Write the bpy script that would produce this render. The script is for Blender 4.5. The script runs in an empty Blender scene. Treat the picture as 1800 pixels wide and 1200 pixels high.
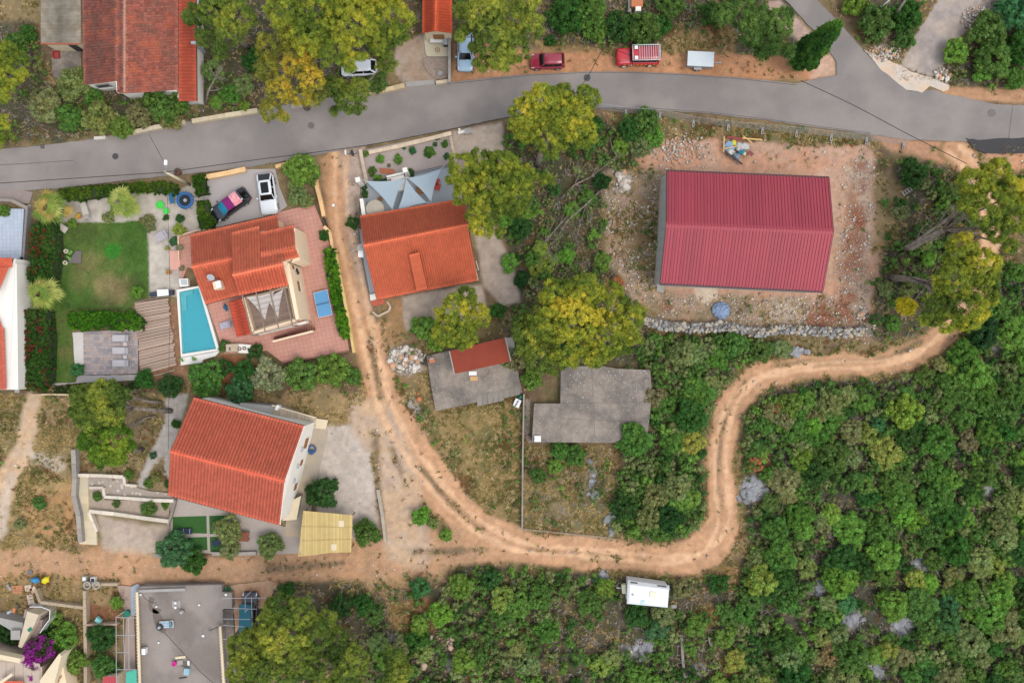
import bpy, math, random
import numpy as np
from mathutils import Matrix, Vector

# ---------------------------------------------------------------- camera, light, exposure
SC = bpy.context.scene
CH = 87.5                       # camera height above the ground (m)
KX = 1.55                       # display value of a horizontal surface / its albedo
cam_d = bpy.data.cameras.new("camera"); cam = bpy.data.objects.new("camera", cam_d)
SC.collection.objects.link(cam); SC.camera = cam
cam.location = (0, 0, CH); cam.rotation_euler = (0, 0, 0)
cam_d.sensor_width = 36; cam_d.lens = 28; cam_d.clip_end = 3000; cam_d.clip_start = 0.5
W_ = bpy.data.worlds.new("World"); SC.world = W_; W_.use_nodes = True
nt = W_.node_tree; nt.nodes.clear()
sky = nt.nodes.new("ShaderNodeTexSky"); sky.sky_type = 'NISHITA'; sky.sun_disc = False
SUN_EL, SUN_AZ = math.radians(63), math.radians(122)     # azimuth clockwise from +Y (picture up)
sky.sun_elevation = SUN_EL; sky.sun_rotation = SUN_AZ
sky.air_density = 1.6; sky.dust_density = 1.0; sky.ozone_density = 1.0
hs = nt.nodes.new("ShaderNodeHueSaturation"); hs.inputs["Saturation"].default_value = 0.28
bg = nt.nodes.new("ShaderNodeBackground"); bg.inputs[1].default_value = 0.15
wo = nt.nodes.new("ShaderNodeOutputWorld")
nt.links.new(sky.outputs[0], hs.inputs["Color"]); nt.links.new(hs.outputs[0], bg.inputs[0]); nt.links.new(bg.outputs[0], wo.inputs[0])
sl = bpy.data.lights.new("sun", 'SUN'); sl.energy = 1.0; sl.angle = math.radians(28); sl.color = (1.0, 0.93, 0.82)
so = bpy.data.objects.new("sun", sl); SC.collection.objects.link(so)
sd = Vector((math.sin(SUN_AZ)*math.cos(SUN_EL), math.cos(SUN_AZ)*math.cos(SUN_EL), math.sin(SUN_EL)))
so.rotation_euler = (-sd).to_track_quat('-Z', 'Y').to_euler(); so.location = (0, 0, 60)
SC.view_settings.view_transform = 'Standard'; SC.view_settings.look = 'None'
SC.view_settings.exposure = 1.0; SC.view_settings.gamma = 1.0; SC.view_settings.use_curve_mapping = False

# ---------------------------------------------------------------- helpers
R = random.Random(7)
NR = np.random.RandomState(11)
FR = {}                          # world frame of each object (location, rotation)
def lin(c):
    c = np.asarray(c, float)/255.0
    return np.where(c <= 0.04045, c/12.92, ((c+0.055)/1.055)**2.4)
def C(r, g, b, k=KX):
    return tuple(float(x) for x in np.clip(lin((r, g, b))/k, 0.004, 0.85))
def P(px, py, z=0.0):            # where something seen at photo pixel (px, py) at height z stands
    s = (CH - z)/CH/16.0
    return ((px-900)*s, (600-py)*s, z)
def P2(px, py, z=0.0): return P(px, py, z)[:2]
def link(o): SC.collection.objects.link(o); return o
def T(name, label, cat, px=None, py=None, z=0.0, group=None, at=None, rz=0.0):
    o = link(bpy.data.objects.new(name, None)); o.empty_display_size = 0.3
    o.location = at if at else P(px, py, z); o.rotation_euler = (0, 0, rz)
    FR[o.name] = (tuple(o.location), rz)
    o['label'] = label; o['category'] = cat
    if group: o['group'] = group
    return o
def tag(o, label, cat, group=None):
    o['label'] = label; o['category'] = cat
    if group: o['group'] = group
    return o

MATS = {}; ATTR = set()
def M(name, col=(.5, .5, .5), rough=.85, var=.12, scale=2.0, bump=.0, bscale=20., attr=False, metal=0., spec=.35,
      fine=.08, fscale=25., objcol=False, coat=0., transl=0., tone2=None, t2s=.4, speck=None):
    if name in MATS: return MATS[name]
    m = bpy.data.materials.new(name); m.use_nodes = True; n = m.node_tree; N = n.nodes; L = n.links
    b = N["Principled BSDF"]; b.inputs["Roughness"].default_value = rough; b.inputs["Metallic"].default_value = metal
    b.inputs["Specular IOR Level"].default_value = spec
    if coat: b.inputs["Coat Weight"].default_value = coat; b.inputs["Coat Roughness"].default_value = .08
    geo = N.new("ShaderNodeNewGeometry")
    def noise(sc, det=4., src=None):
        t = N.new("ShaderNodeTexNoise"); t.inputs["Scale"].default_value = sc; t.inputs["Detail"].default_value = det
        L.new(src or geo.outputs["Position"], t.inputs["Vector"]); return t.outputs["Fac"]
    def math_(op, a, b2, c=None):
        x = N.new("ShaderNodeMath"); x.operation = op
        for i, v in enumerate((a, b2, c)):
            if v is None: continue
            if isinstance(v, (int, float)): x.inputs[i].default_value = v
            else: L.new(v, x.inputs[i])
        return x.outputs[0]
    def mixc(bt, f, a, b2):
        x = N.new("ShaderNodeMix"); x.data_type = 'RGBA'; x.blend_type = bt
        for k, v in ((0, f), (6, a), (7, b2)):
            if isinstance(v, (int, float)): x.inputs[k].default_value = v
            elif isinstance(v, tuple): x.inputs[k].default_value = (*v[:3], 1)
            else: L.new(v, x.inputs[k])
        return x.outputs[2]
    cur = (*col, 1)
    if tone2:
        f = N.new("ShaderNodeMapRange"); f.inputs[1].default_value = .42; f.inputs[2].default_value = .6
        L.new(noise(t2s, 6.), f.inputs[0]); cur = mixc('MIX', f.outputs[0], cur, tuple(tone2))
    if attr:
        ATTR.add(name)
        a = N.new("ShaderNodeAttribute"); a.attribute_name = "Col"
        cur = mixc('MULTIPLY', 1.0, cur, a.outputs["Color"])
    if objcol:
        oi = N.new("ShaderNodeObjectInfo"); cur = mixc('MULTIPLY', 1.0, cur, oi.outputs["Color"])
    fac = math_('MULTIPLY_ADD', noise(scale, 5.), 2*var*1.6, 1-var*1.6)
    if fine:
        f2 = math_('MULTIPLY_ADD', noise(fscale, 3.), 2*fine*1.6, 1-fine*1.6); fac = math_('MULTIPLY', fac, f2)
    comb = N.new("ShaderNodeCombineColor")
    for i in range(3): L.new(fac, comb.inputs[i])
    cur = mixc('MULTIPLY', 1.0, cur, comb.outputs[0])
    if speck:                    # (colour, scale, threshold)
        v = N.new("ShaderNodeTexVoronoi"); v.inputs["Scale"].default_value = speck[1]; L.new(geo.outputs["Position"], v.inputs["Vector"])
        rgb = N.new("ShaderNodeSeparateColor"); L.new(v.outputs["Color"], rgb.inputs[0])
        g = math_('GREATER_THAN', rgb.outputs[0], speck[2]); d = math_('LESS_THAN', v.outputs["Distance"], .42)
        cur = mixc('MIX', math_('MULTIPLY', math_('MULTIPLY', g, d), .75), cur, tuple(speck[0]))
    L.new(cur, b.inputs["Base Color"])
    if bump:
        bn = N.new("ShaderNodeBump"); bn.inputs["Strength"].default_value = bump; bn.inputs["Distance"].default_value = .05
        L.new(noise(bscale, 4.), bn.inputs["Height"]); L.new(bn.outputs[0], b.inputs["Normal"])
    if transl:
        tr = N.new("ShaderNodeBsdfTranslucent"); L.new(cur, tr.inputs[0]); mx = N.new("ShaderNodeMixShader"); mx.inputs[0].default_value = transl
        out = N["Material Output"]; L.new(b.outputs[0], mx.inputs[1]); L.new(tr.outputs[0], mx.inputs[2]); L.new(mx.outputs[0], out.inputs[0])
    MATS[name] = m; return m

def mesh_np(name, V, F, nper, cols=None, smooth=False):
    """V (n,3), F (m,nper) int, cols (n,3) per-vertex."""
    me = bpy.data.meshes.new(name); V = np.asarray(V, np.float32); F = np.asarray(F, np.int32)
    me.vertices.add(len(V)); me.vertices.foreach_set("co", V.ravel())
    me.loops.add(F.size); me.loops.foreach_set("vertex_index", F.ravel())
    me.polygons.add(len(F)); me.polygons.foreach_set("loop_start", np.arange(0, F.size, nper, dtype=np.int32))
    me.polygons.foreach_set("loop_total", np.full(len(F), nper, np.int32))
    if smooth: me.polygons.foreach_set("use_smooth", np.ones(len(F), bool))
    if cols is not None:
        ca = me.color_attributes.new("Col", 'FLOAT_COLOR', 'POINT')
        ca.data.foreach_set("color", np.c_[cols, np.ones(len(cols))].astype(np.float32).ravel())
    me.update(calc_edges=True); return me

class MB:
    def __init__(s): s.V = []; s.F = []; s.K = []; s.S = []
    def v(s, p): s.V.append(tuple(p)); return len(s.V)-1
    def f(s, idx, col=None, sm=False): s.F.append(tuple(idx)); s.K.append(col); s.S.append(sm)
    def poly(s, pts, col=None): s.f([s.v(p) for p in pts], col)
    def prism(s, xy, z0, z1, col=None, top=True, bottom=False):
        n = len(xy)
        A = sum(xy[i][0]*xy[(i+1) % n][1]-xy[(i+1) % n][0]*xy[i][1] for i in range(n))
        if A < 0: xy = xy[::-1]
        zz1 = z1 if isinstance(z1, (list, tuple)) else [z1]*n
        if A < 0 and isinstance(z1, (list, tuple)): zz1 = list(z1)[::-1]
        b = [s.v((x, y, z0)) for x, y in xy]; t = [s.v((xy[i][0], xy[i][1], zz1[i])) for i in range(n)]
        for i in range(n):
            j = (i+1) % n; s.f((b[i], b[j], t[j], t[i]), col)
        if top: s.f(t, col)
        if bottom: s.f(b[::-1], col)
    def box(s, cx, cy, z0, z1, sx, sy, rz=0., col=None):
        c, d = math.cos(rz), math.sin(rz)
        q = [(cx+x*c-y*d, cy+x*d+y*c) for x, y in ((-sx/2, -sy/2), (sx/2, -sy/2), (sx/2, sy/2), (-sx/2, sy/2))]
        s.prism(q, z0, z1, col, True, True)
    def beam(s, p, q, w, h=None, col=None):
        h = h or w; p, q = Vector(p), Vector(q); d = (q-p)
        if d.length < 1e-5: return
        d.normalize(); up = Vector((0, 0, 1)) if abs(d.z) < .95 else Vector((1, 0, 0))
        a = d.cross(up).normalized()*w/2; b = a.cross(d).normalized()*h/2
        i = [s.v(c+u*a+v*b) for c in (p, q) for u, v in ((-1, -1), (1, -1), (1, 1), (-1, 1))]
        for f in ((0, 1, 2, 3), (7, 6, 5, 4), (0, 4, 5, 1), (1, 5, 6, 2), (2, 6, 7, 3), (3, 7, 4, 0)): s.f([i[k] for k in f], col)
    def tube(s, pts, r, n=6, col=None, cap=True, sm=True):
        pts = [Vector(p) for p in pts]; rs = r if isinstance(r, (list, tuple)) else [r]*len(pts); rings = []
        for k, p in enumerate(pts):
            d = (pts[min(k+1, len(pts)-1)]-pts[max(k-1, 0)]).normalized()
            up = Vector((0, 0, 1)) if abs(d.z) < .9 else Vector((1, 0, 0))
            a = d.cross(up).normalized(); b = d.cross(a).normalized()
            rings.append([s.v(p+rs[k]*(math.cos(t)*a+math.sin(t)*b)) for t in [2*math.pi*i/n for i in range(n)]])
        for A, B in zip(rings, rings[1:]):
            for i in range(n): s.f((A[i], A[(i+1) % n], B[(i+1) % n], B[i]), col, sm)
        if cap: s.f(rings[0][::-1], col); s.f(rings[-1], col)
    def cyl(s, cx, cy, z0, z1, r0, r1=None, n=16, col=None, sm=True):
        r1 = r0 if r1 is None else r1
        A = [s.v((cx+r0*math.cos(t), cy+r0*math.sin(t), z0)) for t in [2*math.pi*i/n for i in range(n)]]
        B = [s.v((cx+r1*math.cos(t), cy+r1*math.sin(t), z1)) for t in [2*math.pi*i/n for i in range(n)]]
        for i in range(n): s.f((A[i], A[(i+1) % n], B[(i+1) % n], B[i]), col, sm)
        s.f(B, col); s.f(A[::-1], col)
    def ring(s, cx, cy, z0, z1, ra, rb, n=24, col=None):   # annulus with walls
        def c(r, z): return [s.v((cx+r*math.cos(t), cy+r*math.sin(t), z)) for t in [2*math.pi*i/n for i in range(n)]]
        a0, a1, b0, b1 = c(ra, z0), c(ra, z1), c(rb, z0), c(rb, z1)
        for i in range(n):
            j = (i+1) % n
            s.f((b0[i], b0[j], b1[j], b1[i]), col); s.f((a0[j], a0[i], a1[i], a1[j]), col); s.f((a1[i], b1[i], b1[j], a1[j]), col)
    def rock(s, x, y, z, r, col=None, flat=.7, rnd=R):
        t = (1+5**.5)/2
        vs = [(-1, t, 0), (1, t, 0), (-1, -t, 0), (1, -t, 0), (0, -1, t), (0, 1, t), (0, -1, -t), (0, 1, -t), (t, 0, -1), (t, 0, 1), (-t, 0, -1), (-t, 0, 1)]
        a = rnd.random()*6.28; sx, sy = rnd.uniform(.75, 1.3), rnd.uniform(.7, 1.15)
        i = []
        for q in vs:
            k = rnd.uniform(.72, 1.15)*r/1.9; X, Y = q[0]*k*sx, q[1]*k*sy
            i.append(s.v((x+X*math.cos(a)-Y*math.sin(a), y+X*math.sin(a)+Y*math.cos(a), z+q[2]*k*flat)))
        for f in ((0, 11, 5), (0, 5, 1), (0, 1, 7), (0, 7, 10), (0, 10, 11), (1, 5, 9), (5, 11, 4), (11, 10, 2), (10, 7, 6), (7, 1, 8),
                  (3, 9, 4), (3, 4, 2), (3, 2, 6), (3, 6, 8), (3, 8, 9), (4, 9, 5), (2, 4, 11), (6, 2, 10), (8, 6, 7), (9, 8, 1)):
            s.f([i[k] for k in f], col)
    def build(s, name, mat, parent=None, label=None, stuff=False, structure=False, loc=None):
        me = bpy.data.meshes.new(name)
        V = s.V
        if parent is not None:
            l, rz = FR[parent.name]; c, d = math.cos(-rz), math.sin(-rz)
            V = [((x-l[0])*c-(y-l[1])*d, (x-l[0])*d+(y-l[1])*c, z-l[2]) for x, y, z in V]
        elif loc: V = [(x-loc[0], y-loc[1], z-loc[2]) for x, y, z in V]
        me.from_pydata(V, [], s.F)
        if mat.name in ATTR or any(k is not None for k in s.K):
            ca = me.color_attributes.new("Col", 'FLOAT_COLOR', 'CORNER'); d = []
            for f, k in zip(s.F, s.K): d += list((*(k or (1, 1, 1)), 1))*len(f)
            ca.data.foreach_set("color", d)
        me.polygons.foreach_set("use_smooth", s.S)
        me.materials.append(mat); me.update()
        o = link(bpy.data.objects.new(name, me))
        if parent is not None: o.parent = parent; FR[o.name] = FR[parent.name]
        else:
            FR[o.name] = (tuple(loc) if loc else (0, 0, 0), 0.)
            if loc: o.location = loc
        if label: o['label'] = label
        if stuff: o['kind'] = 'stuff'
        if structure: o['kind'] = 'structure'
        return o
def one(f, name, mat, parent=None, **k):
    m = MB(); f(m); return m.build(name, mat, parent, **k)
def jit(c, a=.12, rnd=R):
    k = 1+rnd.uniform(-a, a); return tuple(x*k for x in c)

# ------------ value noise
_T = NR.rand(256, 256)
def vn(x, y):
    xi = np.floor(x).astype(int); yi = np.floor(y).astype(int); fx = x-xi; fy = y-yi
    fx = fx*fx*(3-2*fx); fy = fy*fy*(3-2*fy); a = xi & 255; b = yi & 255; a1 = (a+1) & 255; b1 = (b+1) & 255
    return (_T[a, b]*(1-fx)+_T[a1, b]*fx)*(1-fy)+(_T[a, b1]*(1-fx)+_T[a1, b1]*fx)*fy
def fbm(x, y, s, o=4, seed=0):
    x = x*s+seed*17.3; y = y*s+seed*9.1; v = 0; a = .5; t = 0
    for _ in range(o): v = v+a*vn(x, y); t += a; a *= .55; x = x*2.03+5.1; y = y*2.03+1.7
    return v/t
def sdpoly(X, Y, poly):
    d = np.full(X.shape, 1e9); ins = np.zeros(X.shape, bool); n = len(poly)
    for i in range(n):
        ax, ay = poly[i]; bx, by = poly[(i+1) % n]; ex, ey = bx-ax, by-ay
        t = np.clip(((X-ax)*ex+(Y-ay)*ey)/(ex*ex+ey*ey+1e-9), 0, 1)
        d = np.minimum(d, (X-ax-t*ex)**2+(Y-ay-t*ey)**2)
        c = ((ay > Y) != (by > Y)); xx = ax+(Y-ay)*ex/(ey if abs(ey) > 1e-9 else 1e-9); ins ^= c & (X < xx)
    d = np.sqrt(d); return np.where(ins, -d, d)
def sdline(X, Y, pts, w):
    d = np.full(X.shape, 1e9)
    for i in range(len(pts)-1):
        ax, ay = pts[i][:2]; bx, by = pts[i+1][:2]; ex, ey = bx-ax, by-ay
        t = np.clip(((X-ax)*ex+(Y-ay)*ey)/(ex*ex+ey*ey+1e-9), 0, 1)
        wa = pts[i][2] if len(pts[i]) > 2 else w; wb = pts[i+1][2] if len(pts[i+1]) > 2 else w
        d = np.minimum(d, np.sqrt((X-ax-t*ex)**2+(Y-ay-t*ey)**2)-(wa+(wb-wa)*t))
    return d
def smooth_pts(pts, k=6):        # Catmull-Rom
    out = []; n = len(pts); dim = len(pts[0])
    for i in range(n-1):
        p0, p1, p2, p3 = pts[max(i-1, 0)], pts[i], pts[i+1], pts[min(i+2, n-1)]
        for j in range(k):
            t = j/k; out.append(tuple(.5*(2*p1[q]+(p2[q]-p0[q])*t+(2*p0[q]-5*p1[q]+4*p2[q]-p3[q])*t*t+(3*p1[q]-p0[q]-3*p2[q]+p3[q])*t**3) for q in range(dim)))
    out.append(tuple(pts[-1])); return out
# ---------------------------------------------------------------- terrain: colours and regions (all in photo pixels on the ground plane, 16 px = 1 m)
def axis(half, step, far):
    a = list(np.arange(0, half+1e-6, step)); d = step
    while a[-1] < far: d = min(d*1.35, 25); a.append(a[-1]+d)
    a = np.array(a); return np.r_[-a[:0:-1], a]
gx = axis(59.2, .2, 420); gy = axis(40.4, .2, 420)
GX, GY = np.meshgrid(gx, gy, indexing='ij')
PX = 900+GX*16; PY = 600-GY*16
n1 = fbm(GX, GY, .12, 4, 1); n2 = fbm(GX, GY, .6, 4, 2); n3 = fbm(GX, GY, 2.2, 3, 3); n4 = fbm(GX, GY, .3, 5, 4)
WARP = (fbm(GX, GY, .5, 5, 6)-.5)*2
def L(r, g, b): return np.array(C(r, g, b))
col = np.zeros(GX.shape+(3,))
a = np.clip((n4-.36)*4.5, 0, 1)[..., None]
col[:] = L(112, 92, 70)*(1-a)+L(140, 120, 86)*a
a = np.clip((n2-.52)*6, 0, 1)[..., None]*.6
col = col*(1-a)+L(98, 94, 58)*a
dens = {'grass': np.full(GX.shape, .5), 'stone': np.zeros(GX.shape), 'green': np.full(GX.shape, .18)}
lab = np.zeros(GX.shape, int)
def paint(sdf, colour, edge=6., amp=8., op=1., c2=None, nz=None, grass=None, stone=None, green=None, label=None, thr=0.):
    global col
    s = sdf + WARP*amp
    m = np.clip(.5-s/(2*edge+1e-6), 0, 1); m = m*m*(3-2*m)*op
    k = L(*colour)
    if c2 is not None:
        z = nz if nz is not None else n2
        t = np.clip((z-.4)*5, 0, 1)[..., None]; k = k*(1-t)+L(*c2)*t
    m3 = m[..., None]; col = col*(1-m3)+k*m3
    for nme, vv in (('grass', grass), ('stone', stone), ('green', green)):
        if vv is not None: dens[nme] = dens[nme]*(1-m)+vv*m
    if label is not None: lab[s < thr] = label
def PA(poly, colour, **k): paint(sdpoly(PX, PY, poly), colour, **k)
def PL(pts, w, colour, **k): paint(sdline(PX, PY, smooth_pts(pts), w), colour, **k)

# scrub floor on the right, below and in the middle
MAQ = [[(1310, 690), (1400, 668), (1560, 668), (1650, 640), (1700, 590), (1740, 560), (1760, 470), (2600, 440), (2600, 2000), (1300, 2000), (1300, 1010), (1320, 960), (1305, 850)],
       [(1140, 590), (1330, 600), (1390, 612), (1300, 640), (1270, 690), (1235, 800), (1245, 900), (1215, 945), (1150, 955), (1075, 930), (1095, 860), (1090, 780), (1145, 760), (1145, 650), (1120, 640)],
       [(650, 1030), (760, 1010), (800, 985), (900, 1000), (1080, 1010), (1220, 1020), (1300, 1000), (1300, 2000), (410, 2000), (410, 1050), (480, 1025), (560, 1020)],
       [(890, 240), (1080, 200), (1180, 205), (1170, 250), (1110, 290), (1090, 330), (1060, 420), (1075, 470), (1140, 520), (1140, 600), (1130, 640), (880, 650), (890, 540), (900, 480), (880, 400)],
       [(1590, 280), (1700, 290), (1730, 400), (1690, 560), (1600, 590), (1525, 600), (1530, 520), (1560, 430), (1545, 330)],
       [(-800, 60), (70, 40), (80, 140), (150, 160), (330, 160), (345, 205), (160, 240), (40, 252), (-800, 270)],
       [(340, -400), (740, -400), (740, 60), (640, 120), (640, 150), (345, 210)],
       [(800, -400), (1420, -400), (1400, 110), (1230, 95), (1180, 90), (1060, 85), (960, 80), (800, 60)],
       [(1440, -400), (1640, -400), (1600, 60), (1580, 100), (1520, 70)], [(1740, -400), (2600, -400), (2600, 150), (1800, 175), (1690, 165), (1650, 130), (1700, 60)]]
for q in MAQ: PA(q, (92, 82, 64), c2=(72, 72, 50), edge=8, amp=14, grass=.35, green=.9)
PA(MAQ[0], (84, 80, 66), c2=(66, 68, 50), edge=8, amp=10, grass=.2, green=1.)
# grey limestone outcrops in the scrub
for (x, y, r, q) in ((1325, 860, 30, 1.3), (1340, 840, 22, 1), (1590, 1100, 30, 1.6), (1560, 1060, 20, 1), (1500, 1090, 26, 1.2), (1440, 1035, 14, 1), (1540, 1180, 22, .8), (1390, 1060, 14, 1),
                     (1130, 1135, 24, 1.), (1045, 830, 10, .5), (1040, 870, 11, .5), (1075, 920, 16, .6), (1660, 780, 12, .7), (1620, 990, 18, 1), (1280, 1100, 14, 1), (1035, 1010, 14, 1),
                     (1100, 1150, 26, 1), (700, 1130, 20, 2), (800, 1170, 16, 1), (1230, 1180, 14, 1), (1770, 600, 20, 3), (1480, 820, 8, 1), (1560, 780, 9, 1), (1740, 860, 9, 1), (1700, 970, 9, 1)):
    d = np.sqrt((PX-x)**2/(q if q > 1 else 1)+(PY-y)**2/(1 if q > 1 else 1/q if q else 1))-r*.72
    paint(d, (168, 166, 166), c2=(125, 122, 120), nz=n3, edge=4, amp=16, green=.12, stone=.5, grass=.1)
# dry brown bracken patches
for (x, y, r) in ((1330, 810, 22), (730, 1085, 40), (1250, 60, 26), (690, 1150, 18), (1080, 500, 18), (1280, 1010, 22), (1290, 1180, 26), (800, 760, 40), (830, 800, 26), (1050, 1000, 20), (960, 830, 24), (1240, 1085, 22), (870, 850, 26)):
    paint(np.hypot(PX-x, PY-y)-r, (168, 120, 76), c2=(150, 118, 84), edge=8, amp=18, op=.75, grass=.9, green=.1)
# dry fields
PA([(735, 720), (770, 720), (920, 690), (918, 930), (860, 930), (800, 880), (740, 800), (715, 750)], (150, 126, 84), c2=(112, 102, 60), edge=8, amp=12, grass=1., green=.5)
PA([(925, 790), (1075, 790), (1090, 870), (1070, 940), (925, 930)], (136, 118, 84), c2=(106, 100, 62), edge=8, amp=12, grass=.9, green=.6)
PA([(-800, 690), (140, 690), (140, 980), (-800, 1010)], (150, 128, 92), c2=(120, 110, 74), edge=8, amp=12, grass=.95, green=.12)
PA([(10, 830), (130, 840), (150, 960), (60, 960), (20, 920)], (184, 152, 104), c2=(140, 120, 78), edge=10, amp=14, grass=1., green=.15)
PA([(140, 690), (330, 680), (340, 720), (300, 800), (300, 840), (140, 840)], (142, 122, 92), c2=(125, 108, 76), edge=8, amp=8, grass=.5, green=.05)
PA([(430, 700), (640, 690), (650, 740), (560, 745), (420, 720)], (164, 138, 98), c2=(134, 114, 78), edge=6, amp=8, grass=.7, green=.05)
PA([(0, 1000), (250, 1000), (240, 1060), (150, 1130), (0, 1080)], (158, 130, 92), c2=(132, 112, 74), edge=6, amp=8, grass=.7, green=.05)
PA([(940, 70), (1060, 85), (1180, 100), (1290, 100), (1290, 60), (1180, 50), (1150, 100), (960, 100)], (166, 134, 94), c2=(140, 112, 76), edge=8, amp=8, grass=.9, green=.1)
PA([(690, 620), (760, 610), (745, 720), (700, 700)], (150, 120, 88), c2=(120, 105, 70), edge=6, amp=8, grass=.7, green=.25)
PA([(660, 530), (710, 520), (715, 600), (660, 620)], (176, 136, 98), c2=(150, 118, 80), edge=6, amp=8, grass=.5)
# orange soil
PA([(795, 75), (850, 75), (930, 90), (1290, 95), (1430, 100), (1470, 140), (1300, 140), (1100, 130), (950, 133), (795, 146)], (196, 142, 104), c2=(178, 128, 92), edge=5, amp=7, grass=.12, green=.02, stone=.15)
PA([(1520, 232), (1690, 250), (1735, 268), (2600, 268), (2600, 300), (1700, 300), (1560, 262)], (198, 144, 108), c2=(184, 140, 110), edge=6, amp=6, grass=.06, green=0, stone=.15)
PA([(1650, 150), (2600, 185), (2600, 205), (1640, 175)], (186, 142, 108), edge=5, amp=6, grass=.2, green=0)
PA([(-800, 950), (100, 965), (180, 960), (280, 985), (280, 1000), (240, 1030), (100, 1010), (-800, 1040)], (196, 146, 106), c2=(180, 136, 98), edge=12, amp=20, grass=.25, green=0, stone=.1)
PA([(40, 880), (140, 850), (160, 960), (60, 970)], (190, 140, 98), c2=(170, 130, 90), edge=14, amp=20, grass=.5, op=.7)
PA([(640, 1000), (720, 985), (820, 980), (780, 1015), (700, 1050), (650, 1040)], (188, 150, 112), edge=12, amp=14, grass=.3, op=.8)
# building plot
PA([(1095, 245), (1180, 232), (1330, 240), (1545, 250), (1540, 330), (1545, 430), (1530, 585), (1140, 565), (1070, 460), (1075, 380), (1120, 300)], (200, 152, 124), c2=(188, 152, 130), edge=9, amp=18, grass=.06, green=.05, stone=.3)
PA([(1060, 200), (1300, 212), (1520, 240), (1510, 256), (1300, 246), (1180, 240), (1090, 232)], (140, 112, 80), c2=(112, 104, 66), edge=6, amp=10, grass=.95, green=.2)
PA([(1070, 300), (1165, 300), (1150, 510), (1300, 520), (1520, 525), (1525, 580), (1140, 560), (1060, 450)], (176, 146, 122), c2=(140, 122, 96), edge=10, amp=16, grass=.3, green=.12, stone=1.)
PL([(1510, 300), (1515, 380), (1500, 440), (1500, 520), (1515, 580)], 26, (168, 128, 102), c2=(184, 160, 140), edge=10, amp=16, op=.8, stone=1., grass=.05)
for (x, y, r) in ((1510, 375, 14), (1507, 420, 15), (1490, 470, 16), (1480, 540, 14), (1440, 545, 12), (1390, 575, 10), (1130, 420, 12), (1110, 380, 10), (1520, 330, 10), (1503, 450, 11), (1512, 395, 8), (1495, 555, 9), (1430, 572, 12), (1450, 568, 14), (1495, 520, 8), (1520, 560, 8), (1515, 290, 8), (1180, 540, 10)):
    paint(np.hypot(PX-x, PY-y)-r, (138, 78, 54), edge=10, amp=18, op=.7, stone=.5)
PA([(1075, 380), (1160, 330), (1158, 470), (1100, 470)], (150, 122, 90), c2=(118, 104, 66), edge=10, amp=22, op=.8, grass=.8, green=.35)
PA([(1540, 300), (1600, 320), (1580, 420), (1540, 440)], (158, 134, 98), c2=(120, 108, 72), edge=10, amp=16, op=.85, grass=.9, green=.2)
PA([(1360, 520), (1400, 520), (1410, 570), (1350, 575)], (196, 180, 160), edge=8, amp=10, op=.6)
PA([(1218, 500), (1262, 504), (1262, 526), (1240, 532), (1226, 524)], (212, 190, 168), edge=3, amp=4)
# gravel yards
PA([(558, 745), (645, 748), (662, 870), (668, 945), (612, 960), (560, 930), (552, 830)], (196, 182, 170), c2=(184, 170, 158), edge=3, amp=4, grass=0, green=0, stone=.12, label=3)
PA([(832, 400), (865, 395), (885, 430), (905, 480), (912, 530), (880, 540), (850, 500)], (184, 166, 152), c2=(172, 154, 140), edge=4, amp=5, grass=0, green=0, stone=.15, label=3)
PA([(705, 520), (845, 500), (860, 560), (770, 570), (715, 580)], (184, 166, 150), edge=4, amp=5, grass=0, green=0, label=3)
PA([(796, 232), (882, 214), (886, 260), (880, 290), (795, 300)], (188, 170, 154), edge=4, amp=5, grass=0, green=0, label=3)
PA([(695, 75), (743, 60), (790, 62), (790, 140), (712, 150), (690, 120)], (178, 160, 144), c2=(166, 142, 122), edge=4, amp=5, grass=0, green=0, label=3)
PA([(110, 345), (310, 335), (345, 320), (372, 345), (370, 405), (320, 415), (315, 520), (262, 522), (258, 392), (100, 390)], (194, 184, 172), edge=2, amp=2, grass=0, green=0, label=3)
PA([(172, 905), (295, 925), (285, 960), (275, 975), (240, 990), (180, 965)], (188, 170, 154), c2=(178, 160, 142), edge=6, amp=8, grass=.04, green=0, stone=.2, label=3)
PA([(325, 715), (312, 770), (262, 830), (258, 860), (240, 855), (260, 800), (290, 740), (290, 700), (330, 690)], (186, 178, 172), edge=3, amp=4, op=.9, grass=.05, green=0)
PA([(290, 770), (302, 770), (298, 845), (287, 835)], (184, 176, 170), edge=2, amp=3, op=.9, grass=.05)
PA([(220, 985), (190, 965), (320, 975), (300, 1000)], (200, 168, 136), edge=12, amp=12, op=.8, grass=.05)
PA([(1350, 0), (1372, 0), (1425, 55), (1410, 75), (1350, 30)], (178, 150, 138), edge=3, amp=3, grass=0, green=0)
PA([(1432, 100), (1468, 92), (1472, 135), (1425, 140)], (196, 160, 136), edge=4, amp=5, grass=0, green=0)
PA([(1655, -300), (1745, -300), (1735, 0), (1700, 50), (1668, 85), (1648, 140), (1580, 118), (1612, 60), (1650, 0)], (168, 156, 150), c2=(178, 162, 150), edge=3, amp=4, grass=0, green=0, label=2)
PA([(1740, -20), (1720, 10), (1700, 45), (1690, 60), (1710, 50), (1745, 30), (1760, 0)], (170, 156, 150), c2=(110, 92, 84), nz=n3, edge=4, amp=6, op=.9, grass=0, stone=.5)
PA([(1530, 80), (1580, 75), (1590, 112), (1560, 105)], (180, 168, 156), c2=(140, 120, 96), nz=n3, edge=5, amp=8, op=.8, stone=.9, green=.1)
PA([(1640, 120), (1672, 125), (1668, 150), (1645, 145)], (196, 186, 176), c2=(130, 115, 95), nz=n3, edge=4, amp=6, op=.8, stone=.9)
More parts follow.
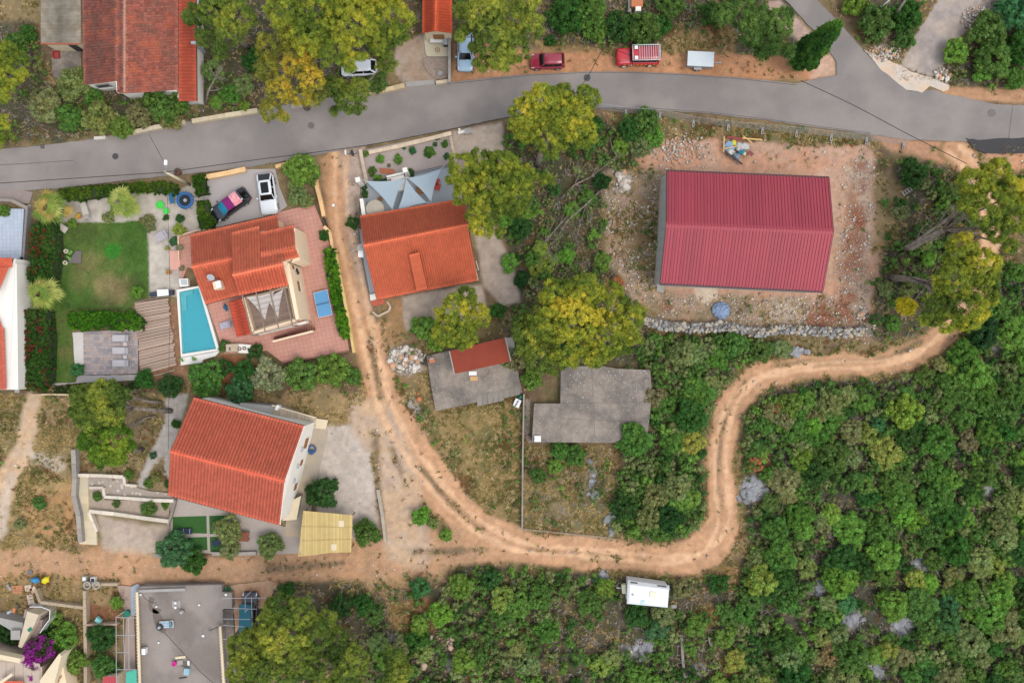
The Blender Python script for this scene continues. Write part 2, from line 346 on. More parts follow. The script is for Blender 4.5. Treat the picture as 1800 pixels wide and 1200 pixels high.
# rubble heaps
PA([(680, 612), (720, 606), (745, 620), (742, 650), (720, 660), (685, 650)], (182, 170, 160), c2=(130, 116, 96), nz=n3, edge=5, amp=8, stone=1., grass=.1, green=.1)
PA([(700, 705), (735, 700), (742, 735), (725, 755), (705, 735)], (186, 180, 178), c2=(140, 128, 116), nz=n3, edge=5, amp=8, op=.9, stone=.5, grass=.1)
PA([(1080, 300), (1110, 300), (1110, 340), (1085, 335)], (196, 190, 188), nz=n3, c2=(140, 124, 104), edge=5, amp=8, stone=1., grass=.1, green=0)
# tracks (label 1 = dirt track, with a strip of dry weeds in the middle)
TR1 = [(600, 262, 18), (598, 330, 24), (604, 400, 27), (620, 470, 27), (640, 560, 26), (658, 640, 26), (672, 700, 30), (700, 760, 36), (740, 820, 36), (790, 880, 34), (850, 930, 32), (920, 962, 30), (1010, 970, 28), (1100, 978, 26), (1190, 985, 30), (1245, 965, 34), (1272, 915, 29), (1268, 850, 24), (1268, 780, 24), (1285, 715, 24), (1322, 672, 24), (1380, 652, 22), (1460, 642, 20), (1540, 640, 20), (1610, 622, 22), (1655, 590, 24), (1690, 545, 22), (1725, 490, 20), (1742, 430, 18), (1735, 360, 16), (1712, 300, 18), (1680, 262, 22)]
PL([(x, y, w+7) for x, y, w in TR1], 30, (142, 114, 82), c2=(118, 104, 66), edge=6, amp=14, grass=.9, green=.3, stone=.15)
PL(TR1, 25, (206, 158, 120), c2=(184, 142, 108), edge=5, amp=9, grass=.03, green=0, stone=.1, label=1)
TR2 = [(-800, 1000, 26), (0, 985, 22), (120, 990, 22), (250, 1000, 24), (330, 1000, 24), (480, 998, 26), (600, 985, 34), (700, 975, 40), (800, 960, 36), (870, 958, 30)]
PL(TR2, 25, (194, 150, 114), c2=(176, 138, 106), edge=6, amp=8, grass=.08, green=0, stone=.12, label=1)
PL([(655, 740, 40), (690, 800, 34), (700, 860, 40), (715, 930, 44), (720, 960, 40)], 40, (192, 166, 144), c2=(196, 164, 132), edge=12, amp=16, grass=.03, green=0, stone=.12, label=1)
PA([(600, 262), (640, 256), (648, 310), (650, 400), (655, 520), (660, 560), (630, 540), (605, 420), (600, 330)], (184, 162, 148), c2=(176, 156, 140), edge=5, amp=6, grass=.02, green=0, stone=.2, label=1)
PL([(60, 690, 14), (50, 740, 16), (40, 790, 18), (10, 840, 20), (-40, 900, 18), (-400, 980, 18)], 16, (206, 172, 138), c2=(194, 168, 142), edge=6, amp=6, grass=.03, green=0, stone=.15, label=1)
PL([(20, 840, 10), (8, 890, 8), (0, 940, 8)], 9, (196, 176, 156), edge=6, amp=6, grass=.03, stone=.2, label=1)
PL([(60, 800, 8), (100, 815, 14)], 12, (196, 182, 168), edge=8, amp=8, op=.7, grass=.1, stone=.2)
PA([(565, 280), (592, 272), (604, 330), (612, 420), (640, 520), (655, 640), (640, 650), (620, 580), (590, 460), (575, 380)], (196, 148, 110), edge=6, amp=6, op=.75, grass=.03, green=0)
STRIP = [[(625, 350), (632, 420), (650, 500), (660, 560)], [(652, 600), (664, 680), (668, 700)], [(740, 825), (790, 882), (845, 930)], [(730, 970), (850, 965)], [(470, 1000), (600, 990)], [(930, 967), (1010, 975), (1100, 985)],
         [(1265, 900), (1262, 830), (1270, 750), (1282, 710), (1310, 675)], [(1370, 640), (1460, 638), (1560, 630), (1620, 600)], [(658, 760), (664, 820), (668, 900)], [(690, 790), (710, 850)]]
for q in STRIP: PL([(x, y) for x, y in q], 4.5, (126, 104, 82), c2=(104, 90, 66), edge=6, amp=8, op=.85, grass=.3, green=0)
# ruts of different tone
for off in (-11, 11):
    paint(sdline(PX, PY, smooth_pts([(x+off*.9, y-off*.5) for x, y, w in TR1]), 4), (224, 180, 142), edge=3, amp=6, op=.85)
# lawns (label 4)
LAWN = [(97, 392), (258, 388), (262, 500), (262, 522), (236, 528), (232, 545), (132, 544), (126, 580), (130, 640), (140, 672), (84, 676), (84, 600), (90, 520), (96, 460)]
PA(LAWN, (76, 110, 42), c2=(96, 116, 54), nz=n4, edge=1.5, amp=2, grass=0, green=0, label=4)
def inlawn(d, c, op, amp=14, edge=12): paint(np.maximum(d, sdpoly(PX, PY, LAWN)+2), c, op=op, edge=edge, amp=amp)
for (x, y, r, c, op) in ((190, 510, 30, (150, 132, 92), .75), (160, 460, 20, (136, 124, 80), .6), (140, 490, 24, (124, 118, 74), .6), (215, 500, 18, (134, 116, 80), .5), (115, 620, 14, (128, 118, 74), .6), (125, 560, 10, (138, 116, 80), .6),
                         (235, 445, 20, (58, 92, 28), .5), (180, 540, 22, (58, 80, 34), .6), (240, 500, 16, (64, 84, 34), .6), (150, 410, 26, (62, 88, 34), .5)):
    inlawn(np.hypot(PX-x, PY-y)-r, c, op)
inlawn(np.hypot(PX-198, (PY-440)*1.1)-16, (52, 132, 36), .9, 6, 5)
inlawn(np.hypot(PX-95, (PY-640)*.4)-7, (62, 122, 44), .6, 4, 6)
# flowerbed soil
PA([(40, 380), (97, 390), (90, 520), (82, 690), (34, 690), (40, 520)], (100, 80, 58), edge=3, amp=3, grass=.1, green=.3)
PA([(250, 545), (318, 530), (326, 640), (330, 670), (245, 665)], (150, 112, 84), edge=3, amp=4, grass=.1, stone=.4)
PA([(88, 680), (320, 665), (330, 690), (88, 700)], (104, 84, 60), edge=3, amp=4, grass=.3, green=.6)
PA([(390, 625), (420, 625), (450, 640), (460, 680), (390, 690)], (150, 96, 66), edge=3, amp=4, grass=.1, green=.2)
PA([(212, 1075), (150, 1055), (150, 1100), (212, 1100)], (132, 88, 62), edge=3, amp=4, grass=.3)
# fine mottling and pebbly relief
col *= (1+(n3-.5)*.5+(n2-.5)*.3)[..., None]
GZ = -0.02-.10*n2-.05*n3
EDGE = sdpoly(PX, PY, [(-60, -60), (1860, -60), (1860, 1260), (-60, 1260)]) > 0
far_ = np.clip((np.maximum(np.abs(GX)-60, np.abs(GY)-41))/12, 0, 1)[..., None]; col = col*(1-far_)+L(96, 96, 66)*far_
GZ[EDGE] = -.08

def region(l, name, mat):
    c = lab[:-1, :-1] == l
    I, J = np.nonzero(c); W = GX.shape[1]
    a = I*W+J; F = np.c_[a, a+W, a+W+1, a+1]
    u, inv = np.unique(F, return_inverse=True)
    V = np.c_[GX.ravel()[u], GY.ravel()[u], GZ.ravel()[u]]
    me = mesh_np(name, V, inv.reshape(F.shape), 4, col.reshape(-1, 3)[u], smooth=True)
    me.materials.append(mat); o = link(bpy.data.objects.new(name, me)); o['kind'] = 'structure'; return o
MG = M("soil", (1, 1, 1), rough=.95, var=.16, scale=3.5, fine=.2, fscale=14., bump=.5, bscale=9., attr=True, speck=(C(186, 168, 150), 9., .95))
MT = M("track_dirt", (1, 1, 1), rough=.95, var=.1, scale=2.2, fine=.14, fscale=12., bump=.4, bscale=12., attr=True, speck=(C(216, 196, 174), 11., .93))
MGV = M("gravel", (1, 1, 1), rough=.95, var=.07, scale=2., fine=.18, fscale=16., bump=.5, bscale=16., attr=True, speck=(C(150, 138, 126), 12., .93))
MLW = M("lawn_turf", (1, 1, 1), rough=.95, var=.2, scale=3., fine=.3, fscale=16., bump=.6, bscale=14., attr=True)
region(0, "ground", MG); region(1, "dirt_track", MT); region(2, "gravel_lane", MGV); region(3, "gravel_yard", MGV); region(4, "lawn", MLW)

# ---------------------------------------------------------------- asphalt roads
MA = M("asphalt", C(150, 141, 136), rough=.9, var=.1, scale=.3, fine=.1, fscale=9., bump=.15, bscale=40., tone2=C(133, 126, 124), t2s=.16)
MA2 = M("fresh_asphalt", C(62, 60, 62), rough=.85, var=.12, scale=3., fine=.2, fscale=20., bump=.4, bscale=30.)
MCO = M("pale_concrete", C(206, 194, 182), rough=.9, var=.1, scale=1.2, fine=.12, fscale=12., bump=.2, tone2=C(214, 188, 164), t2s=.5)
def sheet(name, poly, z, mat, wob=0., z0=-.25, kind=True, sm=0):
    if sm: poly = smooth_pts(poly+[poly[0]], sm)[:-1]
    if wob:
        q = []
        for i, (x, y) in enumerate(poly):
            x2, y2 = poly[(i+1) % len(poly)]; n = max(1, int(math.hypot(x2-x, y2-y)/6))
            for k in range(n):
                t = k/n; xx, yy = x+(x2-x)*t, y+(y2-y)*t
                q.append((xx+(fbm(np.array(xx), np.array(yy), .2, 2, 31)-.5)*2*wob, yy+(fbm(np.array(xx), np.array(yy), .2, 2, 57)-.5)*2*wob))
        poly = q
    m = MB(); m.prism([P2(float(x), float(y)) for x, y in poly], z0, z); return m.build(name, mat, structure=kind)
top = [(-1200, 330), (0, 262), (75, 256), (150, 246), (230, 232), (330, 214), (440, 195), (520, 181), (600, 168), (715, 152), (795, 145), (850, 138), (930, 131), (1030, 126), (1110, 126), (1200, 130), (1300, 137), (1400, 147), (1425, 141), (1470, 132),
       (1470, 108), (1455, 86), (1430, 54), (1380, 0), (1180, -260), (1255, -260), (1435, 0), (1480, 45), (1518, 90), (1545, 120), (1570, 140), (1600, 160), (1640, 158), (1665, 166), (1700, 173), (1750, 183), (1800, 186), (3000, 240)]
bot = [(3000, 300), (1800, 246), (1690, 249), (1600, 246), (1530, 236), (1450, 226), (1350, 212), (1250, 200), (1150, 193), (1050, 190), (960, 194), (880, 208), (800, 225), (700, 245), (640, 257), (600, 264), (500, 283), (430, 295), (330, 306), (250, 314), (100, 331), (0, 338), (-1200, 410)]
sheet("asphalt_road", top+bot, .03, MA, wob=1.2)
sheet("fresh_asphalt_patch", [(1697, 243), (1722, 247), (1760, 243), (1830, 243), (2600, 243), (2600, 269), (1800, 269), (1733, 270), (1712, 262)], .045, MA2, wob=1.5)
sheet("concrete_apron", [(1519, 88), (1545, 100), (1582, 115), (1605, 128), (1637, 137), (1648, 142), (1668, 150), (1668, 158), (1658, 161), (1634, 152), (1620, 163), (1592, 157), (1566, 137), (1545, 120)], .042, MCO, wob=1.5)
MK = M("crack_filler", C(96, 90, 88), rough=.9, var=.1)
def strips(name, lines, w, mat, z, kind=True):
    m = MB()
    for ln in lines:
        ln = [P2(x, y) for x, y in ln]
        for (ax, ay), (bx, by) in zip(ln, ln[1:]):
            d = math.hypot(bx-ax, by-ay)+1e-6; nx, ny = -(by-ay)/d*w/2, (bx-ax)/d*w/2
            m.poly([(ax-nx, ay-ny, z), (bx-nx, by-ny, z), (bx+nx, by+ny, z), (ax+nx, ay+ny, z)])
    return m.build(name, mat, structure=kind)
strips("road_seam", [[(1780, 186), (1772, 245)], [(797, 147), (930, 133), (1030, 128), (1110, 128), (1200, 132), (1300, 139), (1400, 150)], [(1050, 189), (1150, 191), (1250, 198), (1350, 210), (1450, 224), (1530, 234)], [(0, 290), (60, 287), (130, 282)]], .06, MK, .036)
MLT = M("pale_wear", C(166, 157, 150), rough=.9, var=.06, fine=.1)
0 and strips("wheel_polish", [[(420, 210), (480, 222), (540, 236), (575, 262)], [(560, 205), (620, 222), (680, 245)]], .5, M("asphalt_worn", C(158, 149, 144), rough=.9, var=.07, scale=.5, fine=.09), .034)
# manholes and drain
MI = M("cast_iron", C(82, 80, 80), rough=.7, metal=.2, var=.15, scale=8, bump=.3, bscale=30)
MI2 = M("cast_iron_worn", C(118, 114, 112), rough=.7, metal=.1, var=.1, scale=8)
for (x, y, r, m_, lb) in ((203, 275, .34, MI, "dark round manhole cover in the road, left of the wooden pole"), (547, 221, .36, MI2, "round manhole cover in the road just below the overhanging pines"),
                          (1032, 137, .38, MI, "black round manhole cover near the red hatchback at the road's upper edge"), (1743, 199, .44, MI2, "grey round manhole cover near the right end of the road")):
    t = T("manhole_cover", lb, "manhole cover", x, y, group="manhole covers in the road")
    cx, cy = P2(x, y)
    one(lambda m: m.ring(cx, cy, .02, .05, r*.86, r, 28), "frame", m_, t)
    one(lambda m: m.cyl(cx, cy, .02, .045, r*.84, n=28), "lid", m_, t)
    g = MB()
    for i in range(-3, 4):
        w = math.sqrt(max(0, (r*.75)**2-(i*r*.2)**2)); g.box(cx, cy+i*r*.2, .044, .055, 2*w, r*.07)
    g.build("raised_ribs", m_, t, stuff=True)
t = T("drain_grate", "square storm drain grate at the upper road edge beside the scrub", "drain", 75, 258); cx, cy = P2(75, 258)
one(lambda m: m.box(cx, cy, .02, .05, .42, .42, .1), "frame", MI, t)
g = MB(); [g.box(cx+i*.07, cy, .05, .06, .03, .36, .1) for i in range(-2, 3)]; g.build("bars", MI2, t, stuff=True)
# ---------------------------------------------------------------- vegetation
MF = M("foliage", (1, 1, 1), rough=.8, var=.1, scale=4., fine=0, attr=True, transl=.38, spec=.12)
MFO = M("foliage_instanced", (1, 1, 1), rough=.75, var=.12, scale=3., fine=0, attr=True, transl=.38, objcol=True, spec=.12)
MBK = M("pine_bark", C(150, 138, 128), rough=.95, var=.2, scale=8, bump=.6, bscale=20, tone2=C(118, 104, 94), t2s=3)
MGR = M("dry_grass", (1, 1, 1), rough=.95, var=.1, attr=True, fine=0, transl=.15, spec=.1)
MST = M("loose_stone", (1, 1, 1), rough=.9, var=.1, attr=True, fine=.1, bump=.3)
ICO = None
def ico_base():
    global ICO
    if ICO is None:
        m = MB(); rr = random.Random(1); m.rock(0, 0, 0, 1., None, 1., rr); V = np.array(m.V); V /= np.linalg.norm(V, axis=1)[:, None]; ICO = (V, np.array(m.F))
    return ICO
def leafcloud(cen, rad, pcol, per, leaf, rs, aniso=1., core=.68, upbias=.35, elong=1.7, shell=(.62, 1.16), flat=.85, thin=1.):
    """puffs: cen (n,3), rad (n,), pcol (n,3). returns V,F,cols (triangles)."""
    n = len(cen); N = n*per
    d = rs.normal(size=(N, 3)); d[:, 2] += upbias; d /= np.linalg.norm(d, axis=1)[:, None]
    c = np.repeat(cen, per, 0); r = np.repeat(rad, per)
    q = d.copy(); q[:, 2] *= flat
    p = c+q*(r*rs.uniform(shell[0], shell[1], N))[:, None]
    nrm = d+rs.normal(size=(N, 3))*.55; nrm /= np.linalg.norm(nrm, axis=1)[:, None]
    t = rs.normal(size=(N, 3)); t -= (t*nrm).sum(1)[:, None]*nrm; t /= np.linalg.norm(t, axis=1)[:, None]
    b = np.cross(nrm, t); s = leaf*rs.uniform(.6, 1.3, N)[:, None]
    V = np.stack([p-t*s*.5*elong-b*s*.3*thin, p+t*s*.5*elong, p-t*s*.3+b*s*.55*thin], 1).reshape(-1, 3)
    cl = np.repeat(pcol, per, 0)*rs.uniform(.78, 1.22, N)[:, None]
    cols = np.repeat(cl, 3, 0); F = np.arange(N*3).reshape(-1, 3)
    if core:
        iv, jf = ico_base(); k = len(iv)
        jj = rs.uniform(.85, 1.1, (n, k))
        CV = cen[:, None, :]+iv[None]*np.array([1, 1, flat])*(rad*core)[:, None, None]*jj[..., None]
        CF = (jf[None]+(np.arange(n)*k)[:, None, None]).reshape(-1, 3)+len(V)
        V = np.r_[V, CV.reshape(-1, 3)]; F = np.r_[F, CF]; cols = np.r_[cols, np.repeat(pcol*.9, k, 0)]
    return V, F, cols
def lobes_to_puffs(lobes, rs, pr=.42, cover=1.5, flat=.75, low=-.25):
    """lobes: list of (x,y,z,r). puffs over the outer surface of each lobe."""
    C_, R_ = [], []
    for (x, y, z, r) in lobes:
        n = max(5, int(cover*2.4*math.pi*r*r*flat/(math.pi*pr*pr)))
        d = rs.normal(size=(n*2, 3)); d /= np.linalg.norm(d, axis=1)[:, None]; d = d[d[:, 2] > low][:n]
        rr = max(.1, r-pr*.7)
        # a lumpy outline: lobe radius swings with direction
        ang = np.arctan2(d[:, 1], d[:, 0]); ph = rs.uniform(0, 6.28, 3)
        wob = 1+.10*np.sin(3*ang+ph[0])+.08*np.sin(5*ang+ph[1])+.07*np.sin(8*ang+ph[2])+rs.uniform(-.12, .06, len(d))
        C_.append(np.array([x, y, z])+d*np.array([1, 1, flat])*(rr*wob)[:, None]); R_.append(pr*rs.uniform(.65, 1.25, len(d)))
    return np.concatenate(C_), np.concatenate(R_)
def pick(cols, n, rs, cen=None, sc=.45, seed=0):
    """leaf colour of each puff: soft noise, young yellow growth and painted-in sun highlights more towards the top, plus chance."""
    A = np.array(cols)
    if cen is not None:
        z = cen[:, 2]; zr = (z-z.min())/(np.ptp(z)+1e-6); t = fbm(cen[:, 0], cen[:, 1], sc, 3, 20+seed); t = np.clip((t-.3)*1.25+zr*.42+rs.uniform(-.2, .24, n)-.05, 0, .999)  # higher puffs take the palette's sunlit end, so light is painted as colour
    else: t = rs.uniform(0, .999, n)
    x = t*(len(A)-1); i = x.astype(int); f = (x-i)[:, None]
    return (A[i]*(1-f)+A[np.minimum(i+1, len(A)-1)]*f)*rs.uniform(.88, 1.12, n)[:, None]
def CF(r, g, b): return C(r, g, b, .77)
PINE = [CF(76, 94, 40), CF(100, 116, 44), CF(126, 134, 48), CF(156, 152, 52), CF(186, 170, 60)]  # shaded to sunlit crown tones, put into the leaf colour
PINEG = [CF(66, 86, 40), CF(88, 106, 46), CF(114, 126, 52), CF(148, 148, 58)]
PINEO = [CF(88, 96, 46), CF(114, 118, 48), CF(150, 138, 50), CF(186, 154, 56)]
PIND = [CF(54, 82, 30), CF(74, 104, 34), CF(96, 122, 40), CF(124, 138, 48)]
SCOL = {'d': CF(56, 90, 42), 'g': CF(80, 110, 52), 'b': CF(98, 130, 56), 'o': CF(112, 122, 76), 'y': CF(126, 138, 64), 'r': CF(164, 104, 72), 'e': CF(68, 106, 66), 'p': CF(118, 112, 78), 'k': CF(42, 72, 36), 's': CF(134, 144, 108)}

# ---------------------------------------------------------------- building materials
TERR = C(214, 104, 72); TERR2 = C(192, 74, 58)
MR = M("terracotta_tiles", (1, 1, 1), rough=.9, var=.1, scale=.7, attr=True, fine=.12, fscale=7.)
MROLD = M("weathered_tiles", (1, 1, 1), rough=.95, var=.12, scale=1.5, attr=True, fine=.3, fscale=6., speck=(C(160, 142, 128), 9., .86))
MWH = M("white_render", C(240, 234, 226), rough=.85, var=.03, scale=1., fine=.03, spec=.2)
MPE = M("peach_render", C(250, 222, 190), rough=.9, var=.03, scale=.8, fine=.03, spec=.2)
MCR = M("cream_render", C(226, 208, 178), rough=.9, var=.06, scale=1.5, fine=.06)
MGUT = M("dark_gutter", C(52, 40, 44), rough=.5, var=.05)
MWOOD = M("shutter_wood", C(150, 104, 64), rough=.7, var=.1, scale=4)
MGLASS = M("window_glass", C(60, 66, 72), rough=.12, var=.03, spec=.6)
MCON = M("old_concrete", C(150, 138, 128), rough=.95, var=.2, scale=1.6, fine=.26, fscale=7., bump=.4, bscale=12., tone2=C(118, 110, 104), t2s=.45, speck=(C(180, 170, 156), 7., .95))
MCON2 = M("roof_concrete", C(154, 143, 136), rough=.95, var=.12, scale=.5, fine=.12, fscale=8., bump=.2, tone2=C(132, 122, 116), t2s=.3)
MGC = M("grey_concrete_wall", C(166, 162, 158), rough=.9, var=.1, scale=2., fine=.08)
MWM = M("white_metal", C(236, 236, 236), rough=.4, var=.02)
MDK = M("dark_metal", C(60, 62, 66), rough=.45, var=.05, metal=.3)
MGM = M("galvanised_metal", C(184, 188, 194), rough=.4, var=.06, scale=3, metal=.35)
MST2 = M("pale_stone", (1, 1, 1), rough=.9, var=.14, scale=2.5, fine=.12, bump=.3, attr=True)
MTT = M("terracotta_paving", (1, 1, 1), rough=.85, var=.06, scale=.8, fine=.08, attr=True)
MCF = M("driveway_concrete", C(178, 170, 168), rough=.9, var=.05, scale=.8, fine=.06, fscale=14.)
MPL = M("weathered_planks", (1, 1, 1), rough=.9, var=.12, scale=5, fine=.14, attr=True)
def V3(p): return Vector(p)
def tile_roof(name, A, B, Cc, D, parent, base, pitch=.25, course=.38, amp=.05, var=.07, mat=None, step=.03, blotch=0., seed=0, label=None, run=None):
    """A,B along the eave; D,Cc along the ridge above A,B. Curved columns run up the slope, courses step down it."""
    A, B, Cc, D = map(V3, (A, B, Cc, D)); rs = np.random.RandomState(seed)
    W = ((B-A).length+(Cc-D).length)/2; H = ((D-A).length+(Cc-B).length)/2; nrm = (B-A).cross(D-A).normalized()
    if nrm.z < 0: nrm = -nrm
    nc = max(2, round(W/pitch)); nr = max(1, round(H/course)); S = 5
    u = np.arange(nc*S+1)/(nc*S); vlist = []
    for r in range(nr): vlist += [(r/nr, step, r), ((r+1)/nr-1e-4, 0., r)]
    a, b, c, d = (np.array(q) for q in (A, B, Cc, D)); V = []; K = []
    ph = (u*nc) % 1.; prof = amp*(np.sin(math.pi*ph)**1)*1.6-amp*.5
    tc = rs.uniform(1-var, 1+var, (nc+1, nr)); ci = np.minimum((u*nc).astype(int), nc-1)
    base = np.array(base)
    for v, o, r in vlist:
        p = (a[None]*(1-u[:, None])+b[None]*u[:, None])*(1-v)+(d[None]*(1-u[:, None])+c[None]*u[:, None])*v
        p = p+np.array(nrm)[None]*(prof+o)[:, None]; V.append(p); k = base[None]*tc[ci, r][:, None]
        if blotch:
            m = np.clip((fbm(p[:, 0], p[:, 1], 1.3, 4, seed)-.45)*5, 0, 1)[:, None]*blotch; k = k*(1-m)+np.array(C(130, 92, 80))*m
            m = np.clip((fbm(p[:, 0]+9, p[:, 1], .9, 4, seed+3)-.56)*8, 0, 1)[:, None]*blotch; k = k*(1-m)+np.array(C(200, 104, 72))*m
        K.append(k)
    V = np.concatenate(V); K = np.concatenate(K); n = len(u); I, J = np.meshgrid(np.arange(len(vlist)-1), np.arange(n-1), indexing='ij')
    q = (I*n+J).ravel(); F = np.c_[q, q+1, q+1+n, q+n]
    l, rz = FR[parent.name]; V = V-np.array(l)
    me = mesh_np(name, V, F, 4, K); me.materials.append(mat or MR); o = link(bpy.data.objects.new(name, me)); o.parent = parent; FR[o.name] = FR[parent.name]
    o['kind'] = 'stuff'
    if label: o['label'] = label
    return o
def rib_roof(name, A, B, Cc, D, parent, base, panel=1.0, rib=.36, h=.035, mat=None, seed=0):
    A, B, Cc, D = map(V3, (A, B, Cc, D)); W = (B-A).length; n = max(1, round(W/panel)); rr = random.Random(seed); first = True
    nrm = (B-A).cross(D-A).normalized(); nrm = nrm if nrm.z > 0 else -nrm
    for i in range(n):
        m = MB(); k0, k1 = i/n+.0006, (i+1)/n-.0006; nr = max(1, round(W/n/rib)); cc = jit(base, .06, rr); prev = None; pts = []
        for j in range(nr):
            for f, o in ((0, 0), (.62, 0), (.68, h), (.94, h), (1., 0)):
                pts.append((k0+(k1-k0)*(j+f)/nr, o))
        for u, o in pts:
            e = A.lerp(B, u)+nrm*(o+.004*(i % 2)); r = D.lerp(Cc, u)+nrm*(o+.004*(i % 2)); q = (m.v(e), m.v(r))
            if prev: m.f((prev[0], q[0], q[1], prev[1]), cc)
            prev = q
        m.build(name, mat, parent)
def ridge_cap(A, B, parent, base, mat, r=.14, name="ridge_tiles"):
    m = MB(); A, B = V3(A), V3(B); n = max(2, int((B-A).length/.4)); rr = random.Random(2)
    for i in range(n):
        m.tube([A.lerp(B, i/n), A.lerp(B, (i+1.08)/n)], [r, r*.82], 8, jit(base, .08, rr), cap=False, sm=False)
    return m.build(name, mat, parent, stuff=True)
def gutter(pts, parent, w=.12, mat=None, dz=-.05, name="gutter"):
    m = MB()
    for a, b in zip(pts, pts[1:]): m.beam((a[0], a[1], a[2]+dz), (b[0], b[1], b[2]+dz), w, w)
    return m.build(name, mat or MGUT, parent)
def inset(poly, d):
    n = len(poly); A = sum(poly[i][0]*poly[(i+1) % n][1]-poly[(i+1) % n][0]*poly[i][1] for i in range(n)); s = 1 if A > 0 else -1; out = []
    for i in range(n):
        p, q, r = V3((*poly[i-1][:2], 0)), V3((*poly[i][:2], 0)), V3((*poly[(i+1) % n][:2], 0))
        e1 = (q-p).normalized(); e2 = (r-q).normalized(); n1 = V3((-e1.y, e1.x, 0))*s; n2 = V3((-e2.y, e2.x, 0))*s
        b = (n1+n2); k = d/max(.3, b.dot(n1)); out.append((q.x+b.x*k, q.y+b.y*k))
    return out
def window(a, b, z0, z1, parent, out, wood=True, fm=None):
    """opening in the wall plane between ground points a, b; out = outward unit normal (x, y)."""
    ax, ay = a; bx, by = b; ox, oy = out; f = MB()
    L_ = math.hypot(bx-ax, by-ay); ux, uy = (bx-ax)/L_, (by-ay)/L_; t = .07
    def slab(u0, u1, q0, q1, d0, d1, m):
        p = [(ax+ux*u0+ox*d0, ay+uy*u0+oy*d0), (ax+ux*u1+ox*d0, ay+uy*u1+oy*d0), (ax+ux*u1+ox*d1, ay+uy*u1+oy*d1), (ax+ux*u0+ox*d1, ay+uy*u0+oy*d1)]
        m.prism(p, q0, q1, None, True, True)
    slab(0, L_, z0, z0+t, .0, .06, f); slab(0, L_, z1-t, z1, .0, .06, f); slab(0, t, z0+t, z1-t, .0, .06, f); slab(L_-t, L_, z0+t, z1-t, .0, .06, f)
    o = f.build("window", fm or MWOOD, parent)
    g = MB(); slab(t, L_-t, z0+t, z1-t, .0, .02, g); g.build("pane", MGLASS, o)
    if wood:
        g = MB(); n = int((z1-z0)/.12)
        for i in range(n): slab(t, L_*.5-.01, z0+t+i*.12, z0+t+i*.12+.08, .025, .045, g)
        for i in range(n): slab(L_*.5+.01, L_-t, z0+t+i*.12, z0+t+i*.12+.08, .025, .045, g)
        g.build("shutter", MWOOD, o)
    s = MB(); slab(-.05, L_+.05, z0-.06, z0-.003, .0, .12, s); s.build("sill", MWH, o)
def clip_poly(subj, clip):
    out = list(subj)
    for i in range(len(clip)):
        (ax, ay), (bx, by) = clip[i], clip[(i+1) % len(clip)]; inp = out; out = []
        if not inp: return []
        def side(p): return (bx-ax)*(p[1]-ay)-(by-ay)*(p[0]-ax)
        for j in range(len(inp)):
            p, q = inp[j-1], inp[j]; sp, sq = side(p), side(q)
            if (sp >= 0) != (sq >= 0):
                t = sp/(sp-sq); out.append((p[0]+(q[0]-p[0])*t, p[1]+(q[1]-p[1])*t))
            if sq >= 0: out.append(q)
    return out
def paving(name, poly, z, size, rz, base, parent=None, bed=None, joint=.02, var=.08, mat=None, sx=None, seed=0, piece="tiles", irregular=False):
    poly = [P2(*q) for q in poly] if not parent or True else poly
    rr = random.Random(seed); sx = sx or size
    g = MB(); g.prism(poly, -.25, z-.015); base_o = g.build(name, bed or MCON, parent, structure=(parent is None))
    c, s = math.cos(rz), math.sin(rz); loc = [(x*c+y*s, -x*s+y*c) for x, y in poly]
    x0, x1 = min(p[0] for p in loc), max(p[0] for p in loc); y0, y1 = min(p[1] for p in loc), max(p[1] for p in loc); m = MB()
    y = y0; row = 0
    while y < y1:
        x = x0-(sx*.5 if irregular and row % 2 else 0)
        while x < x1:
            w = sx*(rr.uniform(.7, 1.3) if irregular else 1)
            t = clip_poly(loc, [(x+joint/2, y+joint/2), (x+w-joint/2, y+joint/2), (x+w-joint/2, y+size-joint/2), (x+joint/2, y+size-joint/2)])
            if len(t) > 2:
                dz = rr.uniform(0, .004); m.prism([(a*c-b*s, a*s+b*c) for a, b in t], z-.02, z+dz, jit(base if not isinstance(base, list) else rr.choice(base), var, rr))
            x += w
        y += size; row += 1
    o = m.build(piece, mat or MTT, base_o if parent is None else parent); o['kind'] = 'stuff'; return base_o
def stonewall(name, label, cat, pts, w, h, px=True, seed=0, base=None, size=.35, parent=None, group=None, cap=True, stones=True, z0=0.):
    """low wall along pts (photo pixels); w width m; one body plus coping stones as parts."""
    rr = random.Random(seed); Q = [P2(*p, z=h) for p in pts] if px else pts; base = base or C(212, 194, 168)
    t = T(name, label, cat, at=(Q[0][0], Q[0][1], 0), group=group)
    def strip(off, zz0, zz1, m, a, b, c_=None):
        d = math.hypot(b[0]-a[0], b[1]-a[1])+1e-6; nx, ny = -(b[1]-a[1])/d*off, (b[0]-a[0])/d*off
        m.prism([(a[0]-nx, a[1]-ny), (b[0]-nx, b[1]-ny), (b[0]+nx, b[1]+ny), (a[0]+nx, a[1]+ny)], zz0, zz1, c_)
    m = MB()
    for a, b in zip(Q, Q[1:]): strip(w/2*.92, -.2, h-.08, m, a, b, base)
    m.build("wall_body", MST2, t)
    for a, b in zip(Q, Q[1:]):
        L_ = math.hypot(b[0]-a[0], b[1]-a[1]); n = max(1, int(L_/(size*2.2)))
        for i in range(n):
            f0, f1 = i/n+.01/max(L_, .1), (i+1)/n-.01/max(L_, .1); m = MB()
            p = (a[0]+(b[0]-a[0])*f0, a[1]+(b[1]-a[1])*f0); q = (a[0]+(b[0]-a[0])*f1, a[1]+(b[1]-a[1])*f1)
            strip(w/2*rr.uniform(.92, 1.06), h-.09, h+rr.uniform(-.015, .02), m, p, q, jit(base, .12, rr)); m.build("coping_stone", MST2, t)
    return t

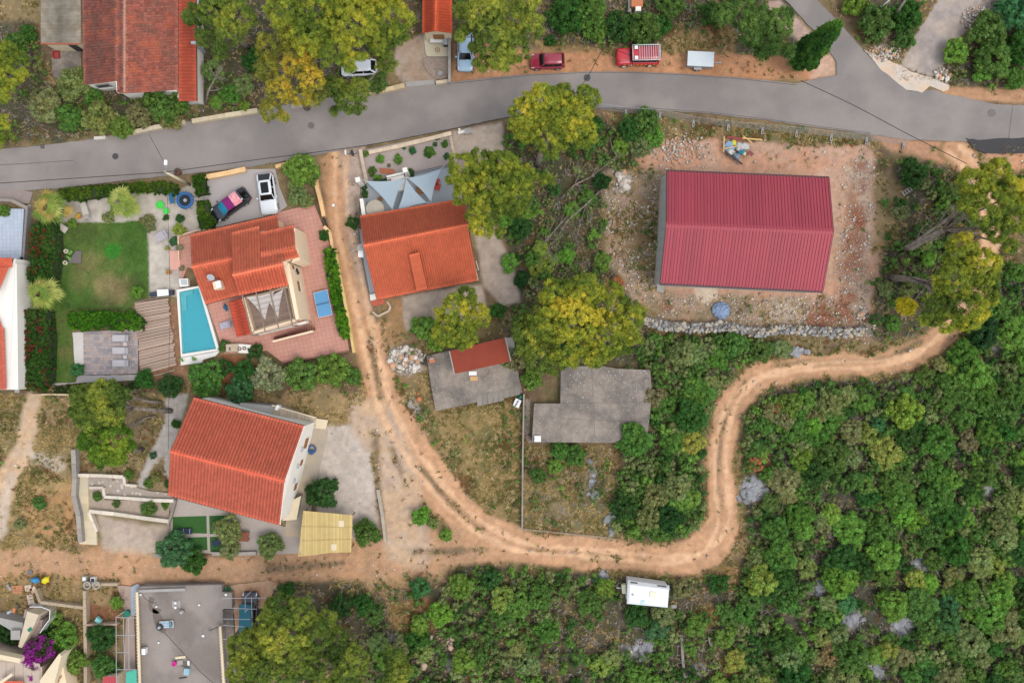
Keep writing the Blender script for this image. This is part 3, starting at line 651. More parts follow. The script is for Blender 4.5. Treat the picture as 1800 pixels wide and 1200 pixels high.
# ---------------------------------------------------------------- red metal hall
MRED = M("red_metal_sheet", (1, 1, 1), rough=.5, var=.07, scale=.35, fine=.05, fscale=6., attr=True, spec=.4)
MGP = M("grey_wall_panel", C(190, 192, 190), rough=.6, var=.04)
def hall():
    t = T("metal_hall", "large hall with a dark red ribbed metal roof on the bare building plot", "hall", 1310, 410)
    h1, h2 = 4.0, 6.6; A, B = P(1172, 300, h1), P(1457, 312, h1); D, E = P(1446, 513, h1), P(1160, 499, h1)
    Rl, Rr = P(1171, 394.5, h2), P(1465, 407, h2); RC = C(164, 58, 74)
    rib_roof("roof_panel", A, B, Rr, Rl, t, RC, 1.02, .37, .075, MRED, 1); rib_roof("roof_panel", E, D, Rr, Rl, t, RC, 1.02, .37, .075, MRED, 2)
    m = MB(); up = .06
    for s in (A, E):
        pass
    a, b = V3(Rl)+V3((0, 0, .05)), V3(Rr)+V3((0, 0, .05)); d = (b-a).normalized(); n = V3((-d.y, d.x, 0))
    for sgn in (1, -1):
        i = [m.v(p) for p in (a, b, b+n*.32*sgn-V3((0, 0, .14)), a+n*.32*sgn-V3((0, 0, .14)))]; m.f(i, RC)
    m.build("ridge_cap", MRED, t)
    gutter([A, B], t, .2); gutter([E, D], t, .22)
    fp = inset([A[:2], B[:2], D[:2], E[:2]], .12)
    m = MB(); m.prism(fp, -.1, h1-.1); m.build("wall", MGP, t)
    gm = lambda p, q, r: [(p[0], p[1], h1-.12), (q[0], q[1], h1-.12), (r[0], r[1], h2-.12)]
    m = MB(); c = lambda P_: P_
    ml = ((fp[0][0]+fp[3][0])/2, (fp[0][1]+fp[3][1])/2); mr = ((fp[1][0]+fp[2][0])/2, (fp[1][1]+fp[2][1])/2)
    m.poly(gm(fp[0], fp[3], ml)); m.build("gable", MGP, t); m = MB(); m.poly(gm(fp[2], fp[1], mr)); m.build("gable", MGP, t)
    for (a, b) in ((A, Rl), (Rl, E), (B, Rr), (Rr, D)): gutter([a, b], t, .09, dz=0., name="barge_board")
    m = MB()                      # wall sheet joints on the visible west side
    for i in range(11):
        k = (i+.5)/11; x, y = fp[0][0]+(fp[3][0]-fp[0][0])*k, fp[0][1]+(fp[3][1]-fp[0][1])*k; m.box(x-.01, y, 0, h1-.15, .04, .05)
    m.build("wall_ribs", MGP, t, stuff=True)
    m = MB(); q = [P2(1163, 320), P2(1176, 318), P2(1166, 515), P2(1154, 512)]; m.prism(q, -.2, .12); m.build("concrete_plinth", MGC, t)
hall()

# ---------------------------------------------------------------- old weathered house, upper left
def gable_walls(fp, h, parent, mat, name="wall"):
    m = MB(); m.prism(fp, -.1, h); return m.build(name, mat, parent)
def old_house():
    t = T("old_house", "old house with a blotchy weathered tile roof in the upper left", "house", 240, 60)
    h1, h2, top = 2.9, 4.2, -160
    OB = C(156, 88, 74)
    ye = 150
    RL, RU = P(219, 163, h2), P(219, top, h2)
    tile_roof("roof_tiles", P(142, top, h1), P(148, 150, h1), P(206, 143, 3.98), P(206, top, 3.98), t, OB, .3, .38, .05, .28, MROLD, blotch=.6, seed=5)
    tile_roof("roof_tiles", P(206.2, top, 3.98), P(206.2, 163, 3.98), P(219, 164.5, h2), RU, t, OB, .3, .38, .05, .28, MROLD, blotch=.6, seed=4)
    tile_roof("roof_tiles", P(313, 158, h1+.1), P(313, top, h1+.1), RU, P(219, 165, h2), t, OB, .3, .38, .05, .28, MROLD, blotch=.5, seed=6)
    tile_roof("roof_tiles", P(346, 178, h1-.4), P(343, top, h1-.5), P(314, top, h1), P(314, 178, h1), t, C(178, 80, 58), .36, .4, .07, .08, MR, seed=7, label="newer bright orange tile strip on the right side")
    ridge_cap(RL, RU, t, C(176, 136, 118), MROLD, .15)
    gutter([P(346, 178, h1-.4), P(343, top, h1-.4)], t, .1)
    one(lambda m: m.prism([P2(150, 146, h1), P2(206, 140, h1), P2(206, top, h1), P2(146, top, h1)], -.1, h1-.05), "wall", MWH, t)
    one(lambda m: m.prism([P2(208, 160, h1), P2(310, 160, h1), P2(310, top, h1), P2(208, top, h1)], -.1, h1-.06), "wall", MWH, t)
    one(lambda m: m.prism([P2(312, 172, 2.4), P2(342, 172, 2.4), P2(342, top, 2.4), P2(312, top, 2.4)], -.1, 2.35), "wall", MWH, t)
    # stepped gable with white verge
    m = MB(); m.beam(P(178, 146, h1+.35), P(205, 143, h1+1.0), .12, .1); m.beam(P(205, 143, h1+1.0), P(206, 162, h1+.95), .1, .1); m.beam(P(207, 163, h1+1), P(240, 163, h1+.8), .12, .1); m.build("verge", MWH, t)
    a, b = P2(160, 146.3, h1), P2(184, 143.6, h1); window(a, b, 1.2, 2.2, t, (0, -1), False, MGC)
    one(lambda m: m.box(*P2(345, 80, 2), 0, 2.8, .5, .3), "chimney_pipe", MGM, t)
    t2 = T("lean_to_shed", "shed with grey corrugated cement roof joined to the old house's left side", "shed", 108, 40)
    h = 2.6; B2 = C(156, 146, 132)
    MFC = M("fibre_cement", (1, 1, 1), rough=.95, var=.16, scale=1.5, attr=True, fine=.16, fscale=8., tone2=(.8, .76, .7), t2s=1.2)
    for i, (y0, y1) in enumerate(((-150, -55), (-57, -5), (-8, 38), (35, 76))):
        tile_roof("roof_sheet", P(72, y1, h), P(72, y0, h), P(142, y0, h+.35), P(142, y1, h+.35), t2, B2, .17, 2.2, .03, .06, MFC, .02, seed=20+i)
    m = MB(); m.beam(P(72, 77, h-.05), P(141, 77, h+.2), .18, .14, C(176, 96, 72)); m.build("edge_bricks", MST2, t2)
    one(lambda m: m.prism([P2(76, 75, h), P2(140, 75, h), P2(140, -150, h), P2(76, -150, h)], -.1, h-.08), "wall", MCR, t2)
    a, b = P2(113, 75.2, h), P2(128, 75.2, h); one(lambda m: m.prism([(a[0], a[1]-.03), (b[0], b[1]-.03), (b[0], b[1]+.02), (a[0], a[1]+.02)], 0, 1.9), "doorway", MDK, t2)
    sheet("concrete_yard", [(91, 88), (143, 86), (143, 150), (93, 135)], .06, MCON)
    t = T("red_crate", "small faded red crate on the concrete yard beside the old house", "crate", 101, 98); x, y = P2(101, 98)
    MRC = M("faded_red_plastic", C(176, 76, 74), rough=.6); one(lambda m: (m.box(x, y, .07, .1, .7, .75), [m.box(x+a, y+b, .1, .45, w, d) for a, b, w, d in ((-.33, 0, .04, .75), (.33, 0, .04, .75), (0, -.36, .62, .04), (0, .36, .62, .04))]), "box_sides", MRC, t)
old_house()

# ---------------------------------------------------------------- small gabled building with terrace (top centre)
def small_gable():
    t = T("small_gabled_house", "narrow orange-tiled gabled house with a white table on its terrace", "house", 768, 20)
    h1, h2, top = 2.6, 3.5, -120; oc = C(216, 88, 52)
    RD, RU = P(765.5, 55, h2), P(767, top, h2)
    tile_roof("roof_tiles", P(744, top, h1), P(743, 59, h1), RD, RU, t, oc, .3, .4, .045, .06, seed=8); tile_roof("roof_tiles", P(794, 59, h1), P(794, top, h1), RU, RD, t, oc, .3, .4, .045, .06, seed=9)
    ridge_cap(RD, RU, t, C(224, 104, 66), MR, .13)
    fp = [P2(746, 57, h1), P2(791, 57, h1), P2(791, top, h1), P2(746, top, h1)]; gable_walls(fp, h1, t, MCR)
    m = MB(); a, b = fp[0], fp[1]; c = P(766, 56, h2); m.poly([(a[0], a[1]-.01, h1-.01), (b[0], b[1]-.01, h1-.01), (c[0], a[1]-.01, h2-.1)]); m.build("gable", MCR, t)
    a, b = P2(760, 57, h1), P2(779, 57, h1); one(lambda m: m.box((a[0]+b[0])/2, a[1]-.05, .05, 2.0, b[0]-a[0], .08), "door", MWOOD, t)
    sheet("stone_terrace", [(745, 62), (789, 62), (789, 100), (751, 100), (748, 92)], .1, M("terrace_stone", C(208, 198, 172), rough=.85, var=.06, fine=.06))
    sheet("stony_bed", [(743, 101), (788, 101), (788, 137), (768, 140), (752, 128), (745, 114)], .04, M("stony_soil", C(160, 142, 130), rough=.95, var=.25, scale=4, fine=.2, fscale=12, bump=.5))
    m = MB(); cx, cy = P2(769, 89); t2 = T("floor_emblem", "round brown stone rosette set in the terrace of the narrow house", "mosaic", 769, 89, .1)
    one(lambda m: m.ring(cx, cy, .1, .112, .2, .28, 20), "ring", MWOOD, t2); one(lambda m: m.cyl(cx, cy, .1, .112, .09, n=12), "centre", MWOOD, t2)
    w = T("terrace_table", "white rectangular table with rounded corners against the narrow house's door", "table", 769, 73); x, y = P2(769, 73)
    one(lambda m: m.box(x, y, .74, .8, 1.45, .85), "tabletop", MWM, w)
    for sx in (-.6, .6):
        for sy in (-.33, .33): one(lambda m: m.cyl(x+sx, y+sy, .1, .74, .03, n=6), "leg", MWM, w)
    b = T("black_cabinet", "black upright cabinet at the right side of the white table", "cabinet", 784, 75); x, y = P2(784, 75)
    one(lambda m: m.box(x, y, .1, .9, .45, 1.1), "body", MDK, b); one(lambda m: m.box(x, y, .9, .94, .5, 1.15), "lid", MGM, b)
    stonewall("boundary_wall", "tall thin wall running from the narrow house to the road", "wall", [(790, 62), (790, 144)], .28, 1.0, seed=3, base=C(168, 160, 152)); stonewall("kerb_wall", "short pale kerb wall at the road in front of the stony bed", "wall", [(766, 145), (792, 141)], .35, .5, seed=4)
    stonewall("kerb_wall", "pale kerb wall under the bush right of the half-hidden car", "wall", [(640, 162), (676, 158), (711, 150)], .5, .55, seed=5, base=C(206, 184, 148))
    strips("driveway_threshold", [[(713, 149), (764, 144)]], .5, MGC, .04)
    r = T("boulder", "oval grey boulder in the stony bed beside the road", "boulder", 774, 130); one(lambda m: m.rock(*P2(774, 130), .2, .5, None), "rock", MGC, r)
small_gable()
t = T("brick_ruin", "small orange brick structure with a pale slab, cut off by the top edge", "ruin", 1120, 5)
MBR = M("orange_brick", C(196, 120, 84), rough=.9, var=.15, scale=6)
one(lambda m: m.prism([P2(1110, 12, 1), P2(1130, 12, 1), P2(1130, -40, 1), P2(1110, -40, 1)], -.1, 1.0), "brick_body", MBR, t)
one(lambda m: m.box(*P2(1122, 16, 1.), .0, 1.06, .6, .5), "pale_slab", MWH, t); one(lambda m: m.box(*P2(1107, 8, .5), 0, .5, .3, 1.6), "side_beam", MGC, t)

# ---------------------------------------------------------------- orange-roofed house with shade sails (centre)
def sail_house():
    t = T("orange_roofed_house", "orange-roofed house with a raised strip on its lower slope, centre of the picture", "house", 735, 450)
    h1, h2 = 3.2, 4.6; oc = C(206, 102, 70)
    A, B = P(632, 380, h1), P(816, 349, h1); D, E = P(840, 493, h1-.3), P(662, 527, h1-.3); Rl, Rr = P(639, 432, h2), P(822, 395, h2)
    tile_roof("roof_tiles", A, B, Rr, Rl, t, oc, .25, .36, .06, .08, seed=11, step=.05); tile_roof("roof_tiles", E, D, Rr, Rl, t, oc, .25, .36, .06, .08, seed=12, step=.05)
    ridge_cap(Rl, Rr, t, C(232, 116, 80), MR, .12)
    gutter([A, B], t); gutter([E, D], t)
    fp = [P2(643, 385, h1), P2(812, 356, h1), P2(839, 489, h1), P2(666, 521, h1)]; gable_walls(fp, h1-.25, t, MWH)
    m = MB(); m.poly([(*fp[1], h1-.26), (*fp[2], h1-.26), P(824, 397, h2-.15)]); m.poly([(*fp[0], h1-.26), P(641, 432, h2-.15), (*fp[3], h1-.26)]); m.build("gable", MWH, t)
    # raised strip over the lower slope
    q = [P(719, 448, 4.35), P(737, 443, 4.45), P(752, 508, 3.45), P(733, 512, 3.4)]; nz = .38
    m = MB(); i = [m.v(p) for p in q]; j = [m.v((p[0], p[1], p[2]+(.1 if k < 2 else nz))) for k, p in enumerate(q)]
    for k in range(4): m.f((i[k], i[(k+1) % 4], j[(k+1) % 4], j[k]))
    m.build("dormer_box", MGUT, t); u = [(p[0], p[1], p[2]+(.12 if k < 2 else nz+.02)) for k, p in enumerate(q)]
    tile_roof("dormer_tiles", u[3], u[2], u[1], u[0], t, oc, .21, .33, .02, .05, seed=13)
    window(P2(838, 470, h1), P2(834, 455, h1), .9, 2., t, (.98, -.18), True)
    sheet("terrace_floor", [(640, 322), (796, 290), (816, 360), (640, 388)], .12, M("grey_terrace", C(176, 180, 186), rough=.7, var=.04, fine=.04, scale=.8))
    sheet("side_path", [(632, 402), (646, 400), (668, 525), (652, 530), (634, 430)], .08, M("side_path_concrete", C(186, 186, 190), rough=.85, var=.05))
    sheet("rockery_gravel", [(638, 264), (794, 232), (800, 290), (640, 324)], .05, M("rockery_gravel", C(178, 164, 158), rough=.95, var=.06, fine=.2, fscale=18., bump=.4))
    stonewall("garden_wall", "pale stone wall between rockery and road, above the shade sails", "wall", [(648, 268), (700, 257), (750, 245), (793, 234)], .42, .5, seed=6, base=C(218, 196, 172)); stonewall("garden_wall", "stone wall closing the rockery's left side beside the sandy drive", "wall", [(633, 262), (638, 290), (645, 322)], .4, .5, seed=7, base=C(204, 186, 166)); stonewall("garden_wall", "rough stone edging at the rockery's right end", "wall", [(792, 240), (796, 262), (802, 285)], .3, .25, seed=8, base=C(214, 190, 168), size=.2)
    t2 = T("terrace_fence", "thin metal railing between the rockery and the shade-sail terrace", "railing", 645, 322); m = MB(); a, b = V3(P(645, 321, 1)), V3(P(796, 288, 1))
    m.beam(a, b, .05); m.beam(a-V3((0, 0, .8)), b-V3((0, 0, .8)), .04); m.build("rails", MDK, t2)
    m = MB()
    for i in range(45): p = a.lerp(b, i/44); m.beam(p, p-V3((0, 0, .95)), .02)
    m.build("bars", MDK, t2, stuff=True)
    t3 = T("side_railing", "dark railing along the left side path of the orange-roofed house", "railing", 632, 400); m = MB(); pl = [P(634, 330, 1), P(632, 368, 1), P(631, 400, 1), P(636, 455, 1), P(648, 515, 1)]
    for a, b in zip(pl, pl[1:]): m.beam(a, b, .05); m.beam((a[0], a[1], .3), (b[0], b[1], .3), .03); m.beam(a, (a[0], a[1], 0), .05)
    m.build("rails", MDK, t3)
    for (x, y, lb, x2, y2) in ((629, 316, "left white square post holding the shade sails", 636, 322), (712, 299, "middle white square post where the shade sails meet", 718, 304), (795, 283, "right white square post half under the pine", 801, 291)):
        p = T("sail_post", lb, "post", x, y, group="white posts carrying the shade sails"); bx, by = P2(x, y, 3.0)
        one(lambda m: m.box(bx, by, 0, 3.0, .4, .4, .2), "shaft", MWH, p); one(lambda m: m.box(bx, by, 3.0, 3.08, .5, .5, .2), "cap", MWH, p)
    one(lambda m: m.prism([P2(632, 349, 2), P2(638, 349, 2), P2(643, 378, 2), P2(636, 378, 2)], 0, 2.), "privacy_wall", MWH, t)
    MSL = M("shade_fabric", C(178, 194, 206), rough=.85, var=.03, scale=1.5, transl=.2)
    def sail(lb, c, sag=.16, zs=(2.7, 2.7, 2.7)):
        s = T("shade_sail", lb, "shade sail", *c[0], group="blue-grey shade sails over the terrace"); K = [V3(P(x, y, z)) for (x, y), z in zip(c, zs)]; N_ = 14; idx = {}; m = MB(); g = sum(K, V3((0, 0, 0)))/3
        for i in range(N_+1):
            for j in range(N_+1-i):
                u, v = i/N_, j/N_; w = 1-u-v; p = K[0]*w+K[1]*u+K[2]*v
                e = sag*4*(u*v*(1-w)+v*w*(1-u)+u*w*(1-v)); ed = 1-27*u*v*w
                p = p+(g-p)*min(.32, e*.9)*max(0, ed); p.z -= 8*u*v*w*.25; idx[i, j] = m.v(p)
        for i in range(N_):
            for j in range(N_-i):
                m.f((idx[i, j], idx[i+1, j], idx[i, j+1]), None, True)
                if i+j < N_-1: m.f((idx[i+1, j], idx[i+1, j+1], idx[i, j+1]), None, True)
        m.build("fabric", MSL, s)
        for k in K: d = (k-g).normalized(); one(lambda m: m.tube([k, k+d*.45], .02, 5), "rope", MWM, s)
    sail("left blue-grey triangular shade sail, point towards the parasol", [(642, 318), (712, 314), (690, 369)]); sail("middle blue-grey triangular shade sail, base along the roof edge", [(714, 314), (698, 372), (750, 356)]); sail("right blue-grey triangular shade sail, beside the red chairs", [(716, 313), (776, 296), (758, 355)], zs=(2.7, 3.0, 2.7))
    u = T("parasol", "round beige closed-top parasol at the left corner by the roof", "parasol", 661, 365); x, y = P2(659, 367, 2.3)
    MBE = M("beige_canvas", C(186, 174, 158), rough=.9, var=.04, scale=3)
    m = MB(); n = 16; r = .98; ap = m.v((x, y, 2.6)); rg = [m.v((x+r*math.cos(i/n*6.283), y+r*math.sin(i/n*6.283), 2.22-(.04 if i % 2 else 0))) for i in range(n)]
    for i in range(n): m.f((ap, rg[i], rg[(i+1) % n]))
    m.build("canopy", MBE, u); one(lambda m: m.cyl(x, y, 0, 2.6, .03, n=8), "pole", MGM, u); one(lambda m: m.cyl(x, y, .12, .2, .3, n=16), "base", MGC, u)
    k = T("outdoor_kitchen", "white masonry outdoor counter under the left shade sail", "counter", 695, 312)
    one(lambda m: m.prism([P2(679, 309, 1), P2(709, 302, 1), P2(711, 313, 1), P2(682, 321, 1)], .1, 1.), "counter", MWH, k); one(lambda m: m.prism([P2(704, 322, 1.4), P2(711, 313, 1.4), P2(710, 334, 1.4), P2(701, 336, 1.4)], .1, 1.4), "chimney_breast", MWH, k); one(lambda m: m.prism([P2(681, 316, 1.05), P2(687, 314, 1.05), P2(688, 319, 1.05), P2(683, 320, 1.05)], .99, 1.04), "wood_board", MWOOD, k)
    o = T("wooden_bench", "slatted orange-brown wooden bench half shown above the terrace railing", "bench", 680, 300)
    MOW = M("orange_wood", C(184, 104, 66), rough=.7, var=.1, scale=5)
    for i in range(5):
        f = i/5; one(lambda m: m.prism([P2(668+f*1.5, 295+i*2, .5), P2(690+4*(1-f), 298+i*1.6, .5), P2(690+4*(1-f), 299.2+i*1.6, .5), P2(668+f*1.5, 296.4+i*2, .5)], .4, .46), "slat", MOW, o)
    one(lambda m: [m.cyl(*P2(a, b), 0, .4, .04, n=6) for a, b in ((671, 297), (688, 300), (672, 304), (686, 306))], "legs", MOW, o)
    MRD = M("red_chair_plastic", C(190, 76, 60), rough=.6)
    def chair(px, py, rz, lb, mat, cat="chair", name="garden_chair", group=None, s=1.):
        c_ = T(name, lb, cat, px, py, rz=0, group=group); x, y = P2(px, py); c, d = math.cos(rz), math.sin(rz)
        q = lambda a, b: (x+(a*c-b*d)*s, y+(a*d+b*c)*s)
        one(lambda m: m.box(x, y, .42, .47, .5*s, .5*s, rz), "seat", mat, c_); bx, by = q(0, .25); one(lambda m: m.box(bx, by, .47, .95, .5*s, .05, rz), "backrest", mat, c_)
        for a in (-.2, .2):
            for b in (-.2, .2): ex, ey = q(a, b); one(lambda m: m.cyl(ex, ey, .0, .42, .02, n=5), "leg", mat, c_)
        return c_
    globals()['chair'] = chair
    chair(768, 320, 1.2, "upper red chair at the right end of the sail terrace", MRD, group="red chairs on the sail terrace", s=1.3); chair(769, 330, 1.3, "lower red chair at the right end of the sail terrace", MRD, group="red chairs on the sail terrace", s=1.4)
    tb = T("dining_table", "brown table half under the right shade sail", "table", 745, 335); x, y = P2(745, 335); one(lambda m: m.box(x, y, .72, .77, 1.5, .9, .3), "tabletop", MWOOD, tb); one(lambda m: [m.box(x+a, y+b, 0, .72, .06, .06) for a in (-.5, .5) for b in (-.3, .3)], "legs", MWOOD, tb)
    st = T("wooden_stool", "small dark wooden stool beside the parasol", "stool", 669, 351); x, y = P2(669, 351); one(lambda m: m.box(x, y, .4, .45, .45, .45, .5), "seat", MWOOD, st); one(lambda m: [m.box(x+a, y+b, 0, .4, .05, .05) for a in (-.15, .15) for b in (-.15, .15)], "legs", MWOOD, st)
    cb = T("stone_bench", "pale stone benches stacked by the gravel drive, near the road", "bench", 817, 233)
    one(lambda m: m.box(*P2(823, 232), 0, .45, .7, .6, .2), "block", MGC, cb); one(lambda m: m.box(*P2(812, 233), 0, .3, .9, .3, .2), "slab", MWH, cb); one(lambda m: m.box(*P2(808, 230), 0, .5, .2, .3, .2), "pillar", MWH, cb)
    for (x, y, lb) in ((612, 271, "left pale gate post with opener box at the sandy drive"), (623, 271, "right dark gate post at the sandy drive")):
        g = T("gate_post", lb, "gate post", x, y, group="gate posts at the sandy drive"); one(lambda m: m.box(*P2(x-2, y), 0, .9, .16, .5, .1), "post", MWH if x < 615 else MDK, g); one(lambda m: m.box(*P2(x+2, y-2), 0, .4, .3, .2, .1), "box", MGC, g)
    ac = T("satellite_mount", "white equipment box with a small dish at the orange roof's left corner", "dish antenna", 634, 445); x, y = P2(634, 446, 3); one(lambda m: m.box(x, y, 2.3, 3, .55, .7), "box", MWM, ac); one(lambda m: (m.beam(P(628, 440, 3.2), P(640, 424, 3.6), .06), m.beam(P(616, 444, 3.1), P(632, 436, 3.2), .05)), "arm", MGM, ac); one(lambda m: m.cyl(*P2(633, 435, 3.3), 3.2, 3.3, .3, .36, 14), "dish", MGC, ac)
    one(lambda m: m.prism([P2(650, 518, .8), P2(659, 516, .8), P2(661, 525, .8), P2(651, 528, .8)], 0, .8), "meter_box", MWH, t)
    sheet("red_landing", [(651, 529), (675, 525), (677, 534), (655, 538)], .1, M("red_tile_floor", C(190, 96, 74), rough=.8, var=.06))
    stonewall("rubble_edging", "low rubble edging below the orange-roofed house's lower left corner", "edging", [(655, 548), (664, 556), (684, 546), (686, 538), (680, 530)], .22, .2, seed=9, size=.18, base=C(200, 180, 158))
sail_house()

# ---------------------------------------------------------------- white two-storey house (lower left)
def white_house():
    t = T("white_house", "tall white house with a tilted orange-red tile roof in the lower left", "house", 420, 810)
    h1, h2 = 5.6, 6.9; oc = C(204, 102, 78)
    A, B = P(340, 698, h1), P(535, 748, h1); D, E = P(492, 922, h1), P(295, 869, h1); Rl, Rr = P(299, 793, h2), P(501, 846, h2)
    tile_roof("roof_tiles", A, B, Rr, Rl, t, oc, .33, .42, .1, .1, seed=14, step=.05); tile_roof("roof_tiles", E, D, Rr, Rl, t, oc, .33, .42, .1, .1, seed=15, step=.05)
    ridge_cap(Rl, Rr, t, C(228, 104, 76), MR, .15)
    gutter([A, B], t); gutter([E, D], t, mat=MGUT)
    fp = inset([A[:2], B[:2], D[:2], E[:2]], .22); gable_walls(fp, h1-.05, t, MWH)
    mr = lambda p, q, r: [(*p, h1-.06), (*q, h1-.06), (r[0], r[1], h2-.2)]
    k = .5; w = [(fp[i][0], fp[i][1]) for i in range(4)]
    rr_ = P(497, 846, h2); rl_ = P(303, 793, h2); m = MB(); m.poly(mr(w[1], w[2], rr_)); m.poly(mr(w[0], w[3], rl_)); m.build("gable", MWH, t)
    a, b = V3((*w[1], 0)), V3((*w[2], 0)); L_ = (b-a).length; u = (b-a)/L_; out = V3((-u.y, u.x, 0)); 
    if out.x < 0: out = -out
    for (f0, f1, z0, z1) in ((.16, .27, 1.3, 2.6), (.4, .46, 1.4, 2.3), (.66, .73, 1.3, 2.4)):
        p, q = a+u*L_*f0, a+u*L_*f1; window((p.x, p.y), (q.x, q.y), z0, z1, t, (out.x, out.y), True)
    for f in (.26, .44, .6):
        p = a+u*L_*f+out*.12; one(lambda m: m.box(p.x, p.y, 3.4, 3.6, .2, .5, math.atan2(u.y, u.x)+1.57), "wall_lamp", MGM, t)
    # white side strip visible in the gable verge
    m = MB(); m.beam(V3(B)-V3((0, 0, .05)), V3(Rr)-V3((0, 0, .03)), .07, .12); m.beam(V3(Rr)-V3((0, 0, .03)), V3(D)-V3((0, 0, .05)), .07, .12); m.build("verge", MWH, t)
    sheet("pale_side_path", [(535, 755), (572, 742), (576, 760), (560, 830), (545, 905), (530, 945), (500, 940), (505, 900)], .06, M("side_concrete", C(188, 170, 146), rough=.9, var=.08, fine=.08, tone2=C(170, 158, 144)))
    sheet("front_yard_paving", [(298, 872), (500, 925), (545, 905), (560, 900), (540, 972), (415, 975), (300, 968), (300, 900)], .04, M("front_yard", C(178, 166, 158), rough=.9, var=.06, fine=.1, fscale=10.))
    s = T("outside_stair", "concrete outside stair along the white house's upper wall", "stairs", 520, 730)
    N_ = 12
    for i in range(N_):
        f0, f1 = i/N_, (i+1)/N_; z = 2.3*(1-f0)+.1
        p = lambda f, o: P2(478+f*76, 712+f*22+o, z)
        one(lambda m: m.prism([p(f0, 0), p(f1, 0), p(f1, 17), p(f0, 17)], 0, z, jit(C(196, 180, 160), .1)), "step", MST2, s)
    one(lambda m: m.prism([P2(421, 708, 2.6), P2(480, 714, 2.6), P2(478, 733, 2.6), P2(421, 722, 2.6)], 0, 2.5), "landing", MGC, s)
    one(lambda m: m.prism([P2(556, 735), P2(577, 738), P2(573, 754), P2(552, 752)], 0, .12), "foot_slab", MCR, s)
    one(lambda m: (m.beam(P(478, 712, 3.2), P(556, 734, 1.1), .1, .08),), "handrail", MCR, s)
    one(lambda m: m.box(*P2(488, 716, 3.), 2.4, 3.2, .3, .55, -.5), "gas_cabinet", MWM, s)
    b = T("blue_hose_reel", "coiled blue hose hanging beside the white house's right wall", "hose", 549, 790); x, y = P2(547, 790, .4)
    MBL = M("blue_plastic", C(52, 84, 130), rough=.5)
    one(lambda m: (m.ring(x, y, .1, .22, .35, .5, 20), m.ring(x+.08, y+.1, .22, .32, .28, .42, 20), m.ring(x-.05, y-.3, .1, .2, .2, .3, 16)), "coils", MBL, b)
    o = T("wall_outbuilding", "low concrete store against the white house's lower right corner", "shed", 515, 900); one(lambda m: m.prism([P2(506, 884, 1.2), P2(528, 872, 1.2), P2(520, 912, 1.2), P2(497, 914, 1.2)], 0, 1.2), "body", MGC, o); one(lambda m: m.prism([P2(505, 883, 1.3), P2(529, 871, 1.3), P2(521, 913, 1.3), P2(496, 915, 1.3)], 1.2, 1.27), "roof_slab", MCR, o)
white_house()
def awning():
    t = T("reed_awning", "straw-coloured reed canopy over the parking bay beside the track", "awning", 570, 940)
    Q = [(533, 897), (620, 905), (617, 970), (582, 971), (524, 978)]; z = 2.4; MRE = M("reed_matting", (1, 1, 1), rough=.9, var=.08, scale=1.2, attr=True, fine=.08)
    poly = [P2(x, y, z) for x, y in Q]; m = MB(); rr = random.Random(4)
    x0 = min(p[0] for p in poly); x1 = max(p[0] for p in poly); y0 = min(p[1] for p in poly); y1 = max(p[1] for p in poly); x = x0
    while x < x1:
        q = clip_poly(poly, [(x, y0-1), (x+.085, y0-1), (x+.085, y1+1), (x, y1+1)])
        if len(q) > 2: m.prism(q, z-.02, z+rr.uniform(0, .04)+.03*math.sin(x*2.), jit(C(214, 188, 126), .14, rr))
        x += .1
    m.build("reeds", MRE, t, stuff=True)
    for f in (.33, .66):
        one(lambda m: m.beam(P(530, 900+f*76, z+.07), P(618, 905+f*64, z+.07), .03, .03, C(190, 160, 104)), "seam_cord", MRE, t)
    for a, b in ((600, 920), (587, 961)): one(lambda m: m.box(*P2(a, b, z), z+.04, z+.07, .55, .7), "patch", MCR, t)
    for x, y in ((530, 903), (616, 909), (614, 966), (528, 973)): one(lambda m: m.cyl(*P2(x, y, z), 0, z, .06, n=8), "post", MWOOD, t)
awning()

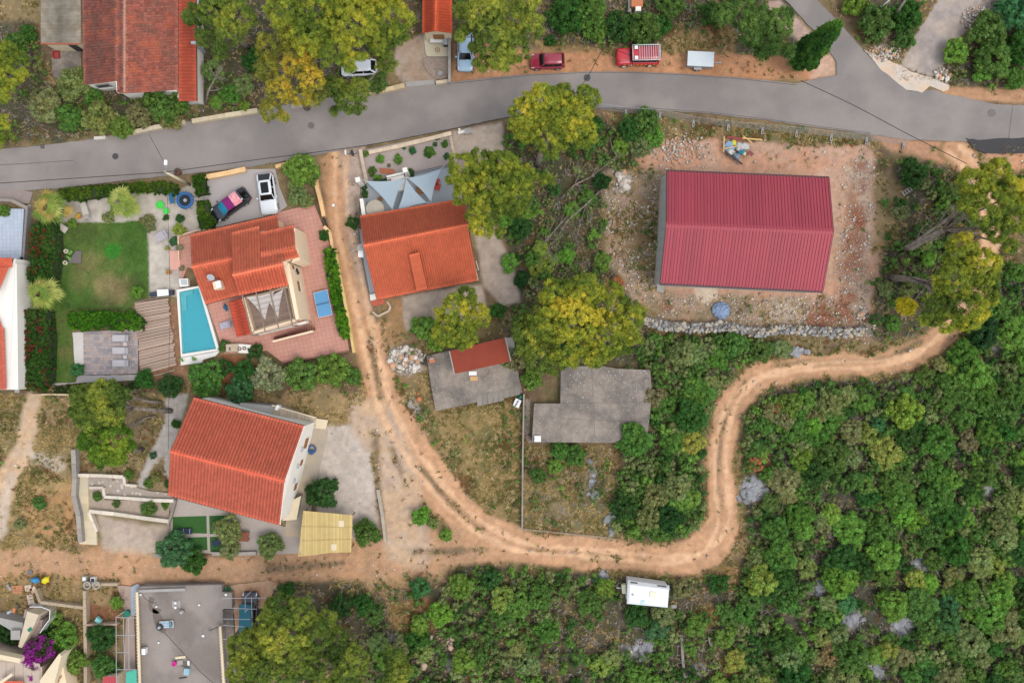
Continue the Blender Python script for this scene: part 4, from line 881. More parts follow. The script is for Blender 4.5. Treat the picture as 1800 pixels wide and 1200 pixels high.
# ---------------------------------------------------------------- concrete slabs
def slabs():
    t = T("derelict_shed", "rust-red shed roof standing on an old grey concrete slab", "shed", 835, 640)
    q = [(750, 626), (788, 616), (870, 600), (900, 592), (912, 660), (918, 690), (766, 722), (758, 680)]
    one(lambda m: m.prism([P2(x, y, .5) for x, y in q], -.2, .5), "slab", MCON, t)
    h = 2.4; a, b, c, d = P(790, 617, h), P(888, 593, h+.35), P(898, 635, h+.35), P(799, 657, h)
    MRR = M("rust_red_roofing", C(150, 66, 46), rough=.9, var=.05, scale=1., fine=.05, tone2=C(142, 62, 44))
    m = MB(); i = [m.v(p) for p in (a, b, c, d)]; j = [m.v((p[0], p[1], p[2]+.08)) for p in (a, b, c, d)]; m.f(j)
    for k in range(4): m.f((i[k], i[(k+1) % 4], j[(k+1) % 4], j[k]))
    m.build("roof", MRR, t); one(lambda m: m.prism(inset([p[:2] for p in (a, b, c, d)], .12), .5, h), "wall", MCR, t)
    for p, q2 in ((a, d), (b, c)): one(lambda m: m.beam((p[0], p[1], p[2]+.1), (q2[0], q2[1], q2[2]+.1), .12, .06), "verge", MGC, t)
    one(lambda m: m.prism([P2(x, y, .53) for x, y in ((888, 594), (903, 592), (908, 636), (899, 640))], .5, .53), "side_slab", MGC, t)
    for i in range(8):
        f = i/8; x0 = 838+f*76; y0 = 696-f*17; w = 8.8; k = 21 if i < 5 else 17
        one(lambda m: m.prism([P2(x0, y0, .6), P2(x0+w, y0-2.3, .6), P2(x0+w+1, y0+k-5, .6), P2(x0+1, y0+k-2.5, .6)], .45, .52+.02*(i % 3), jit(C(140, 132, 124), .12)), "edge_slab", MPL, t)
    for (x, y, m_, lb, w, d) in ((831, 656, MWM, "white board leaning on the slab in front of the red shed", .85, .45), (833, 665, M("plywood", C(206, 164, 116), rough=.8, var=.06), "tan plywood board below the white one", .85, .5)):
        o = T("loose_board", lb, "board", x, y, .5, group="boards lying by the rust-red shed"); bx, by = P2(x, y, .6)
        one(lambda m: m.box(bx, by, .56, .6, w, d, .03), "panel", m_, o); one(lambda m: m.box(bx, by, .5, .56, w*.9, .08, .03), "batten", MWOOD, o)
    o = T("brick_vent", "small brick chimney stub at the slab's upper left corner", "chimney", 759, 632, .5); x, y = P2(759, 633, .9); one(lambda m: m.box(x, y, .5, .8, .6, .55, .25), "bricks", MBR, o); one(lambda m: m.box(x, y+.18, .8, .95, .35, .25, .25), "cap", MGC, o)
    o = T("tyre_and_pipe", "dark tyre with a pipe leaning at the concrete slab's left edge", "tyre", 744, 636); x, y = P2(744, 636); MTY = M("tyre_rubber", C(52, 54, 56), rough=.8)
    one(lambda m: m.ring(x, y, .05, .3, .17, .32, 18), "tread", MTY, o); one(lambda m: m.tube([(x+.05, y+.4, .25), P(748, 622, .5)], .07, 6), "pipe", MGM, o)
    t = T("concrete_foundation", "L-shaped cracked grey concrete slab of an unfinished house in the scrub", "foundation", 1040, 710)
    q = [(986, 644), (1060, 643), (1085, 648), (1143, 650), (1146, 700), (1138, 764), (1100, 778), (935, 777), (939, 709), (985, 709)]
    one(lambda m: m.prism([P2(x, y, 1.) for x, y in q], -.2, 1.), "slab", MCON, t)
    m = MB()
    for ln in ([(985, 709), (1143, 706)], [(985, 735), (1140, 742)], [(1040, 644), (1046, 777)]):
        for a, b in zip(ln, ln[1:]): m.beam(P(*a, 1.003), P(*b, 1.003), .03, .008)
    m.build("joint", MK, t)
    one(lambda m: [m.rock(*P2(rs_.uniform(1000, 1140), rs_.uniform(650, 700), 1.), 1.01, rs_.uniform(.04, .13), None) for _ in range(150)], "debris", MGC, t, stuff=True)
    strips("damp_strip", [[(928, 700), (926, 765), (934, 776)]], .6, MCON, .02)
    o = T("hatch_cover", "small white square hatch at the L-shaped slab's lower left corner", "hatch", 945, 771, 1.); x, y = P2(945, 771, 1.15); one(lambda m: m.box(x, y, 1., 1.15, .7, .65), "lid", MWM, o); one(lambda m: m.cyl(x-.3, y, 1.15, 1.2, .04, n=6), "handle", MDK, o)
    g = T("garden_gate_frame", "rusty metal frame along the L-shaped slab's top edge", "gate", 1035, 638, 0); one(lambda m: (m.beam(P(1012, 636, 1.2), P(1058, 636, 1.2), .06), m.beam(P(1012, 641, .8), P(1058, 641, .8), .06), [m.beam(P(x, 636, 1.2), P(x, 641, .8), .04) for x in (1012, 1027, 1042, 1058)]), "bars", MDK, g)
    stonewall("thin_field_wall", "thin straight concrete wall dividing the dry field from the L-shaped slab", "wall", [(921, 692), (919, 800), (918, 930)], .18, .7, seed=11, base=C(150, 144, 134), size=.6)
rs_ = random.Random(9)
slabs()
w = stonewall("field_edge", "low rough edging of grey blocks between dry field and dirt track", "edging", [(920, 930), (960, 934), (1000, 938), (1060, 944), (1085, 948)], .2, .08, seed=12, base=C(150, 132, 110), size=.2)
# dry-stone wall: every stone its own piece for the nearest 280
def drystone(label, pts, w, h, seed, nmax, n):
    rr = random.Random(seed); t = T("dry_stone_wall", label, "wall", pts[0][0], pts[0][1]); P_ = smooth_pts(pts, 6); Ls = [0]
    for a, b in zip(P_, P_[1:]): Ls.append(Ls[-1]+math.hypot(b[0]-a[0], b[1]-a[1]))
    bulk = MB(); MSG = M("wall_stone", (1, 1, 1), rough=.95, var=.15, scale=4, fine=.15, attr=True, bump=.4)
    def at(d):
        for i in range(len(Ls)-1):
            if Ls[i+1] >= d: f = (d-Ls[i])/(Ls[i+1]-Ls[i]+1e-6); a, b = P_[i], P_[i+1]; return a[0]+(b[0]-a[0])*f, a[1]+(b[1]-a[1])*f
        return P_[-1]
    for i in range(n):
        x, y = at(rr.random()*Ls[-1]); x += rr.uniform(-w, w)*.15*16; y += rr.uniform(-w, w)*.5*16; k = abs(rr.gauss(0, 1)); r = rr.uniform(.13, .3) if i < nmax else rr.uniform(.1, .2)
        X, Y = P2(x, y, h); c = rr.choice((C(162, 158, 154), C(138, 136, 134), C(180, 174, 164), C(186, 170, 146), C(150, 148, 150))); z = h*rr.uniform(.75, 1.05)
        if i < nmax: one(lambda m: m.rock(X, Y, z, r, c, .8, rr), "stone", MSG, t)
        else: bulk.rock(X, Y, z*rr.uniform(.1, .95), r, c, .8, rr)
    bulk.build("rubble_fill", MSG, t, stuff=True)
    m = MB()
    for a, b in zip(P_, P_[1:]):
        m.beam((*P2(*a), h*.4), (*P2(*b), h*.4), w*.8, h*.8, C(120, 112, 104))
    m.build("core", MSG, t)
drystone("long grey dry-stone wall below the red hall's building plot", [(1133, 564), (1180, 573), (1240, 576), (1275, 573), (1330, 584), (1370, 580), (1420, 581), (1480, 585), (1526, 580)], 1.0, .9, 1, 285, 900)
drystone("short collapsed dry-stone wall at the right edge below the pines", [(1712, 588), (1750, 598), (1800, 606), (1860, 612)], .6, .6, 2, 60, 150)

# ---------------------------------------------------------------- building-plot mesh fence with concrete feet
def meshfence():
    base = [(1040, 190), (1100, 198), (1160, 203), (1219, 215), (1280, 222), (1340, 228), (1400, 233), (1461, 240), (1523, 246), (1588, 254)]
    for i, (a, b) in enumerate(zip(base, base[1:])):
        lb = "%s mesh fence panel from the left along the plot's road edge" % ("first", "second", "third", "fourth", "fifth", "sixth", "seventh", "eighth", "ninth")[i]
        t = T("mesh_barrier", lb, "fence panel", a[0], a[1], group="mobile mesh fence panels along the road"); A, B = P(*a), P(*b); z = 2.
        m = MB(); m.tube([(A[0], A[1], .1), (A[0], A[1], z), (B[0], B[1], z), (B[0], B[1], .1), (A[0], A[1], .1)], .018, 6); m.build("frame", MGC, t)
        m = MB()
        for k in range(1, 22): f = k/22; x, y = A[0]+(B[0]-A[0])*f, A[1]+(B[1]-A[1])*f; m.beam((x, y, .12), (x, y, z), .007)
        for k in range(1, 9): zz = .1+k*.21; m.beam((A[0], A[1], zz), (B[0], B[1], zz), .007)
        m.build("wire_mesh", MGM, t, stuff=True)
        f = T("concrete_block", "concrete foot under the right end of the %s fence panel" % lb.split()[0], "fence foot", b[0], b[1], group="concrete feet of the mobile fence")
        if i > 1:
            one(lambda m: m.box(B[0]-.02, B[1]-.15, 0, .13, .26, .75, -.12), "block", MGC, f); one(lambda m: (m.box(B[0]-.02, B[1]-.3, .13, .135, .1, .3, -.12),), "slot", MDK, f)
        else: one(lambda m: m.box(B[0], B[1], 0, .13, .24, .6, -.12), "block", MGC, f)
meshfence()
# ---------------------------------------------------------------- villa with pool (left centre)
def villa():
    t = T("villa", "peach two-level villa with stepped orange tile roofs beside the pool", "villa", 440, 480)
    oc = C(212, 108, 78); oc2 = C(214, 110, 80)
    h1, h2 = 3.0, 4.3
    # low western roof
    A, B, Rl, Rr = P(334, 413, h1), P(487, 378, h1), P(337, 470, h2), P(497, 436, h2)
    tile_roof("roof_tiles", A, B, Rr, Rl, t, oc, .28, .42, .07, .1, seed=31, step=.045)
    E, D = P(361, 535, h1), P(436, 514, h1)
    tile_roof("roof_tiles", E, D, P(412, 454, h2), Rl, t, oc, .32, .45, .11, .1, seed=32); ridge_cap(Rl, P(412, 454, h2), t, C(232, 116, 84), MR, .13)
    gutter([A, B], t); gutter([E, D], t)
    one(lambda m: m.prism([P2(338, 418, h1), P2(485, 385, h1), P2(500, 470, h1), P2(430, 508, h1), P2(364, 528, h1)], -.1, h1-.05), "lower_wall", MPE, t)
    # upper block
    u1, u2 = 5.1, 6.3
    U = [P(407, 409, u1), P(454, 398, u1), P(457, 408, u1), P(516, 396, u1), P(526, 452, u1), P(499, 459, u1)]
    UL, UR = P(409, 484, u2), P(497, 464, u2)
    tile_roof("roof_tiles", P(407, 409, u1), P(456, 397.5, u1), P(458, 473, u2), UL, t, oc2, .28, .42, .07, .1, seed=33)
    tile_roof("roof_tiles", P(456.3, 409, u1+.05), P(516, 396, u1+.05), P(519.5, 436, 5.85), P(457.5, 449, 5.85), t, oc2, .28, .42, .07, .1, seed=34)
    tile_roof("roof_tiles", P(457.5, 449, 5.85), P(497, 441, 5.85), UR, P(458, 473, u2), t, oc2, .28, .42, .07, .1, seed=35)
    tile_roof("roof_tiles", P(499, 458, 5.2), P(526, 451.5, 5.2), P(519.5, 436, 5.83), P(496, 441, 5.83), t, C(216, 106, 76), .3, .4, .06, .06, seed=36)
    tile_roof("roof_tiles", P(419, 519, u1), P(507, 501, u1), UR, UL, t, C(216, 104, 74), .32, .45, .1, .1, seed=37); ridge_cap(UL, UR, t, C(236, 122, 88), MR, .15)
    gutter([P(407, 409, u1), P(456, 397.5, u1)], t); gutter([P(456, 397.5, u1), P(456.3, 409, u1)], t); gutter([P(456.3, 409, u1), P(516, 396, u1)], t); gutter([P(419, 519, u1), P(507, 501, u1)], t, mat=MGUT)
    one(lambda m: m.prism([P2(409, 413, u1), P2(516, 399, u1), P2(525, 450, u1), P2(502, 460, u1), P2(509, 498, u1), P2(421, 514, u1)], -.1, u1-.05), "upper_wall", MPE, t)
    one(lambda m: m.prism([P2(516.5, 400, 5.75), P2(519, 436, 5.75), P2(523, 449, 5.1), P2(510, 452, 5.1), P2(505, 410, 5.4)], u1-.06, [5.3, 5.72, 5.2, 5.2, 5.2]), "gable", MPE, t)
    # tall east wall along terrace
    one(lambda m: m.prism([P2(499, 464, 5.2), P2(507, 462, 5.2), P2(526, 560, 5.), P2(520, 562, 5.)], -.1, 5.0), "east_wall", MPE, t)
    one(lambda m: m.prism([P2(497, 460, 5.2), P2(504, 459, 5.2), P2(505, 466, 5.2), P2(499, 467, 5.2)], 4., 5.4), "parapet_end", MPE, t)
    a0, a1 = V3(P(507, 462, 5.2)), V3(P(526, 560, 5.)); uu = a1-a0; uu.z = 0; L_ = uu.length; uu /= L_; out = V3((-uu.y, uu.x, 0)); out = out if out.x > 0 else -out
    for f0, f1, z0, z1 in ((.03, .09, 3.3, 4.1), (.3, .48, 2.4, 3.2)):
        p, q = a0+uu*L_*f0, a0+uu*L_*f1; window((p.x, p.y), (q.x, q.y), z0, z1, t, (out.x, out.y), True)
    for f in (.1, .14): p = a0+uu*L_*f+out*.15; one(lambda m: m.box(p.x, p.y, 3.6-f*8, 3.8-f*8, .2, .35, .2), "wall_lamp", MDK, t)
    # small bathroom wing over the terrace
    one(lambda m: m.prism([P2(518, 448, 5), P2(526, 450, 5), P2(527, 456, 5), P2(512, 462, 5)], 0, 5.), "corner_pier", MPE, t)
    # roof terrace
    q = [(432, 523), (507, 502), (519, 562), (447, 583)]
    z = 2.9; one(lambda m: m.prism([P2(x, y, z) for x, y in q], -.1, z), "terrace_block", MPE, t)
    fl = MB(); rr = random.Random(3); poly = [P2(x, y, z) for x, y in inset_px([(434, 526), (506, 506), (516, 558), (449, 578)])]
    c, s = math.cos(.24), math.sin(.24); loc = [(x*c+y*s, -x*s+y*c) for x, y in poly]; yy = min(p[1] for p in loc)
    while yy < max(p[1] for p in loc):
        k = clip_poly(loc, [(-60, yy), (0, yy), (0, yy+.18), (-60, yy+.18)])
        if len(k) > 2: o = MB(); o.prism([(a*c-b*s, a*s+b*c) for a, b in k], z, z+.03, jit(C(150, 128, 118), .12, rr)); o.build("terrace_board", MPL, t)
        yy += .2
    for a, b, h_ in (((430, 524), (447, 584), .9), ((447, 585), (521, 563), .9)):
        one(lambda m: m.beam(P(a[0], a[1], z+h_/2), P(b[0], b[1], z+h_/2), .28, h_), "parapet", MPE, t)
    m = MB(); tp = [(425, 514), (498, 497), (514, 572), (443, 589)]; zp = 5.1; K = [V3(P(x, y, zp)) for x, y in tp]
    for i in range(4): m.beam(K[i], K[(i+1) % 4], .12, .14)
    for f in (.33, .66): m.beam(K[0].lerp(K[1], f), K[3].lerp(K[2], f), .1, .12)
    for f in (.12, .24, .36, .48, .6, .72, .84): m.beam(K[0].lerp(K[3], f), K[1].lerp(K[2], f), .035, .05)
    MGW = M("grey_timber", C(140, 124, 108), rough=.9, var=.1, scale=4)
    p = T("roof_pergola", "weathered timber pergola frame over the villa's roof terrace", "pergola", 470, 545, z); o = m.build("beams", MGW, p)
    for k in K: one(lambda m: m.beam(k, (k.x, k.y, z), .12), "post", MGW, p)
    MWF = M("white_sailcloth", C(232, 224, 220), rough=.85, var=.03, transl=.3)
    for i, (q, lb) in enumerate((([(433, 522), (482, 512), (466, 562)], "left white triangular cloth strung under the roof pergola"), ([(466, 522), (498, 508), (489, 560)], "right white triangular cloth strung under the roof pergola"))):
        s_ = T("sun_cloth", lb, "sun cloth", *q[0], z, group="white cloths under the pergola"); K2 = [V3(P(x, y, 4.9)) for x, y in q]; g = sum(K2, V3((0, 0, 0)))/3; m = MB(); N_ = 10; idx = {}
        for a in range(N_+1):
            for b in range(N_+1-a):
                u, v = a/N_, b/N_; w = 1-u-v; pt = K2[0]*w+K2[1]*u+K2[2]*v; e = 2.6*(u*v*(1-w)+v*w*(1-u)+u*w*(1-v))*max(0, 1-27*u*v*w)*.22; pt = pt+(g-pt)*e; pt.z -= 3*u*v*w; idx[a, b] = m.v(pt)
        for a in range(N_):
            for b in range(N_-a):
                m.f((idx[a, b], idx[a+1, b], idx[a, b+1]), None, True)
                if a+b < N_-1: m.f((idx[a+1, b], idx[a+1, b+1], idx[a, b+1]), None, True)
        m.build("fabric", MWF, s_)
    # lean-to tile roof west of the terrace
    tile_roof("roof_tiles", P(417, 592, 2.5), P(403, 530, 2.5), P(429, 523, 3.1), P(445, 586, 3.1), t, C(204, 82, 56), .34, .9, .055, .05, seed=38); gutter([P(403, 530, 2.5), P(417, 592, 2.5)], t)
    one(lambda m: [m.cyl(*P2(x, y, 2.4), 0, 2.4, .1, n=8) for x, y in ((406, 534), (412, 560), (418, 588))], "column", MPE, t)
    # chimney and dish
    x, y = P2(381, 501, 4.6); one(lambda m: m.box(x, y, 3.3, 4.6, .75, .8, .25), "chimney", MPE, t); one(lambda m: m.box(x+.25, y+.05, 4.6, 4.9, .55, .75, .25), "chimney_cap", MWH, t)
    x, y = P2(371, 485, 4.8); one(lambda m: (m.tube([(x, y, 4.7), (x, y-.12, 4.85), (x, y-.16, 4.9)], [.08, .34, .4], 16), m.beam((x, y, 3.7), (x, y, 4.75), .06), m.beam((x-.6, y-.5, 4.5), (x+.6, y-.35, 4.5), .03)), "satellite_dish", MGM, t)
    # small side steps on the lower side
    s = T("side_stair", "dark-tiled stair with a pale parapet along the villa's lower wall", "stairs", 515, 590)
    for i in range(9):
        f = i/9; z = .25+f*1.5; k = lambda f_, o: P2(482+f_*66, 592-f_*17+o, z)
        one(lambda m: m.prism([k(f, 0), k(f+1/9, 0), k(f+1/9, 7), k(f, 7)], 0, z, jit(C(120, 74, 66), .1)), "step", MST2, s)
    one(lambda m: m.beam(P(481, 600, 1.2), P(551, 582, 1.6), .2, .6), "parapet", MPE, s); one(lambda m: m.beam(P(455, 587, 2.), P(540, 566, 2.8), .22, .8), "upper_parapet", MWH, s)
    for i in range(4): one(lambda m: m.beam(P(540+i*4, 567-i*.8, 2.), P(542+i*4, 581-i*.8, 1.9), .05), "railing_bar", MWOOD, s)
def inset_px(p): return p
villa()
paving("terracotta_patio", [(487, 374), (520, 366), (553, 360), (566, 392), (584, 440), (590, 500), (606, 560), (614, 616), (560, 626), (496, 636), (470, 616), (395, 622), (366, 540), (370, 480), (330, 470), (318, 500), (315, 455), (314, 418), (340, 410), (420, 400), (480, 385)], .09, .45, .22, C(206, 152, 136), bed=M("patio_grout", C(170, 118, 104), rough=.9), seed=1, var=.045)
sheet("driveway", [(357, 312), (432, 298), (484, 297), (492, 330), (505, 362), (487, 376), (430, 388), (374, 402), (360, 380), (356, 340)], .06, MCF)
stonewall("front_wall", "peach rendered front wall between the parked cars and the road", "wall", [(357, 312), (400, 304), (431, 297)], .5, .6, seed=20, base=C(232, 190, 140), size=.8); stonewall("front_wall", "short curved peach wall end right of the white car", "wall", [(484, 293), (495, 290), (520, 285)], .4, .6, seed=21, base=C(226, 184, 136), size=.6)
stonewall("side_wall", "upper part of the peach wall between villa patio and sandy drive", "wall", [(549, 292), (556, 325), (563, 352), (569, 380)], .4, .7, seed=22, base=C(230, 186, 136), size=.8); stonewall("side_wall", "middle piece of the peach wall beside the small round bush", "wall", [(569, 398), (580, 408), (584, 436)], .35, .7, seed=23, base=C(232, 190, 144), size=.8); stonewall("side_wall", "lower yellowish wall behind the long green hedge", "wall", [(590, 440), (600, 500), (612, 560), (622, 620)], .3, .8, seed=24, base=C(228, 196, 130), size=.9)
g = T("patio_gate", "small dark metal gate between peach wall pieces at the drive", "gate", 570, 390); one(lambda m: (m.beam(P(567, 382, 1.1), P(573, 396, 1.1), .06), m.beam(P(567, 382, .3), P(573, 396, .3), .06)), "rails", MDK, g); one(lambda m: [m.beam(P(567+i*.75, 382+i*1.75, 1.1), (P(567+i*.75, 382+i*1.75, 1.1)[0], P(567+i*.75, 382+i*1.75, 1.1)[1], 0), .04) for i in range(9)], "bar", MDK, g)
stonewall("patio_edge_wall", "low pale wall at the villa patio's upper left corner", "wall", [(314, 455), (313, 415), (345, 405), (374, 402)], .15, .5, seed=25, base=C(220, 186, 160), size=.8)
stonewall("patio_edge_wall", "thin dark edging along the patio's lower border above the trees", "wall", [(495, 637), (560, 627), (612, 617)], .12, .3, seed=26, base=C(150, 110, 96), size=.8)
s = T("garden_steps", "three pink tiled steps from the gravel garden up to the patio", "steps", 307, 457)
for i in range(3): one(lambda m: m.prism([P2(299+i*6, 441), P2(305+i*6, 441), P2(306+i*6, 474), P2(300+i*6, 475)], 0, .08+.03*i, jit(C(224, 168, 152), .04)), "step", MTT, s)
# swimming pool
def pool():
    t = T("swimming_pool", "tapering blue swimming pool with a white rim beside the villa", "swimming pool", 345, 570)
    zt = .35; O = [P2(x, y, zt) for x, y in ((310, 509), (346, 502), (356, 530), (386, 618), (346, 628), (320, 640), (316, 640))]
    O = [P2(x, y, zt) for x, y in ((310, 509), (352, 502), (386, 616), (318, 628))]; I = [P2(x, y, zt) for x, y in ((315, 513), (349, 506), (380, 613), (320, 622))]
    MRIM = M("pool_rim", C(238, 234, 228), rough=.7, var=.03); m = MB()
    for i in range(4):
        j = (i+1) % 4; m.poly([(*O[i], zt), (*O[j], zt), (*I[j], zt), (*I[i], zt)]); m.poly([(*O[i], -.2), (*O[j], -.2), (*O[j], zt), (*O[i], zt)]); m.poly([(*I[i], -1.3), (*I[j], -1.3), (*I[j], zt), (*I[i], zt)])
    m.build("rim", MRIM, t)
    MBAS = M("pool_lining", C(74, 192, 208), rough=.5, var=.04, scale=1., fine=.1, fscale=8.)
    m = MB(); m.poly([(*p, .02) for p in I]); m.build("basin_floor", MBAS, t)
    MWT = M("pool_water", C(150, 240, 250), rough=.05, var=0., fine=0, spec=.5); n = MWT.node_tree; b = n.nodes["Principled BSDF"]; b.inputs["Transmission Weight"].default_value = .85; b.inputs["IOR"].default_value = 1.33; b.inputs["Roughness"].default_value = .02
    bn = n.nodes.new("ShaderNodeBump"); nz = n.nodes.new("ShaderNodeTexNoise"); nz.inputs["Scale"].default_value = 3.; ge = n.nodes.new("ShaderNodeNewGeometry"); n.links.new(ge.outputs["Position"], nz.inputs["Vector"]); n.links.new(nz.outputs["Fac"], bn.inputs["Height"]); bn.inputs["Strength"].default_value = .15; bn.inputs["Distance"].default_value = .1; n.links.new(bn.outputs[0], b.inputs["Normal"])
    m = MB(); m.poly([(*p, .27) for p in I]); m.build("water", MWT, t)
    MSTP = M("pool_step", C(150, 208, 212), rough=.5, var=.03)
    m = MB(); m.prism([P2(316, 514, .3), P2(337, 510, .3), P2(338, 516, .3), P2(326, 519, .3), P2(327, 545, .3), P2(319, 546, .3)], .021, .16); m.build("shelf_step", MSTP, t)
    m = MB(); m.prism([P2(318, 547, .2), P2(322, 547, .2), P2(327, 620, .2), P2(321, 621, .2)], .021, .06); m.build("bench_step", MBAS, t)
    t2 = T("pool_planter", "pale planter ledge with two pots at the pool's lower end", "planter", 345, 630)
    one(lambda m: m.prism([P2(317, 629, .3), P2(386, 617, .3), P2(378, 626, .3), P2(357, 632, .3), P2(355, 637, .3), P2(318, 642, .3)], 0, .33), "ledge", MRIM, t2)
    for x, y in ((322.5, 633), (344, 630.5)):
        one(lambda m: m.cyl(*P2(x, y, .4), .33, .45, .17, n=10), "pot", MWH, t2); one(lambda m: [m.rock(P2(x, y)[0]+rs_.uniform(-.15, .15), P2(x, y)[1]+rs_.uniform(-.15, .15), .52, .12, SCOL['g']) for _ in range(9)], "foliage", M("planter_leaves", (1, 1, 1), attr=True), t2)
    for x, y in ((336, 628.5), (367, 622.5), (377, 620)): one(lambda m: m.box(*P2(x, y, .4), .33, .36, .22, .22, .2), "lamp_block", MWM, t2)
    o = T("skylight_box", "square grey-glazed box at the pool's top left corner", "skylight", 322, 494); one(lambda m: m.prism([P2(314, 490, .5), P2(330, 489, .5), P2(331, 503, .5), P2(316, 504, .5)], 0, .5), "frame", MRIM, o); one(lambda m: m.prism([P2(318, 492, .5), P2(328, 491, .5), P2(329, 500, .5), P2(319, 501, .5)], .5, .52), "pane", M("milky_glass", C(186, 196, 200), rough=.3), o)
pool()
# wooden deck: single planks
t = T("wooden_deck", "weathered plank deck between paved sun terrace and pool", "deck", 280, 590)
rr = random.Random(12)
for i in range(24):
    f = i/24.; g2 = .93/24
    L0, L1 = (238+12*f, 533+126*f), (238+12*(f+g2), 533+126*(f+g2)); R0, R1 = (297+14*f, 524+118*f), (297+14*(f+g2), 524+118*(f+g2))
    if i > 13: L0, L1 = (L0[0]-1, L0[1]), (L1[0]-1, L1[1])
    j = rr.uniform(-2.2, 2.2); z = .16+rr.uniform(0, .02)
    one(lambda m: m.prism([P2(L0[0]+j*.4, L0[1]), P2(R0[0]+j, R0[1]), P2(R1[0]+j, R1[1]-.3), P2(L1[0]+j*.4, L1[1]-.3)], z-.04, z, jit(C(176, 152, 136), .14, rr)), "plank", MPL, t)
one(lambda m: [m.beam((*P2(240+x*50, 535, .1)[:2], .08), (*P2(252+x*50, 655, .1)[:2], .08), .1, .08, C(120, 96, 80)) for x in (.05, .5, .98)], "joist", MPL, t)
stonewall("deck_edging", "timber edging under the lower side of the wooden deck", "edging", [(248, 662), (280, 658), (307, 650)], .12, .16, seed=28, base=C(170, 150, 132), size=.7)
paving("sun_terrace_paving", [(147, 583), (243, 578), (243, 656), (148, 659)], .08, .32, .0, [C(166, 154, 154), C(182, 160, 152), C(150, 144, 148), C(176, 164, 160)], bed=M("terrace_grout", C(150, 140, 136), rough=.9), seed=2, var=.06, sx=.5, irregular=True)
sheet("white_gravel_strip", [(128, 584), (147, 583), (148, 641), (132, 641)], .05, M("white_gravel", C(212, 206, 200), rough=.95, var=.06, fine=.2, fscale=18., bump=.4), wob=.8)
sheet("stepping_slab_path", [(88, 673), (134, 672), (136, 660), (242, 658), (240, 668), (150, 672), (88, 678)], .05, MCF, wob=.8)
MGL = M("lounger_fabric", C(190, 184, 188), rough=.8, var=.03)
def lounger(px, py, rz, label, mat=None, L_=1.9, w=.65, group=None, frame=None, back=.35, cat="sun lounger", z0=.08):
    t = T("sun_lounger", label, cat, px, py, group=group); x, y = P2(px, py); c, s = math.cos(rz), math.sin(rz); mat = mat or MGL; frame = frame or MGM
    W3 = lambda a, b, z: (x+a*c-b*s, y+a*s+b*c, z+z0)
    m = MB(); a0, a1, a2 = -L_/2, L_*.22, L_/2; z = .32; th = .05
    i = [m.v(W3(a, b, q)) for a, b, q in ((a0, -w/2, z), (a0, w/2, z), (a1, w/2, z), (a1, -w/2, z), (a0, -w/2, z+th), (a0, w/2, z+th), (a1, w/2, z+th), (a1, -w/2, z+th))]
    for f in ((0, 1, 2, 3), (7, 6, 5, 4), (0, 4, 5, 1), (1, 5, 6, 2), (2, 6, 7, 3), (3, 7, 4, 0)): m.f([i[k] for k in f])
    m.build("mattress", mat, t); m = MB()
    i = [m.v(W3(a, b, q)) for a, b, q in ((a1+.02, -w/2, z), (a1+.02, w/2, z), (a2, w/2, z+back), (a2, -w/2, z+back), (a1+.02, -w/2, z+th), (a1+.02, w/2, z+th), (a2-.03, w/2, z+th+back), (a2-.03, -w/2, z+th+back))]
    for f in ((0, 1, 2, 3), (7, 6, 5, 4), (0, 4, 5, 1), (1, 5, 6, 2), (2, 6, 7, 3), (3, 7, 4, 0)): m.f([i[k] for k in f])
    m.build("backrest", mat, t)
    m = MB(); m.beam(W3(a0, -w/2-.03, z-.03), W3(a2+.1, -w/2-.03, z-.03), .05); m.beam(W3(a0, w/2+.03, z-.03), W3(a2+.1, w/2+.03, z-.03), .05); m.beam(W3(a2+.1, -w/2, z-.03), W3(a2+.1, w/2, z-.03), .05); m.beam(W3(a0, -w/2, z-.03), W3(a0, w/2, z-.03), .05); m.build("frame", frame, t)
    for a in (a0+.1, a2-.2):
        for b in (-w/2, w/2): one(lambda q: q.beam(W3(a, b, z-.05), W3(a, b, -z0*.8), .05), "leg", frame, t)
    return t
for y, lb in ((594, "top grey sun lounger on the paved sun terrace"), (616, "middle grey sun lounger on the paved sun terrace"), (638, "bottom grey sun lounger on the paved sun terrace")): lounger(216, y, 0, lb, group="three grey sun loungers on the paved terrace")
for y, lb in ((604.5, "upper small square side table between the sun loungers"), (627, "lower small square side table between the sun loungers")):
    t = T("side_table", lb, "side table", 223.5, y, group="side tables between sun loungers"); x, q = P2(223.5, y); one(lambda m: m.box(x, q, .44, .48, .42, .42), "tabletop", MGL, t); one(lambda m: m.cyl(x, q, .08, .44, .05, n=8), "stem", MGM, t)
lounger(153, 372, -1.25, "beige sun lounger on the gravel between the two upper palms", M("beige_fabric", C(196, 186, 174), rough=.85)); lounger(108, 398, 2.55, "beige sun lounger half under the top left palm", M("beige_fabric", (0, 0, 0)), back=.25)
lounger(287, 415, .55, "grey cushioned lounger on the gravel left of the villa patio", M("grey_cushion", C(176, 168, 174), rough=.9), L_=1.35, w=.9, back=.15)
lounger(399, 571, .3, "lilac-grey sun lounger on the terracotta patio right of the pool", M("lilac_fabric", C(178, 174, 190), rough=.85), L_=1.3, w=.62)
MBF = M("blue_towel", C(48, 110, 150), rough=.9, var=.1)
t = T("folded_parasol", "blue folded parasol lying on the patio beside the lean-to roof", "parasol", 400, 541); x, y = P2(400, 541)
one(lambda m: (m.tube([(x-.3, y+.1, .5), (x, y, .7), (x+.2, y-.3, .5)], [.05, .22, .04], 7), m.tube([(x-.1, y+.45, .6), (x+.02, y, .75), (x+.1, y-.4, .6)], [.04, .2, .04], 7)), "cloth", MBF, t); one(lambda m: m.cyl(x, y, .09, .7, .03, n=6), "pole", MGM, t)
